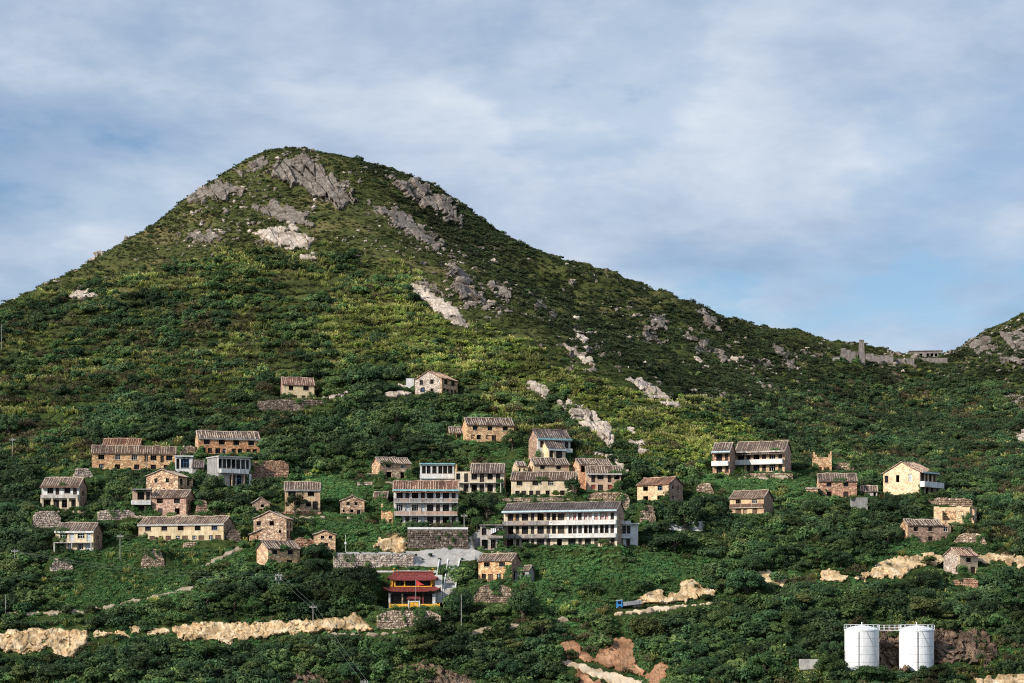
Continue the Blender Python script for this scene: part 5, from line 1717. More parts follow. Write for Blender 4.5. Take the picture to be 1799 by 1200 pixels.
def bare_mask(x, y, z, h, rr=0.0, always=False):
    px, pb = proj(x, y, z)
    s = F / y
    m = np.zeros(x.shape, bool)
    for poly, av in BARE:
        ys = [p[1] for p in poly]; xs = [p[0] for p in poly]
        near = (px > min(xs) - 30) & (px < max(xs) + 30) & (pb > min(ys) - 5) & (pb < max(ys) + 60)
        if not near.any():
            continue
        i = np.where(near)[0]
        q = np.zeros(len(i), bool)
        for f in (0, .5, .95):
            q |= in_poly(px[i], pb[i] - f * h[i] * s[i], poly)
        if rr:
            q |= in_poly(px[i] - rr * s[i], pb[i] - .5 * h[i] * s[i], poly) | in_poly(px[i] + rr * s[i], pb[i] - .5 * h[i] * s[i], poly)
        m[i] |= q & (always | (rng.random(len(i)) < av))
    return m


HX = np.array([-100, 0, 250, 450, 600, 720, 800, 880, 1000, 1120, 1250, 1400, 1500, 1650, 1900])
HYl = np.array([560, 540, 470, 440, 440, 470, 560, 590, 660, 700, 715, 680, 660, 665, 680])


def sample(n, pxr=(-240, 2040), pyr=(250, 1260), seed=0):
    """points spread evenly over the ground the photograph sees"""
    g = np.random.default_rng(seed)
    n = int(n * 1.22)
    x = g.uniform(-287, 287, n); y = g.uniform(414, 855, n)
    z = grid_z(x, y)
    px, py = proj(x, y, z)
    k = (px > pxr[0]) & (px < pxr[1]) & (py > pyr[0]) & (py < pyr[1])
    return x[k], y[k], z[k], px[k], py[k]


WOODS = [[(560, 735), (600, 690), (640, 640), (700, 640), (720, 690), (800, 705), (850, 720), (830, 745), (780, 760), (800, 800), (650, 800), (500, 830), (470, 790)],
         [(150, 740), (230, 700), (330, 720), (330, 770), (200, 770), (160, 780)],
         [(1100, 880), (1250, 880), (1300, 910), (1600, 880), (1580, 960), (1480, 1000), (1330, 1000), (1150, 960)],
         [(0, 850), (60, 830), (70, 930), (60, 1060), (0, 1070)],
         [(340, 830), (440, 860), (430, 890), (360, 900)],
         [(1150, 1070), (1300, 980), (1380, 1040), (1500, 1030), (1700, 1040), (1799, 1010), (1799, 1110), (1650, 1100), (1480, 1090), (1480, 1200), (1180, 1200), (1120, 1120)],
         [(340, 1010), (440, 1000), (560, 990), (660, 1000), (660, 1080), (560, 1080), (340, 1090)],
         [(0, 1160), (150, 1160), (300, 1130), (480, 1120), (640, 1125), (760, 1090), (800, 1110), (900, 1115), (980, 1110), (1010, 1200), (0, 1200)]]
VINES = [[(930, 960), (1100, 965), (1300, 940), (1330, 1000), (1260, 1025), (1120, 1040), (1080, 1060), (950, 1080), (920, 1020)],
         [(130, 955), (250, 950), (440, 970), (440, 1010), (300, 1050), (130, 1075), (110, 1000)],
         [(560, 905), (690, 900), (680, 960), (590, 968), (520, 930)],
         [(1230, 840), (1420, 830), (1440, 860), (1300, 870), (1230, 870)],
         [(500, 830), (650, 845), (660, 880), (560, 880)],
         [(1480, 985), (1600, 950), (1799, 955), (1799, 972), (1650, 972), (1500, 1000)]]
ROCKY = [[(320, 345), (420, 290), (520, 262), (640, 300), (660, 400), (560, 455), (430, 430), (330, 425)], [(1100, 530), (1260, 570), (1480, 635), (1480, 690), (1300, 680), (1150, 630)], [(1680, 610), (1799, 570), (1799, 740), (1720, 720), (1660, 660)], [(650, 330), (800, 370), (900, 480), (820, 480), (700, 400)]]
REEDLOW = [[(1540, 1045), (1640, 1040), (1710, 1060), (1720, 1105), (1560, 1098)], [(1370, 1165), (1430, 1158), (1445, 1205), (1365, 1205)], [(1650, 1178), (1799, 1165), (1799, 1190), (1660, 1195)],
           [(1260, 935), (1320, 940), (1310, 975), (1255, 970)], [(20, 1175), (110, 1168), (120, 1205), (0, 1205)], [(1150, 1185), (1240, 1180), (1250, 1210), (1150, 1210)], [(1560, 700), (1640, 695), (1650, 720), (1570, 725)]]
SHADE_TINT = [[(640, 290), (760, 330), (860, 400), (1000, 470), (1200, 540), (1450, 620), (1580, 650), (1660, 640), (1799, 570), (1900, 560), (1900, 820), (1500, 800), (1330, 740), (1180, 690), (1040, 620), (920, 540), (840, 470), (740, 380)]]  # right flank and saddle: darker scrub colour stands in for shade
SUN_TINT = [[(560, 560), (700, 520), (830, 580), (950, 600), (1060, 680), (1200, 700), (1330, 760), (1250, 800), (1140, 830), (1080, 800), (1000, 690), (880, 670), (760, 640), (600, 640)]]  # middle slope: brighter plant colours stand in for a patch of sun


def zone(px, py, polys, soft=18):
    w = np.zeros(px.shape)
    for p in polys:
        w = np.maximum(w, sstep(-soft, soft * .6, edge_dist(px, py, p)))
    return w


def build_plants():
    # ---------------- shrubs, dark and mid green
    x, y, z, px, py = sample(110000, seed=1)
    g = np.random.default_rng(2)
    hl = np.interp(px, HX, HYl)
    above = sstep(25, -25, py - hl)              # heath zone high up
    wd = zone(px, py, WOODS); vn = zone(px, py, VINES); br = zone(px, py, SUN_TINT)
    n1 = fbm(x / 16, y / 16, 61, 4)
    band = fbm(x / 24, (z + 9 * fbm(x / 40, y / 40, 3, 2)) / 3.6, 77, 3)
    den = .85 * sstep(.34, .56, .55 * n1 + .45 * band)
    right = sstep(1280, 1420, px) * sstep(880, 840, py)
    den = np.maximum(den, right * .8)
    den = den * (1 - br * (.55 + .43 * (fbm(x / 10, y / 10, 331, 3) < .55))) * (1 - above * .88) * (1 - vn * .96)
    den = np.maximum(den, wd * .95)
    low = sstep(900, 1020, py)
    den = np.maximum(den, low * .6 * (1 - vn * .97))
    k = g.random(len(x)) < den
    x, y, z, px, py, wd, above, n1, right = [a[k] for a in (x, y, z, px, py, wd, above, n1, right)]
    sz = (.65 + g.gamma(2.2, .34, len(x)).clip(0, 2.2)) * (1 + .25 * wd) * (1 - .55 * above) * (1 - .12 * right)
    h = sz * 1.15
    kk = ~foot_mask(x, y, .6) & ~bare_mask(x, y, z, h, .8)
    kb = blocks(x, y, z, sz, h)
    # too tall in front of a house: keep it low instead
    sz = np.where(kb, sz * .42, sz)
    kk &= ~blocks(x, y, z, sz, sz * 1.1, .30)
    x, y, z, px, py, sz, n1, wd = [a[kk] for a in (x, y, z, px, py, sz, n1, wd)]
    P = np.stack([x, y, z - .12], -1)
    sc = np.stack([sz * g.uniform(.9, 1.3, len(x)), sz * g.uniform(.9, 1.3, len(x)), sz * g.uniform(.75, 1.15, len(x))], -1)
    rz = g.uniform(0, 6.28, len(x))
    mid = (fbm(x / 11, y / 11, 33, 3) + g.normal(0, .08, len(x)) - .10 * wd - .10 * sstep(1150, 1350, px) * sstep(900, 850, py) - .05 * sstep(500, 250, px)) > .50  # fewer light shrubs at right and left, darker colour in place of cloud shade
    leftz = sstep(620, 380, px) * sstep(520, 600, py) * sstep(800, 740, py)
    dry = ((fbm(x / 8, y / 8, 44, 3) + .09 * leftz + g.normal(0, .05, len(x))) > .615) & (wd < .4)
    scatter('dry_brush', 'brownish dry brush and dead reeds patching the hillside', 'brush', SP['dry'], P[dry], rz[dry], sc[dry] * .9, g.integers(0, 2, dry.sum()))
    mid &= ~dry
    dark = ~mid & ~dry
    for sel, key, nm, lab in ((dark, 'shrub', 'dark_shrubs', 'dark green shrubs covering the hillside and village slopes'),
                              (mid, 'shrub_mid', 'green_shrubs', 'lighter green shrubs mixed through the hillside scrub')):
        scatter(nm, lab, 'shrubs', SP[key], P[sel], rz[sel], sc[sel], g.integers(0, len(SP[key]), sel.sum()))
    print('shrubs', len(x))
    # ---------------- wind bent bushes along the skyline
    sx_ = np.array([q[0] for q in SKY]); sy_ = np.array([q[2] for q in SKY])
    pxs = g.uniform(-100, 1890, 420); Ys = np.interp(pxs, sx_, sy_) + g.normal(0, 4, 420)
    xs_ = (pxs - CX) / F * Ys
    ss = .3 + g.gamma(1.2, .3, 420).clip(0, 1.8)
    kk = ~foot_mask(xs_, Ys, 1.0) & ((pxs < 1440) | (pxs > 1670))
    P2 = np.stack([xs_, Ys, grid_z(xs_, Ys) - .1], -1)[kk]; ss = ss[kk]
    scatter('skyline_bushes', 'small dark bushes dotted along the skyline ridge', 'bushes', SP['shrub'], P2, g.uniform(0, 6.28, len(P2)), np.stack([ss, ss, ss], -1), g.integers(0, 4, len(P2)))
    # ---------------- low creepers everywhere in and under the village
    x, y, z, px, py = sample(230000, pyr=(690, 1260), seed=5)
    vn = zone(px, py, VINES)
    hl = np.interp(px, HX, HYl)
    den = (.36 + .64 * vn) * sstep(700, 790, py) * sstep(-10, 60, py - hl)
    k = g.random(len(x)) < den
    x, y, z, px, py = [a[k] for a in (x, y, z, px, py)]
    sz = g.uniform(.7, 1.5, len(x)); h = sz * .45
    kk = ~foot_mask(x, y, .15) & ~bare_mask(x, y, z, h * .5) & ~blocks(x, y, z, sz, h, .14)
    x, y, z, sz = [a[kk] for a in (x, y, z, sz)]
    P = np.stack([x, y, z - .03], -1)
    nn = normals_at(x, y)
    tilt = np.stack([-np.arcsin(np.clip(nn[:, 1], -1, 1)) * .9, np.arcsin(np.clip(nn[:, 0], -1, 1)) * .9], -1)
    sc = np.stack([sz, sz, sz * g.uniform(.8, 1.3, len(x))], -1)
    # creepers hanging over the retaining walls
    iv = np.array(IVY); ni = len(iv)
    P = np.concatenate([P, iv]); tilt = np.concatenate([tilt, np.stack([np.full(ni, R(75)), g.normal(0, .2, ni)], -1)])
    si = g.uniform(.45, 1.0, ni); sc = np.concatenate([sc, np.stack([si, si * 1.1, si], -1)])
    x = P[:, 0]
    scatter('creepers', 'green creepers and low leaves covering banks between the houses', 'creepers', SP['vine'], P, np.zeros(len(x)), sc, g.integers(0, 3, len(x)), tilt)
    print('vines', len(x))
    # ---------------- tall reed grass in terrace bands
    x, y, z, px, py = sample(150000, pyr=(400, 1230), seed=8)
    hl = np.interp(px, HX, HYl)
    br = zone(px, py, SUN_TINT); wd = zone(px, py, WOODS)
    n1 = fbm(x / 18, y / 18, 13, 4)
    band = fbm(x / 26, (z + 9 * fbm(x / 40, y / 40, 3, 2)) / 3.6, 57, 3)
    den = sstep(.44, .60, .45 * n1 + .55 * band) * .8
    den = np.maximum(den, br * (.18 + .8 * sstep(.40, .58, .5 * band + .5 * fbm(x / 9, y / 9, 311, 3))))
    den *= (1 - wd) * sstep(-25, 10, py - hl) * sstep(860, 770, py) * (1 - sstep(1230, 1330, px) * .85)
    den = np.maximum(den, zone(px, py, REEDLOW, 14) * .75)
    den = np.maximum(den, .10 * sstep(.55, .62, n1) * sstep(780, 860, py) * (1 - wd))
    k = g.random(len(x)) < den
    x, y, z, px, py, br = [a[k] for a in (x, y, z, px, py, br)]
    sz = g.uniform(.8, 1.7, len(x)) * (.55 + 1.1 * fbm(x / 6, y / 6, 301, 3))
    kk = ~foot_mask(x, y, .6) & ~bare_mask(x, y, z, sz) & ~blocks(x, y, z, sz * .5, sz, .2)
    x, y, z, sz, br = [a[kk] for a in (x, y, z, sz, br)]
    P = np.stack([x, y, z - .05], -1)
    sc = np.stack([sz * 1.1, sz * 1.1, sz], -1)
    scatter('reed_grass', 'tall yellow green reed grass in bands on the old terraces', 'grass', SP['reed'], P, g.uniform(0, 6.28, len(x)), sc, g.integers(0, 3, len(x)))
    print('reeds', len(x))
    # ---------------- low growth on the terraces, coloured brighter to stand for the sunlit band
    x, y, z, px, py = sample(100000, pyr=(400, 900), seed=9)
    br = zone(px, py, SUN_TINT, 30); hl = np.interp(px, HX, HYl); wd = zone(px, py, WOODS)
    den = (br * .95 + .12 * (fbm(x / 14, y / 14, 19, 3) > .52)) * sstep(-20, 10, py - hl) * (1 - wd) * sstep(860, 800, py) * (1 - sstep(1300, 1360, px))
    k = g.random(len(x)) < den
    x, y, z, px, py = [a[k] for a in (x, y, z, px, py)]
    sz = .4 + g.gamma(2.0, .32, len(x)).clip(0, 1.6)
    kk = ~foot_mask(x, y, .4) & ~bare_mask(x, y, z, sz * .6) & ~blocks(x, y, z, sz, sz * .7, .15)
    x, y, z, sz = [a[kk] for a in (x, y, z, sz)]
    P = np.stack([x, y, z - .05], -1)
    scatter('sun_tinted_herbs', 'low green herbs on the middle terraces, coloured brighter in place of sunlight', 'herbs', SP['bright'], P, g.uniform(0, 6.28, len(x)), np.stack([sz, sz, sz * .9], -1), g.integers(0, 3, len(x)))
    print('bright', len(x))
    # ---------------- short heath of the upper slopes
    x, y, z, px, py = sample(230000, pyr=(240, 800), seed=10)
    hl = np.interp(px, HX, HYl)
    den = (.60 + .25 * sstep(40, -10, py - hl)) * (.45 + .5 * (fbm(x / 9, y / 9, 23, 4) > .46)) * (1 - zone(px, py, WOODS) * .8) * sstep(800, 740, py)
    k = g.random(len(x)) < den
    x, y, z, px, py = [a[k] for a in (x, y, z, px, py)]
    sz = g.uniform(.35, .95, len(x)) * (1 + .8 * (g.random(len(x)) < .08)) * (1 + .35 * sstep(-20, 40, py - np.interp(px, HX, HYl)))
    kk = ~bare_mask(x, y, z, sz * .6) & ~foot_mask(x, y, .3)
    x, y, z, sz = [a[kk] for a in (x, y, z, sz)]
    P = np.stack([x, y, z - .05], -1)
    px, py = proj(x, y, z)
    fl = zone(px, py, SHADE_TINT, 22) > g.random(len(x))
    scatter('shade_tinted_scrub', 'dark dwarf scrub on the right flank and saddle, toned darker in place of shade', 'scrub', SP['scrub'], P[fl], g.uniform(0, 6.28, fl.sum()), np.stack([sz, sz, sz], -1)[fl] * 1.25, g.integers(0, 3, fl.sum()))
    P, sz, x = P[~fl], sz[~fl], x[~fl]
    scatter('upland_heath', 'short olive heath and grass tufts on the upper mountain', 'heath', SP['heath'], P, g.uniform(0, 6.28, len(x)), np.stack([sz, sz, sz], -1), g.integers(0, 3, len(x)))
    print('heath', len(x))
    # ---------------- loose stones on the upper slopes
    rk = []
    for i in range(3):
        gg = np.random.default_rng(300 + i)
        bm = bmesh.new(); bmesh.ops.create_icosphere(bm, subdivisions=2, radius=1)
        for v in bm.verts:
            v.co *= 1 + gg.normal(0, .22); v.co.z *= .75
        me = bpy.data.meshes.new('stone'); bm.to_mesh(me); bm.free()
        me.materials.append(MATS['grey_rock'] if i < 2 else MATS['pale_rock'])
        rk.append(bpy.data.objects.new('stone', me))
    x, y, z, px, py = sample(60000, pyr=(240, 800), seed=12)
    hl = np.interp(px, HX, HYl)
    spx, spy = (x * .83 - y * .55), (x * .55 + y * .83)
    nz = fbm(spx / 9, spy / 30, 71, 4)
    den = sstep(30, -30, py - hl) * np.maximum(sstep(.50, .66, nz) * .8, zone(px, py, ROCKY, 25) * sstep(.42, .6, nz) * .7)
    den = np.maximum(den, zone(px, py, [q[1] for q in ROCKS], 30) * sstep(.36, .52, nz) * .9 * (hl + 30 > py))
    k = g.random(len(x)) < den
    x, y, z = x[k], y[k], z[k]
    sz = g.gamma(1.6, .21, len(x)).clip(0, 1.3) + .12
    sc = np.stack([sz * g.uniform(.7, 1.4, len(x)), sz * g.uniform(.7, 1.4, len(x)), sz * g.uniform(.7, 1.7, len(x))], -1)
    scatter('loose_stones', 'loose grey stones and small crags strewn over the upper mountain', 'stones', rk, np.stack([x, y, z], -1), g.uniform(0, 6.28, len(x)), sc, g.integers(0, 3, len(x)))
    print('stones', len(x))


# ------------------------------------------------------------------ single trees
TRUNKS, CROWNS = [], {}


def tree_meshes():
    for i in range(3):
        r = random.Random(500 + i)
        mb = MB()
        mb.tube([(0, 0, -.6), (r.uniform(-.05, .05), r.uniform(-.05, .05), .5), (r.uniform(-.12, .12), r.uniform(-.1, .1), 1.05)], .075, 7, r2=.04)
        for j in range(4):
            a = j * 1.57 + r.uniform(-.4, .4); z0 = r.uniform(.3, .6)
            mb.tube([(0, 0, z0), (math.cos(a) * .28, math.sin(a) * .28, z0 + .3), (math.cos(a) * .55, math.sin(a) * .55, z0 + .45)], .035, 5, r2=.014)
        TRUNKS.append(mb.mesh('trunk', ['bark']))
    for key, mat, n in (('dark', 'leaf_dark', 5), ('mid', 'leaf_mid', 4), ('olive', 'leaf_olive', 3), ('bright', 'leaf_bright', 1)):
        CROWNS[key] = []
        for i in range(n):
            gg = random.Random(i * 13 + len(mat))
            CROWNS[key].append(mesh_from('crown', *blob(600 + i + len(mat), gg.randint(15, 30), gg.randint(180, 240), gg.uniform(.044, .060), rz=gg.uniform(.62, .95), lift=.86,
                                                        lobe_r=(gg.uniform(.16, .24), gg.uniform(.32, .44)), flat=gg.uniform(.45, .85)), mat))


def tree(name, label, x, y, r_, h_, key, rnd, group=None, cat='tree'):
    z = float(grid_z(x, y))
    root = empty(name, (x, y, z), rnd.uniform(0, 6.28))
    tag(root, label, cat, group)
    c = link('crown', rnd.choice(CROWNS[key]), root); c.scale = (r_, r_, h_ / 1.65)
    t = link('trunk', rnd.choice(TRUNKS), root); t.scale = (r_, r_, h_ / 1.65)
    return root


SINGLE = [   # px, py of the foot, crown width and height in photograph pixels, kind, label
    (556, 993, 54, 46, 'dark', 'round dense dark bush tree right of the ivy sided ochre house'),
    (519, 906, 46, 42, 'dark', 'dark bush tree hiding the left half of the ochre house'),
    (1203, 938, 74, 62, 'dark', 'big dark tree in front of the white rendered wall'),
    (1185, 972, 92, 40, 'dark', 'wide spreading dark shrub below the big dark tree right of centre'),
    (1008, 874, 34, 36, 'dark', 'dark bush at the right end of the cream centre house'),
    (977, 874, 15, 13, 'bright', 'small yellow green bush at the door of the cream centre house'),
    (808, 1088, 52, 52, 'dark', 'dark open tree below the concrete stairs, right of the temple'),
    (918, 1094, 56, 62, 'dark', 'dark bare looking tree below the small grey shed'),
    (750, 1118, 56, 42, 'dark', 'dark tree in front of the temple base wall'),
    (612, 1066, 74, 54, 'mid', 'rounded lighter green tree left of the temple'),
    (632, 1050, 72, 62, 'dark', 'tall dark tree touching the left side of the temple'),
    (1312, 1058, 78, 70, 'dark', 'large dark tree above the wood right of the tan bank behind the truck'),
    (16, 768, 40, 42, 'dark', 'dark round tree at the left edge level with the orange stone house'),
    (815, 1124, 34, 30, 'mid', 'small green tree on the stony path below the temple'),
    (470, 990, 40, 40, 'dark', 'dark tree at the ivy gable of the ochre house'),
    (1668, 915, 26, 18, 'dark', 'bush growing in the gap of the large roofless ruin'),
    (1580, 868, 20, 14, 'dark', 'low bush at the foot of the big cream gabled house'),
    (838, 935, 30, 30, 'mid', 'green tree between the three storey house and the long row house'),
    (855, 912, 46, 52, 'dark', 'dark tree up the slope behind the shabby flat roofed wing'),
    (1060, 960, 30, 14, 'mid', 'green bush before the ground floor of the long row house'),
    (900, 792, 44, 36, 'mid', 'leafy tree at the right corner of the ochre house on the wooded slope'),
    (374, 872, 42, 46, 'dark', 'dark tree at the left foot of the concrete veranda house'),
    (1460, 1190, 66, 40, 'mid', 'leafy green tree at the left foot of the left storage tank'),
    (1530, 1196, 74, 30, 'mid', 'spreading green tree in front of the left storage tank'),
    (1650, 1196, 60, 28, 'mid', 'green tree in front of the right storage tank'),
]


def build_trees():
    tree_meshes()
    rnd = random.Random(42)
    spots = []
    for px, py, w, h, key, lab in SINGLE:
        Y = hit1(px, py); s = F / Y
        x = (px - CX) / F * Y
        tree('bush_tree' if h < 30 else 'broadleaf_tree', lab, x, Y, w / s / 2, h / s, key, rnd)
        spots.append((x, Y, w / s / 2))
    # the wood: trees one can tell apart, nearest first
    g = np.random.default_rng(77)
    x, y, z, px, py = sample(40000, pxr=(-20, 1820), pyr=(690, 1250), seed=21)
    wd = zone(px, py, WOODS, 8) * (1 - zone(px, py, VINES, 8))
    cand = np.where((wd > .5))[0]
    order = cand[np.argsort(y[cand] + g.uniform(0, 70, len(cand)))]
    n = 0
    MARK = [(722, 1040, 'the red roofed temple'), (1568, 1140, 'the white storage tanks'), (1060, 1165, 'the red earth cutting'), (1105, 1062, 'the blue truck'),
            (420, 1108, 'the long tan cut bank'), (590, 1100, 'the right end of the long tan cut bank'), (75, 1130, 'the tan bank at lower left'), (490, 1030, 'the transformer pole'),
            (870, 1000, 'the ochre house with two doors'), (1200, 1042, 'the tan bank behind the truck'), (1580, 998, 'the long tan bank at right'),
            (1690, 990, 'the lowest right cottage'), (1203, 910, 'the white rendered wall'), (1312, 885, 'the lone timber balcony house'), (1470, 855, 'the four window pinkish house'),
            (1633, 935, 'the brown house with broken roof'), (525, 690, 'the high yellow house'), (765, 675, 'the highest gabled house'), (860, 757, 'the ochre house on the wooded slope'),
            (400, 780, 'the orange stone house'), (106, 865, 'the leftmost white and cream house'), (130, 945, 'the lowest left cream house'), (318, 930, 'the long cream house'),
            (500, 970, 'the ivy sided ochre house'), (1425, 1168, 'the grey concrete box wall'), (690, 823, 'the rough house with black doorways'), (1358, 1020, 'the short tan cut at right'),
            (1465, 1011, 'the short pale cut at right'), (770, 1190, 'the brown rock face at the bottom'), (540, 1192, 'the brown rock at bottom left'), (1690, 1135, 'the brown rock right of the tanks'),
            (853, 1108, 'the stony path below the temple'), (1000, 925, 'the long row house'), (1600, 840, 'the big cream gabled house'), (270, 980, 'the ivied rubble wall patch'), (230, 810, 'the long ochre stone house')]

    def name_tree(qx, qy, r_, key):
        d, mx_, my_, ph = min(((qx - a) ** 2 + 1.6 * (qy - b) ** 2, a, b, c) for a, b, c in MARK)
        dx, dy = qx - mx_, qy - my_
        rel = ('left of' if dx < 0 else 'right of') if abs(dx) > abs(dy) * 1.3 else ('above' if dy < 0 else 'below')
        size = 'small' if r_ < 2.6 else ('middle sized' if r_ < 3.7 else 'large spreading')
        tone = {'dark': 'dark green', 'mid': 'lighter green', 'olive': 'olive green'}[key]
        return '%s %s tree %s %s' % (size, tone, rel, ph), 'trees %s %s' % (rel, ph)
    for i in order:
        if n >= 285:
            break
        xx, yy = x[i], y[i]
        r_ = float(1.6 + g.gamma(2.6, .62)) * (1.0 if py[i] > 960 or py[i] < 860 else .8); h_ = r_ * float(g.uniform(1.15, 1.5))
        if any((xx - a) ** 2 + (yy - b) ** 2 < ((r_ + c) * .60) ** 2 for a, b, c in spots):
            continue
        A = lambda v: np.array([v])
        if foot_mask(A(xx), A(yy), r_ * .6)[0] or blocks(A(xx), A(yy), A(z[i]), A(r_), A(h_), .12)[0] or bare_mask(A(xx), A(yy), A(z[i]), A(h_), r_ * .8, True)[0]:
            continue
        key = rnd.choices(['dark', 'mid', 'olive'], [.5, .32, .18])[0]
        lab, grp = name_tree(float(px[i]), float(py[i]), r_, key)
        tree('broadleaf_tree', lab, xx, yy, r_, h_, key, rnd, grp)
        spots.append((xx, yy, r_)); n += 1
    print('trees', n)


# ------------------------------------------------------------------ saddle ruins (built with the house tool)
house('flat_ruin', 'flat roofed concrete ruin on the saddle, left of the right hill', 1598, 1655, 629, 617, 617, roof='flat', D=6, ov=.3, front='dark_concrete', beam='dark_concrete', cat='ruin',
      rows=[(621, 627, [(1610, 5, 'o'), (1618, 4.5, 'o'), (1630, 4, 'o'), (1637, 4.5, 'o'), (1644, 4, 'o'), (1650.5, 4, 'o')])])
house('low_ruin', 'low roofless concrete ruin with a straight top on the saddle, right of the chimney', 1521, 1569, 639, 624.5, 624.5, roof='none', D=5, front='dark_concrete', cat='ruin',
      rows=[(626, 628.5, [(1531, 3, 'o'), (1544, 3, 'o'), (1564, 3, 'o')])], jag=[(1521.2, 1535, .8)])
house('stepped_ruin', 'sloping topped concrete ruin on the saddle, left of the chimney', 1477, 1507, 638, 621, 621, roof='none', D=5, front='dark_concrete', cat='ruin',
      rows=[(627, 637, [(1488, 8, 'o')])], jag=[(1477.2, 1486, 2.1), (1486.2, 1495, 1.4), (1495.2, 1506.5, .7)])
house('low_ruin', 'small concrete hut remains at the left end of the saddle ruins', 1463, 1475, 637, 628, 628, roof='flat', D=4, ov=.1, front='grey_render', beam='dark_concrete', cat='ruin', rows=[(631, 636.5, [(1471, 4, 'o')])])
wall('low concrete wall joining the two parts of the saddle ruins', 1573, 1606, 630, 641, 'dark_concrete', back=2, name='concrete_wall')

wall('long low concrete wall under the flat roofed saddle ruin', 1607, 1664, 629, 637, 'dark_concrete', back=2, name='concrete_wall', ivy=.1)

PROP = {}


def place_props():
    def put(k, px, py, dy=0.0):
        Y = hit1(px, py) + dy
        PROP[k] = (at(px, py, Y), F / Y)
    put('temple', 724, 1071, 1.2)
    p, s = PROP['temple']
    pad(p[0], p[1], 0, -8.5, 8.0, -.8, 9.5, p[2] - .05, soft=2)
    FOOT.append((p[0], p[1], 0, -8, 8, -1, 10)); FACES.append((672, 774, 1003, 1072, p[1]))
    put('tank0', 1519.5, 1178); put('tank1', 1616.5, 1178)
    p0, s0 = PROP['tank0']; p1, _ = PROP['tank1']
    zt = min(p0[2], p1[2])
    pad((p0[0] + p1[0]) / 2, p0[1] + 4, 0, -11, 11, -4.5, 4.8, zt, soft=1.2)
    PROP['tank_z'] = zt
    FOOT.append(((p0[0] + p1[0]) / 2, p0[1] + 4, 0, -11, 11, -4.3, 4.6))
    FACES.append((1488, 1551, 1097, 1180, p0[1] + 3)); FACES.append((1585, 1648, 1097, 1180, p1[1] + 3)); FACES.append((1551, 1585, 1120, 1170, p1[1] + 3))
    put('truck', 1106, 1069.5)
    p, s = PROP['truck']
    pad(p[0], p[1], 0, -4.5, 4.5, -1.4, 2.4, p[2], soft=1.5)
    FOOT.append((p[0], p[1], 0, -4, 4, -1.5, 2)); FACES.append((1082, 1130, 1050, 1068, p[1]))
    put('chimney', 1513.5, 639, -1.5)
    put('stair0', 789, 1041); put('stair1', 797, 986)
    FACES.append((774, 803, 984, 1036, PROP['stair0'][0][1])); 
    put('dish', 388, 896); put('tarp', 184, 897, .8); put('cube', 720.5, 681)
    p, s = PROP['cube']; FACES.append((712, 729, 664, 681, p[1])); FOOT.append((p[0], p[1], 0, -1.6, 1.6, -.6, 3))


def curved_roof(name, mats, parent, We, Wr, y0, yr, y1, ze, zr, tip, sag=1.25, cols=56):
    mb = MB()
    nv = 6

    def front(u, v, back=False):
        w = We + (Wr - We) * v
        ye = y1 if back else y0
        rib = .05 if (round((u + 1) / 2 * cols) % 2) else 0.0
        return (u * w, ye + (yr - ye) * v, ze + (zr - ze) * v ** sag + tip * abs(u) ** 7 * (1 - v) ** 1.6 + rib)
    for back in (False, True):
        for i in range(cols):
            for j in range(nv):
                u0, u1 = -1 + 2 * i / cols, -1 + 2 * (i + 1) / cols
                v0, v1 = j / nv, (j + 1) / nv
                mb.quad(front(u0, v0, back), front(u1, v0, back), front(u1, v1, back), front(u0, v1, back))
    for sx in (-1, 1):
        for j in range(nv):
            v0, v1 = j / nv, (j + 1) / nv
            for i in range(8):
                t0, t1 = i / 8, (i + 1) / 8

                def sp(v, t):
                    a = Vector(front(sx, v)); b = Vector(front(sx, v, True)); p = a.lerp(b, t)
                    p.z -= tip * (1 - (2 * t - 1) ** 6) * (1 - v) ** 1.6
                    return p
                mb.quad(sp(v0, t0), sp(v0, t1), sp(v1, t1), sp(v1, t0))
    o = mb.build(name, mats, parent)
    md = o.modifiers.new('thickness', 'SOLIDIFY'); md.thickness = .16; md.offset = -1
    return o


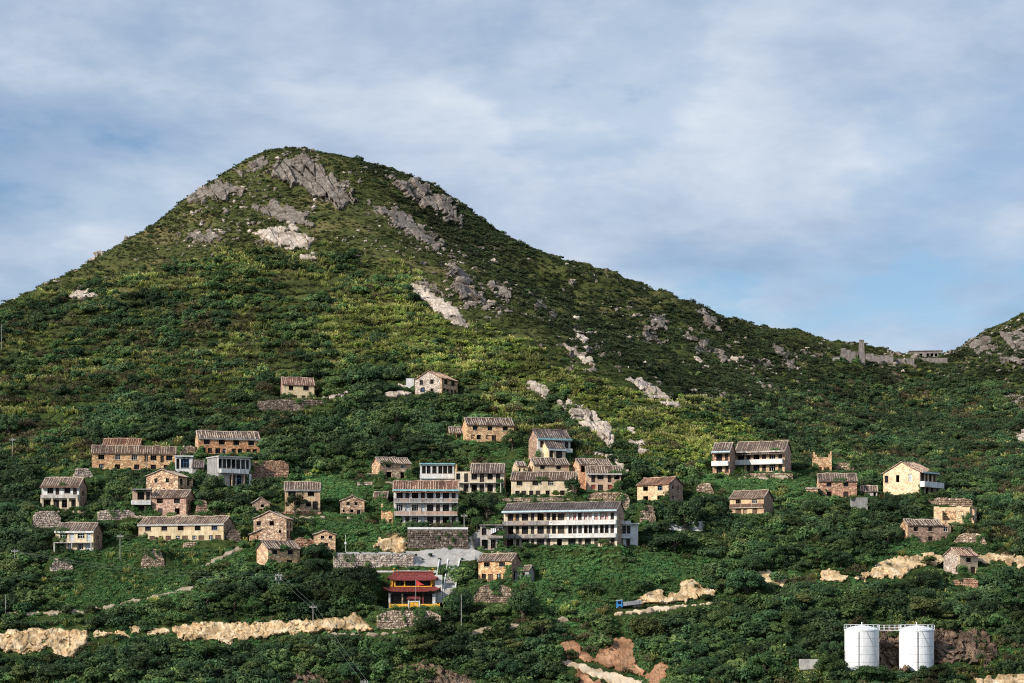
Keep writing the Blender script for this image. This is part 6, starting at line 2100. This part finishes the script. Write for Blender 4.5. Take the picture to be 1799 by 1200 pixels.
def build_temple():
    p, s = PROP['temple']
    T = empty('temple', tuple(p), 0.0)
    tag(T, 'two tiered temple with red curved roofs and yellow parapet above the lower wood', 'temple')

    def B(name, m, parent, *boxes):
        mb = MB()
        for b in boxes:
            mb.box(*b)
        return mb.build(name, m, parent)
    yh = 2.4
    B('platform', 'concrete', T, (-8, 7, -.6, 9, -.8, .05))
    B('back_wall', 'temple_dark', T, (-5.2, 4.6, yh + 1.8, yh + 2.1, .05, 4.2))
    B('side_wall', 'white_plaster', T, (-5.6, -5.2, yh, yh + 6, .05, 4.2)); B('side_wall', 'white_plaster', T, (4.6, 5.3, yh, yh + 6, .05, 4.2))
    for x in (-2.4, .4, 2.4):
        B('column', 'temple_red' if x != -2.4 else 'rubble', T, (x - .18, x + .18, yh + .1, yh + .46, .05, 4.2))
    for x in (-3.8, -1.0, 1.4, 3.5):
        B('door_leaf', 'temple_dark', T, (x - .9, x + .9, yh + 1.6, yh + 1.7, .1, 3.2))
    B('beam', 'temple_dark', T, (-5.55, 5.25, yh - .02, yh + .35, 3.7, 4.25))
    lo = curved_roof('lower_roof', 'temple_red', T, 6.6, 5.2, yh - 1.3, yh + 2.6, yh + 6.6, 4.25, 5.5, 1.0)
    up = B('upper_storey', 'temple_yellow', T, (-5.3, 4.9, yh + 2.2, yh + 5.6, 4.9, 5.35), (-5.3, -4.75, yh + 2.2, yh + 2.5, 5.352, 6.9), (-4.4, -4.15, yh + 2.2, yh + 2.45, 5.352, 6.9),
           (-2.15, -1.85, yh + 2.2, yh + 2.45, 5.352, 6.9), (1.1, 1.4, yh + 2.2, yh + 2.45, 5.352, 6.9), (4.1, 4.35, yh + 2.2, yh + 2.45, 5.352, 6.9), (-5.2, 4.8, yh + 2.9, yh + 5.5, 5.352, 6.88))
    for x0, x1 in ((-4.1, -2.2), (-1.8, 1.05), (1.45, 4.05)):
        w = B('window', 'dark_wood', up, (x0, x1, yh + 2.6, yh + 2.7, 5.4, 6.8))
        B('pane', 'glass', w, (x0 + .1, (x0 + x1) / 2 - .05, yh + 2.57, yh + 2.595, 5.5, 6.7), ((x0 + x1) / 2 + .05, x1 - .1, yh + 2.57, yh + 2.595, 5.5, 6.7))
        B('rail', 'temple_yellow', up, (x0 - .04, x1 + .04, yh + 2.22, yh + 2.32, 5.36, 5.55))
    ur = curved_roof('upper_roof', 'temple_red', T, 5.9, 4.5, yh + 1.2, yh + 3.9, yh + 6.6, 6.85, 8.75, .75)
    B('ridge', 'temple_red', ur, (-4.6, 4.6, yh + 3.7, yh + 4.1, 8.70, 9.02))
    for sx in (-1, 1):
        mb = MB(); x = sx * 4.5
        mb.tube([(x, yh + 3.9, 8.9), (x + sx * .35, yh + 3.9, 9.2), (x + sx * .2, yh + 3.9, 9.6), (x - sx * .25, yh + 3.9, 9.7)], .17, 6, r2=.06)
        mb.tube([(x - sx * .6, yh + 3.9, 8.95), (x - sx * .75, yh + 3.9, 9.4)], .13, 6, r2=.05)
        mb.build('ridge_ornament', 'temple_yellow', ur)
    par = B('parapet', 'temple_yellow', T, (-5.2, -1.0, -.5, -.28, -.1, 1.3), (1.9, 6.4, -.5, -.28, -.1, 1.3), (-5.25, -5.0, -.55, -.22, -.1, 1.5), (6.2, 6.45, -.55, -.22, -.1, 1.5))
    B('urn', 'temple_yellow', T, (5.3, 5.9, .2, .8, .06, .9), (5.42, 5.78, .3, .7, .9, 1.5))
    gt = B('gate', 'white_plaster', T, (-.95, -.65, -.62, -.2, .05, 2.4), (1.55, 1.85, -.62, -.2, .05, 2.4), (-.65, 1.55, -.6, -.22, 1.75, 2.0))
    for x in (-.6, .5):
        B('gate_leaf', 'temple_yellow', gt, (x, x + .98, -.5, -.42, .08, 1.74))
    mb = MB()
    mb.prism([(-1.35, 2.41), (2.25, 2.41), (1.75, 3.0), (-.85, 3.0)], 'y', -1.0, .2)
    mb.build('gate_roof', 'temple_red', gt)
    # flag
    fx, fy = p[0] + .9, p[1] - 1.0
    fp = empty('flagpole', (fx, fy, p[2] + .0))
    tag(fp, 'thin pole with a red pennant before the temple gate', 'flag')
    mb = MB(); mb.tube([(0, 0, -.4), (0, 0, 6.9)], .05, 6); mb.build('pole', 'steel', fp)
    mb = MB()
    pts = [(.02, 0, 6.8), (1.9, -.15, 5.75), (.02, .05, 5.5)]
    for a, b in ((0, 1),):
        mb.tri(*pts); mb.tri(*[(q[0], q[1] + .03, q[2]) for q in pts[::-1]])
    mb.build('pennant', 'flag_red', fp)


def build_tank(k, label):
    p, s = PROP['tank%d' % k]
    z = PROP['tank_z']
    r = 30.3 / s
    H = (1178 - 1107) / s
    T = empty('storage_tank', (p[0], p[1] + r, z)); tag(T, label, 'tank', 'white storage tanks')
    n = 56
    mb = MB()
    for i in range(n):
        a, b = 2 * math.pi * i / n, 2 * math.pi * (i + 1) / n
        ca, sa, cb, sb = math.cos(a) * r, math.sin(a) * r, math.cos(b) * r, math.sin(b) * r
        mb.quad((ca, sa, -.5), (cb, sb, -.5), (cb, sb, H), (ca, sa, H))
    sh = mb.build('shell', 'tank_white', T)
    for q in sh.data.polygons:
        q.use_smooth = True
    mb = MB()
    rr = r + .12
    for i in range(n):
        a, b = 2 * math.pi * i / n, 2 * math.pi * (i + 1) / n
        ca, sa, cb, sb = math.cos(a), math.sin(a), math.cos(b), math.sin(b)
        mb.quad((ca * rr, sa * rr, H - .15), (cb * rr, sb * rr, H - .15), (cb * rr, sb * rr, H + .12), (ca * rr, sa * rr, H + .12))
        for q0, q1, z0, z1 in ((rr, r * .55, H + .12, H + .78), (r * .55, 0.01, H + .78, H + 1.1)):
            mb.quad((ca * q0, sa * q0, z0), (cb * q0, sb * q0, z0), (cb * q1, sb * q1, z1), (ca * q1, sa * q1, z1))
    mb.build('roof', 'tank_white', T)
    mb = MB(); mb.tube([(0, 0, H + 1.0), (0, 0, H + 1.75)], .12, 8); mb.build('vent', 'tank_white', T)
    sm = MB()
    for q in (.2, .4, .6, .8):
        sm.tube([(math.cos(2 * math.pi * i / 40) * (r + .005), math.sin(2 * math.pi * i / 40) * (r + .005), H * q) for i in range(41)], .03, 4)
    sm.build('plate_seam', 'concrete', T)
    rail = MB()
    for zz in (H + .6, H + 1.15):
        rail.tube([(math.cos(2 * math.pi * i / 36) * rr, math.sin(2 * math.pi * i / 36) * rr, zz) for i in range(37)], .045, 4)
    ro = rail.build('railing', 'tank_white', T)
    pm = MB(); pm.box(-.04, .04, -.04, .04, 0, 1.05); pme = pm.mesh('post', ['tank_white'])
    for i in range(18):
        a = 2 * math.pi * i / 18
        link('post', pme, ro, (math.cos(a) * rr, math.sin(a) * rr, H + .1))
    mb = MB(); an = R(250 if k == 0 else 262)
    x, y = math.cos(an) * (r + .14), math.sin(an) * (r + .14)
    mb.tube([(x * .9, y * .9, H - .3), (x, y, H - .45), (x, y, .2)], .07, 6); mb.build('pipe', 'rust' if k else 'pole_grey', T)
    mb = MB()
    for i in range(13):
        a = R(275 + i * 5); zz = H - .2 - i * (H - .6) / 12
        if i < 12:
            a2 = R(275 + (i + 1) * 5); z2 = H - .2 - (i + 1) * (H - .6) / 12
            mb.tube([(math.cos(a) * (r + .08), math.sin(a) * (r + .08), zz), (math.cos(a2) * (r + .08), math.sin(a2) * (r + .08), z2)], .035, 4)
    mb.build('guide_cable', 'pole_grey', T)
    return T, r, H


def build_props():
    build_temple()
    t0, r, H = build_tank(0, 'left of the two tall white storage tanks at lower right')
    t1, r, H = build_tank(1, 'right of the two tall white storage tanks, with a rusty pipe down its front')
    a, b = t0.location, t1.location
    cw = empty('tank_catwalk', ((a.x + b.x) / 2, a.y, a.z)); tag(cw, 'white railed catwalk bridging the two storage tanks', 'catwalk')
    L = (b.x - a.x) / 2 - r + .25
    mb = MB(); mb.box(-L, L, -1.2, -.2, H - .12, H + .02); mb.build('deck', 'tank_white', cw)
    for y in (-1.18, -.22):
        mb = MB()
        for zz in (.55, 1.1):
            mb.box(-L, L, y - .03, y + .03, H + zz - .03, H + zz + .03)
        ra = mb.build('railing', 'tank_white', cw)
        pm = MB(); pm.box(-.03, .03, -.034, .034, 0, 1.12); pme = pm.mesh('post', ['tank_white'])
        for i in range(5):
            link('post', pme, ra, (-L + .1 + (2 * L - .2) * i / 4, y, H + .02))
    # chimney
    p, s = PROP['chimney']
    ch = empty('stone_chimney', tuple(p)); tag(ch, 'tall tapering chimney tower of the saddle ruins against the sky', 'chimney')
    mb = MB(); b0, b1, hh = 5.9 / s, 3.6 / s, 40 / s
    vs_ = [(-b0, -b0, -2), (b0, -b0, -2), (b0, b0, -2), (-b0, b0, -2), (-b1, -b1, hh), (b1, -b1, hh), (b1, b1, hh), (-b1, b1, hh)]
    for f in ((0, 1, 5, 4), (1, 2, 6, 5), (2, 3, 7, 6), (3, 0, 4, 7), (4, 5, 6, 7)):
        mb.quad(*[vs_[i] for i in f])
    mb.build('shaft', 'dark_concrete', ch)
    mb = MB(); mb.box(-b1 - .08, b1 + .08, -b1 - .08, b1 + .08, hh + .003, hh + .35); mb.build('cap', 'dark_concrete', ch)
    # stairs
    A, s0 = PROP['stair0']; Bp, s1 = PROP['stair1']
    A = Vector(A); Bp = Vector(Bp)
    st = empty('concrete_stairs', tuple(A)); tag(st, 'straight concrete stairs with white kerbs climbing right of the temple', 'stairs')
    d = Bp - A; nst = 24; w = 9.5 / s0
    mb = MB()
    for i in range(nst):
        q = d * (i / nst); q2 = d * ((i + 1) / nst)
        mb.box(q.x - w, q.x + w, q.y, q2.y + .05, q.z - 1.6, q2.z + .12)
    mb.build('treads', 'concrete', st)
    for off in (-w - .12, w + .12, -w - 2.2):
        mb = MB(); a0 = Vector((off, 0, .55)); b0_ = d + Vector((off, 0, .55))
        for i in range(8):
            q = a0.lerp(b0_, i / 8); q2 = a0.lerp(b0_, (i + 1) / 8)
            vv = []
            for c in (q, q2):
                vv += [(c.x - .12, c.y, c.z - 2), (c.x + .12, c.y, c.z - 2), (c.x + .12, c.y, c.z), (c.x - .12, c.y, c.z)]
            for f in ((0, 1, 2, 3), (4, 7, 6, 5), (3, 2, 6, 7), (0, 3, 7, 4), (1, 5, 6, 2)):
                mb.quad(*[vv[k] for k in f])
        mb.build('kerb', 'bright_white', st)
    # truck
    p, s = PROP['truck']
    T = empty('dump_truck', (p[0], p[1], p[2] + .02)); T.rotation_euler = (0, R(-7), R(-4))
    tag(T, 'blue cabbed dump truck with a grey tipper body below the creeper slope', 'truck')
    mb = MB()
    mb.prism([(-2.95, .55), (-1.5, .55), (-1.5, 2.2), (-2.75, 2.2), (-2.95, 1.35)], 'y', -.95, .95)
    cab = mb.build('cab', 'truck_blue', T)
    mb = MB(); mb.quad((-2.965, -.8, 1.38), (-2.965, .8, 1.38), (-2.79, .8, 2.1), (-2.79, -.8, 2.1)); mb.build('windscreen', 'glass', cab)
    mb = MB(); mb.box(-2.55, -1.75, -.965, -.95, 1.35, 2.0); mb.build('side_window', 'glass', cab)
    mb = MB(); mb.box(-2.97, -1.48, -.97, .97, 2.2, 2.3); mb.build('roof_edge', 'bright_white', cab)
    mb = MB(); mb.box(-3.02, -2.9, -.9, .9, .5, .72); mb.build('bumper', 'bright_white', cab)
    mb = MB(); mb.box(-1.45, 2.9, -.45, .45, .55, .75); mb.build('chassis', 'rubber', T)
    mb = MB()
    mb.box(-1.3, 2.9, -1.0, -.92, .78, 1.7); mb.box(-1.3, 2.9, .92, 1.0, .78, 1.7); mb.box(-1.3, 2.9, -.919, .919, .76, .86)
    mb.box(-1.35, -1.25, -1.02, 1.02, .78, 2.35); mb.box(2.85, 2.95, -1.02, 1.02, .78, 1.9)
    for x in (-.4, .6, 1.6, 2.4):
        mb.box(x - .05, x + .05, -1.05, -1.001, .8, 1.68)
    bed = mb.build('tipper_body', 'truck_grey', T)
    mb = MB(); rr = random.Random(5)
    gx_ = 12; gy_ = 5
    G = [[(-1.2 + 4.0 * i / gx_, -.9 + 1.8 * j / gy_, 1.25 + .75 * (i / gx_) ** 1.3 * (1 - abs(j / gy_ - .5)) + rr.uniform(-.06, .1)) for j in range(gy_ + 1)] for i in range(gx_ + 1)]
    for i in range(gx_):
        for j in range(gy_):
            mb.quad(G[i][j], G[i + 1][j], G[i + 1][j + 1], G[i][j + 1])
    mb.build('soil_load', 'soil', bed)
    wm = MB(); wm.tube([(0, -.13, 0), (0, .13, 0)], .46, 14); wme = wm.mesh('wheel', ['rubber'])
    for x in (-2.2, 1.3, 2.3):
        for y in (-.85, .85):
            link('wheel', wme, T, (x, y, .46))
    # satellite dish
    p, s = PROP['dish']
    D = empty('satellite_dish', tuple(p)); tag(D, 'white satellite dish in the shrubs right of the pinkish stone house', 'satellite dish')
    mb = MB(); mb.tube([(0, 0, -.5), (0, 0, 1.2)], .05, 6); mb.build('mast', 'steel', D)
    mb = MB(); n = 20; fx = Matrix.Rotation(R(58), 4, 'X') @ Matrix.Rotation(R(-12), 4, 'Z')
    for i in range(n):
        for j in range(3):
            q = []
            for rr_, an in ((j / 3, i), ((j + 1) / 3, i), ((j + 1) / 3, i + 1), (j / 3, i + 1)):
                a = 2 * math.pi * an / n; r_ = rr_ * .62
                q.append(tuple(fx @ Vector((math.cos(a) * r_, math.sin(a) * r_, .35 * r_ * r_)) + Vector((0, -.1, 1.35))))
            mb.quad(*q)
    o = mb.build('reflector', 'bright_white', D); o.modifiers.new('thickness', 'SOLIDIFY').thickness = .03
    mb = MB(); mb.tube([(0, -.1, 1.2), (0, -.75, 1.5)], .025, 5); mb.build('feed_arm', 'steel', D)
    # tarpaulin heap
    p, s = PROP['tarp']
    o = empty('tarpaulin_heap', tuple(p)); tag(o, 'heap under a blue and white tarpaulin right of the leftmost house', 'tarpaulin')
    for nm, m, x0, w, h_, sd in (('blue_sheet', 'tarp_blue', -.5, 1.2, .75, 3), ('white_sheet', 'dirty_white', .75, .75, .95, 4)):
        mb = MB(); n = 9; rr = random.Random(sd)
        G = [[(x0 - w + 2 * w * i / n, -.7 + 1.4 * j / n, max(-.3, h_ * (1 - ((i / n - .5) ** 2 + (j / n - .5) ** 2) * 3.2) + rr.uniform(-.1, .1))) for j in range(n + 1)] for i in range(n + 1)]
        for i in range(n):
            for j in range(n):
                mb.quad(G[i][j], G[i + 1][j], G[i + 1][j + 1], G[i][j + 1])
        mb.build(nm, m, o)
    # water cube by the highest gabled house
    p, s = PROP['cube']
    o = empty('water_tank', tuple(p)); tag(o, 'white cubic water tank left of the highest gabled stone house', 'water tank')
    w = 7 / s; h_ = 15.5 / s
    mb = MB(); mb.box(-w, w, 0, 2 * w, -1, h_); mb.build('body', 'bright_white', o)
    mb = MB(); mb.box(-w - .08, w + .08, -.08, 2 * w + .08, h_ + .003, h_ + .14); mb.build('lid', 'white_plaster', o)
    mb = MB(); mb.tube([(w + .08, -.05, -.5), (w + .08, -.05, h_ * .8)], .05, 6); mb.build('pipe', 'pole_grey', o)
    # cloth hung in the shabby wing
    for h in HOUSES:
        if h['name'] == 'two_storey_wing':
            q = h['p']; ss = h['s']
            o = MB(); n = 8; rr = random.Random(9)
            for i in range(n):
                for j in range(5):
                    P_ = []
                    for a, b in ((i, j), (i + 1, j), (i + 1, j + 1), (i, j + 1)):
                        P_.append((a / n * 9 / ss, -.05 - .12 * math.sin(a * 1.7) - .03 * b, -b / 5 * (10 - 4 * a / n) / ss))
                    o.quad(*P_)
            ob = o.build('hanging_sheet', 'bright_white')
            ob.location = (q[0] - 1.5 / ss, q[1] - .35, q[2] + (966 - 928.5) / ss); ob.rotation_euler = (0, 0, h['yaw'])
            ob.modifiers.new('thickness', 'SOLIDIFY').thickness = .02
            tag(ob, 'white sheet hung in the upper opening of the shabby flat roofed wing', 'sheet')
    # poles and wires
    TOPS = {}
    POLES = [('a', 26, 964, 1012, 1, 'concrete power pole at the left edge beside the lowest left house'), ('b', 211, 938, 984, 1, 'power pole right of the lowest left cream house'),
             ('c', 490, 1006, 1058, 2, 'concrete pole with a transformer on the wooded slope above the long tan bank'), ('d', 550, 1062, 1106, 1, 'power pole standing before the long tan cut bank'),
             ('e', 10, 1045, 1088, 0, 'bare thin pole at the left edge on the stony path'), ('f', 2.5, 570, 614, 0, 'bare pole on the left skyline slope'),
             ('g', 815.5, 902, 948, 1, 'pole at the right corner of the three storey house'), ('h', 810.6, 1043, 1120, 0, 'tall pole beside the dark tree right of the temple'),
             ('i', 607, 940, 973, 3, 'white street lamp on the paved terrace'), ('j', 1236, 872, 902, 0, 'slim pole above the big dark tree right of centre'),
             ('k', 22, 769, 804, 1, 'small pole with crossarm at the left edge of the scrub'), ('l', 257, 800, 828, 0, 'thin pole before the long ochre stone house'),
             ('m', 640, 1193, 1240, 1, 'power pole top at the bottom edge left of the temple')]
    for k, px, yt, yb, arm, lab in POLES:
        Y = hit1(px, yb); s = F / Y; p = at(px, yb, Y); h_ = (yb - yt) / s
        o = empty('street_lamp' if arm == 3 else 'utility_pole', tuple(p)); tag(o, lab, 'lamp' if arm == 3 else 'pole')
        mb = MB(); mb.tube([(0, 0, -.8), (0, 0, h_)], .12 if arm != 3 else .06, 8, r2=.08 if arm != 3 else .05)
        mb.build('mast', 'pole_grey' if arm != 3 else 'bright_white', o)
        if arm in (1, 2):
            mb = MB(); mb.box(-.8, .8, -.09, .03, h_ - .75, h_ - .61); mb.build('crossarm', 'pole_grey', o)
            im = MB(); im.tube([(0, 0, 0), (0, 0, .16), (0, 0, .3)], .07, 6, r2=.05); ime = im.mesh('insulator', ['bright_white'])
            for x in (-.7, -.3, .3, .7):
                link('insulator', ime, o, (x, -.03, h_ - .61))
        if arm == 2:
            mb = MB(); mb.box(-1.0, 1.0, -.10, .05, h_ - 1.8, h_ - 1.65); mb.build('crossarm', 'pole_grey', o)
            for x in (-.6, .55):
                mb = MB(); mb.tube([(x, -.4, h_ - 1.64), (x, -.4, h_ - .95)], .24, 10); mb.build('transformer', 'pole_grey', o)
        if arm == 3:
            mb = MB(); mb.box(-.22, .22, -.22, .22, h_ * .52, h_ * .52 + .5); mb.build('lamp_box', 'bright_white', o)
        TOPS[k] = Vector(p) + Vector((0, 0, h_ - .35 if arm else h_))

    def cable(a, b, off, sag, label, ends=None):
        n = 18; mb = MB(); A_ = a + off; B_ = b + off
        mb.tube([A_.lerp(B_, i / n) - Vector((0, 0, sag * 4 * (i / n) * (1 - i / n))) for i in range(n + 1)], .015, 4)
        tag(mb.build('power_cable', 'wire'), label, 'cable', 'power cables')
    cable(TOPS['a'], TOPS['c'], Vector((-.7, 0, 0)), 1.6, 'upper power cable crossing the lower left slope to the transformer pole')
    cable(TOPS['a'], TOPS['c'], Vector((.7, 0, -.4)), 2.2, 'lower power cable crossing the lower left slope to the transformer pole')
    cable(TOPS['c'], TOPS['d'], Vector((-.6, 0, 0)), .3, 'left power cable from the transformer pole down to the pole by the tan bank')
    cable(TOPS['c'], TOPS['d'], Vector((.6, 0, 0)), .3, 'right power cable from the transformer pole down to the pole by the tan bank')
    cable(TOPS['d'], TOPS['m'], Vector((-.6, 0, 0)), .5, 'left power cable falling over the lower wood to the bottom edge')
    cable(TOPS['d'], TOPS['m'], Vector((.6, 0, 0)), .5, 'right power cable falling over the lower wood to the bottom edge')
    cable(TOPS['b'], Vector(at(246, 938, PROP['dish'][0][1] - 20)), Vector((0, 0, 0)), .4, 'short cable from the left pole to the long cream house')
    # clipped shrubs along the paved terrace
    rnd = random.Random(3)
    for px, py, r_ in [(611.6, 969, 3), (605, 973.5, 2.6), (638, 969, 3), (633, 974, 2.6), (663.7, 969, 3), (661, 975, 3.2), (686.7, 970, 3), (688.5, 976, 3),
                       (711, 974, 2.8), (731, 979, 3), (742, 985, 2.5), (756, 980, 4.5), (772, 985, 2.6), (812, 985, 2.6), (824, 956, 4.5)]:
        Y = hit1(px, py); s = F / Y
        tree('clipped_shrub', 'small round dark shrub beside the paved terrace above the temple', (px - CX) / F * Y, Y, r_ / s, r_ * 2.1 / s, 'dark', rnd, 'shrubs along the paved terrace', 'shrub')
    # the sea the hill rises from
    mb = MB(); mb.quad((-9000, -3000, -27), (9000, -3000, -27), (9000, 15000, -27), (-9000, 15000, -27))
    tag(mb.build('sea', 'sea'), kind='structure')


# ------------------------------------------------------------------ assembly
place_houses()
place_walls()
place_props()
apply_pads()
nx, ny = len(GX), len(GY)
V = np.stack([MX, MY, GZ], -1).reshape(-1, 3)
idx = np.arange(nx * ny).reshape(ny, nx)
Fc = np.stack([idx[:-1, :-1], idx[:-1, 1:], idx[1:, 1:], idx[1:, :-1]], -1).reshape(-1, 4)
me = bpy.data.meshes.new('hill')
me.from_pydata(V.tolist(), [], Fc.tolist())
me.materials.append(MATS['hill_ground'])
me.polygons.foreach_set('use_smooth', np.ones(len(Fc), bool))
hill = link('hill', me)
tag(hill, kind='structure')
for i, h in enumerate(HOUSES):
    build_house(h, 100 + i)
for i, w in enumerate(WALLS):
    build_wall(w, 300 + i)
build_patches()
build_trees()
build_props()
build_plants()
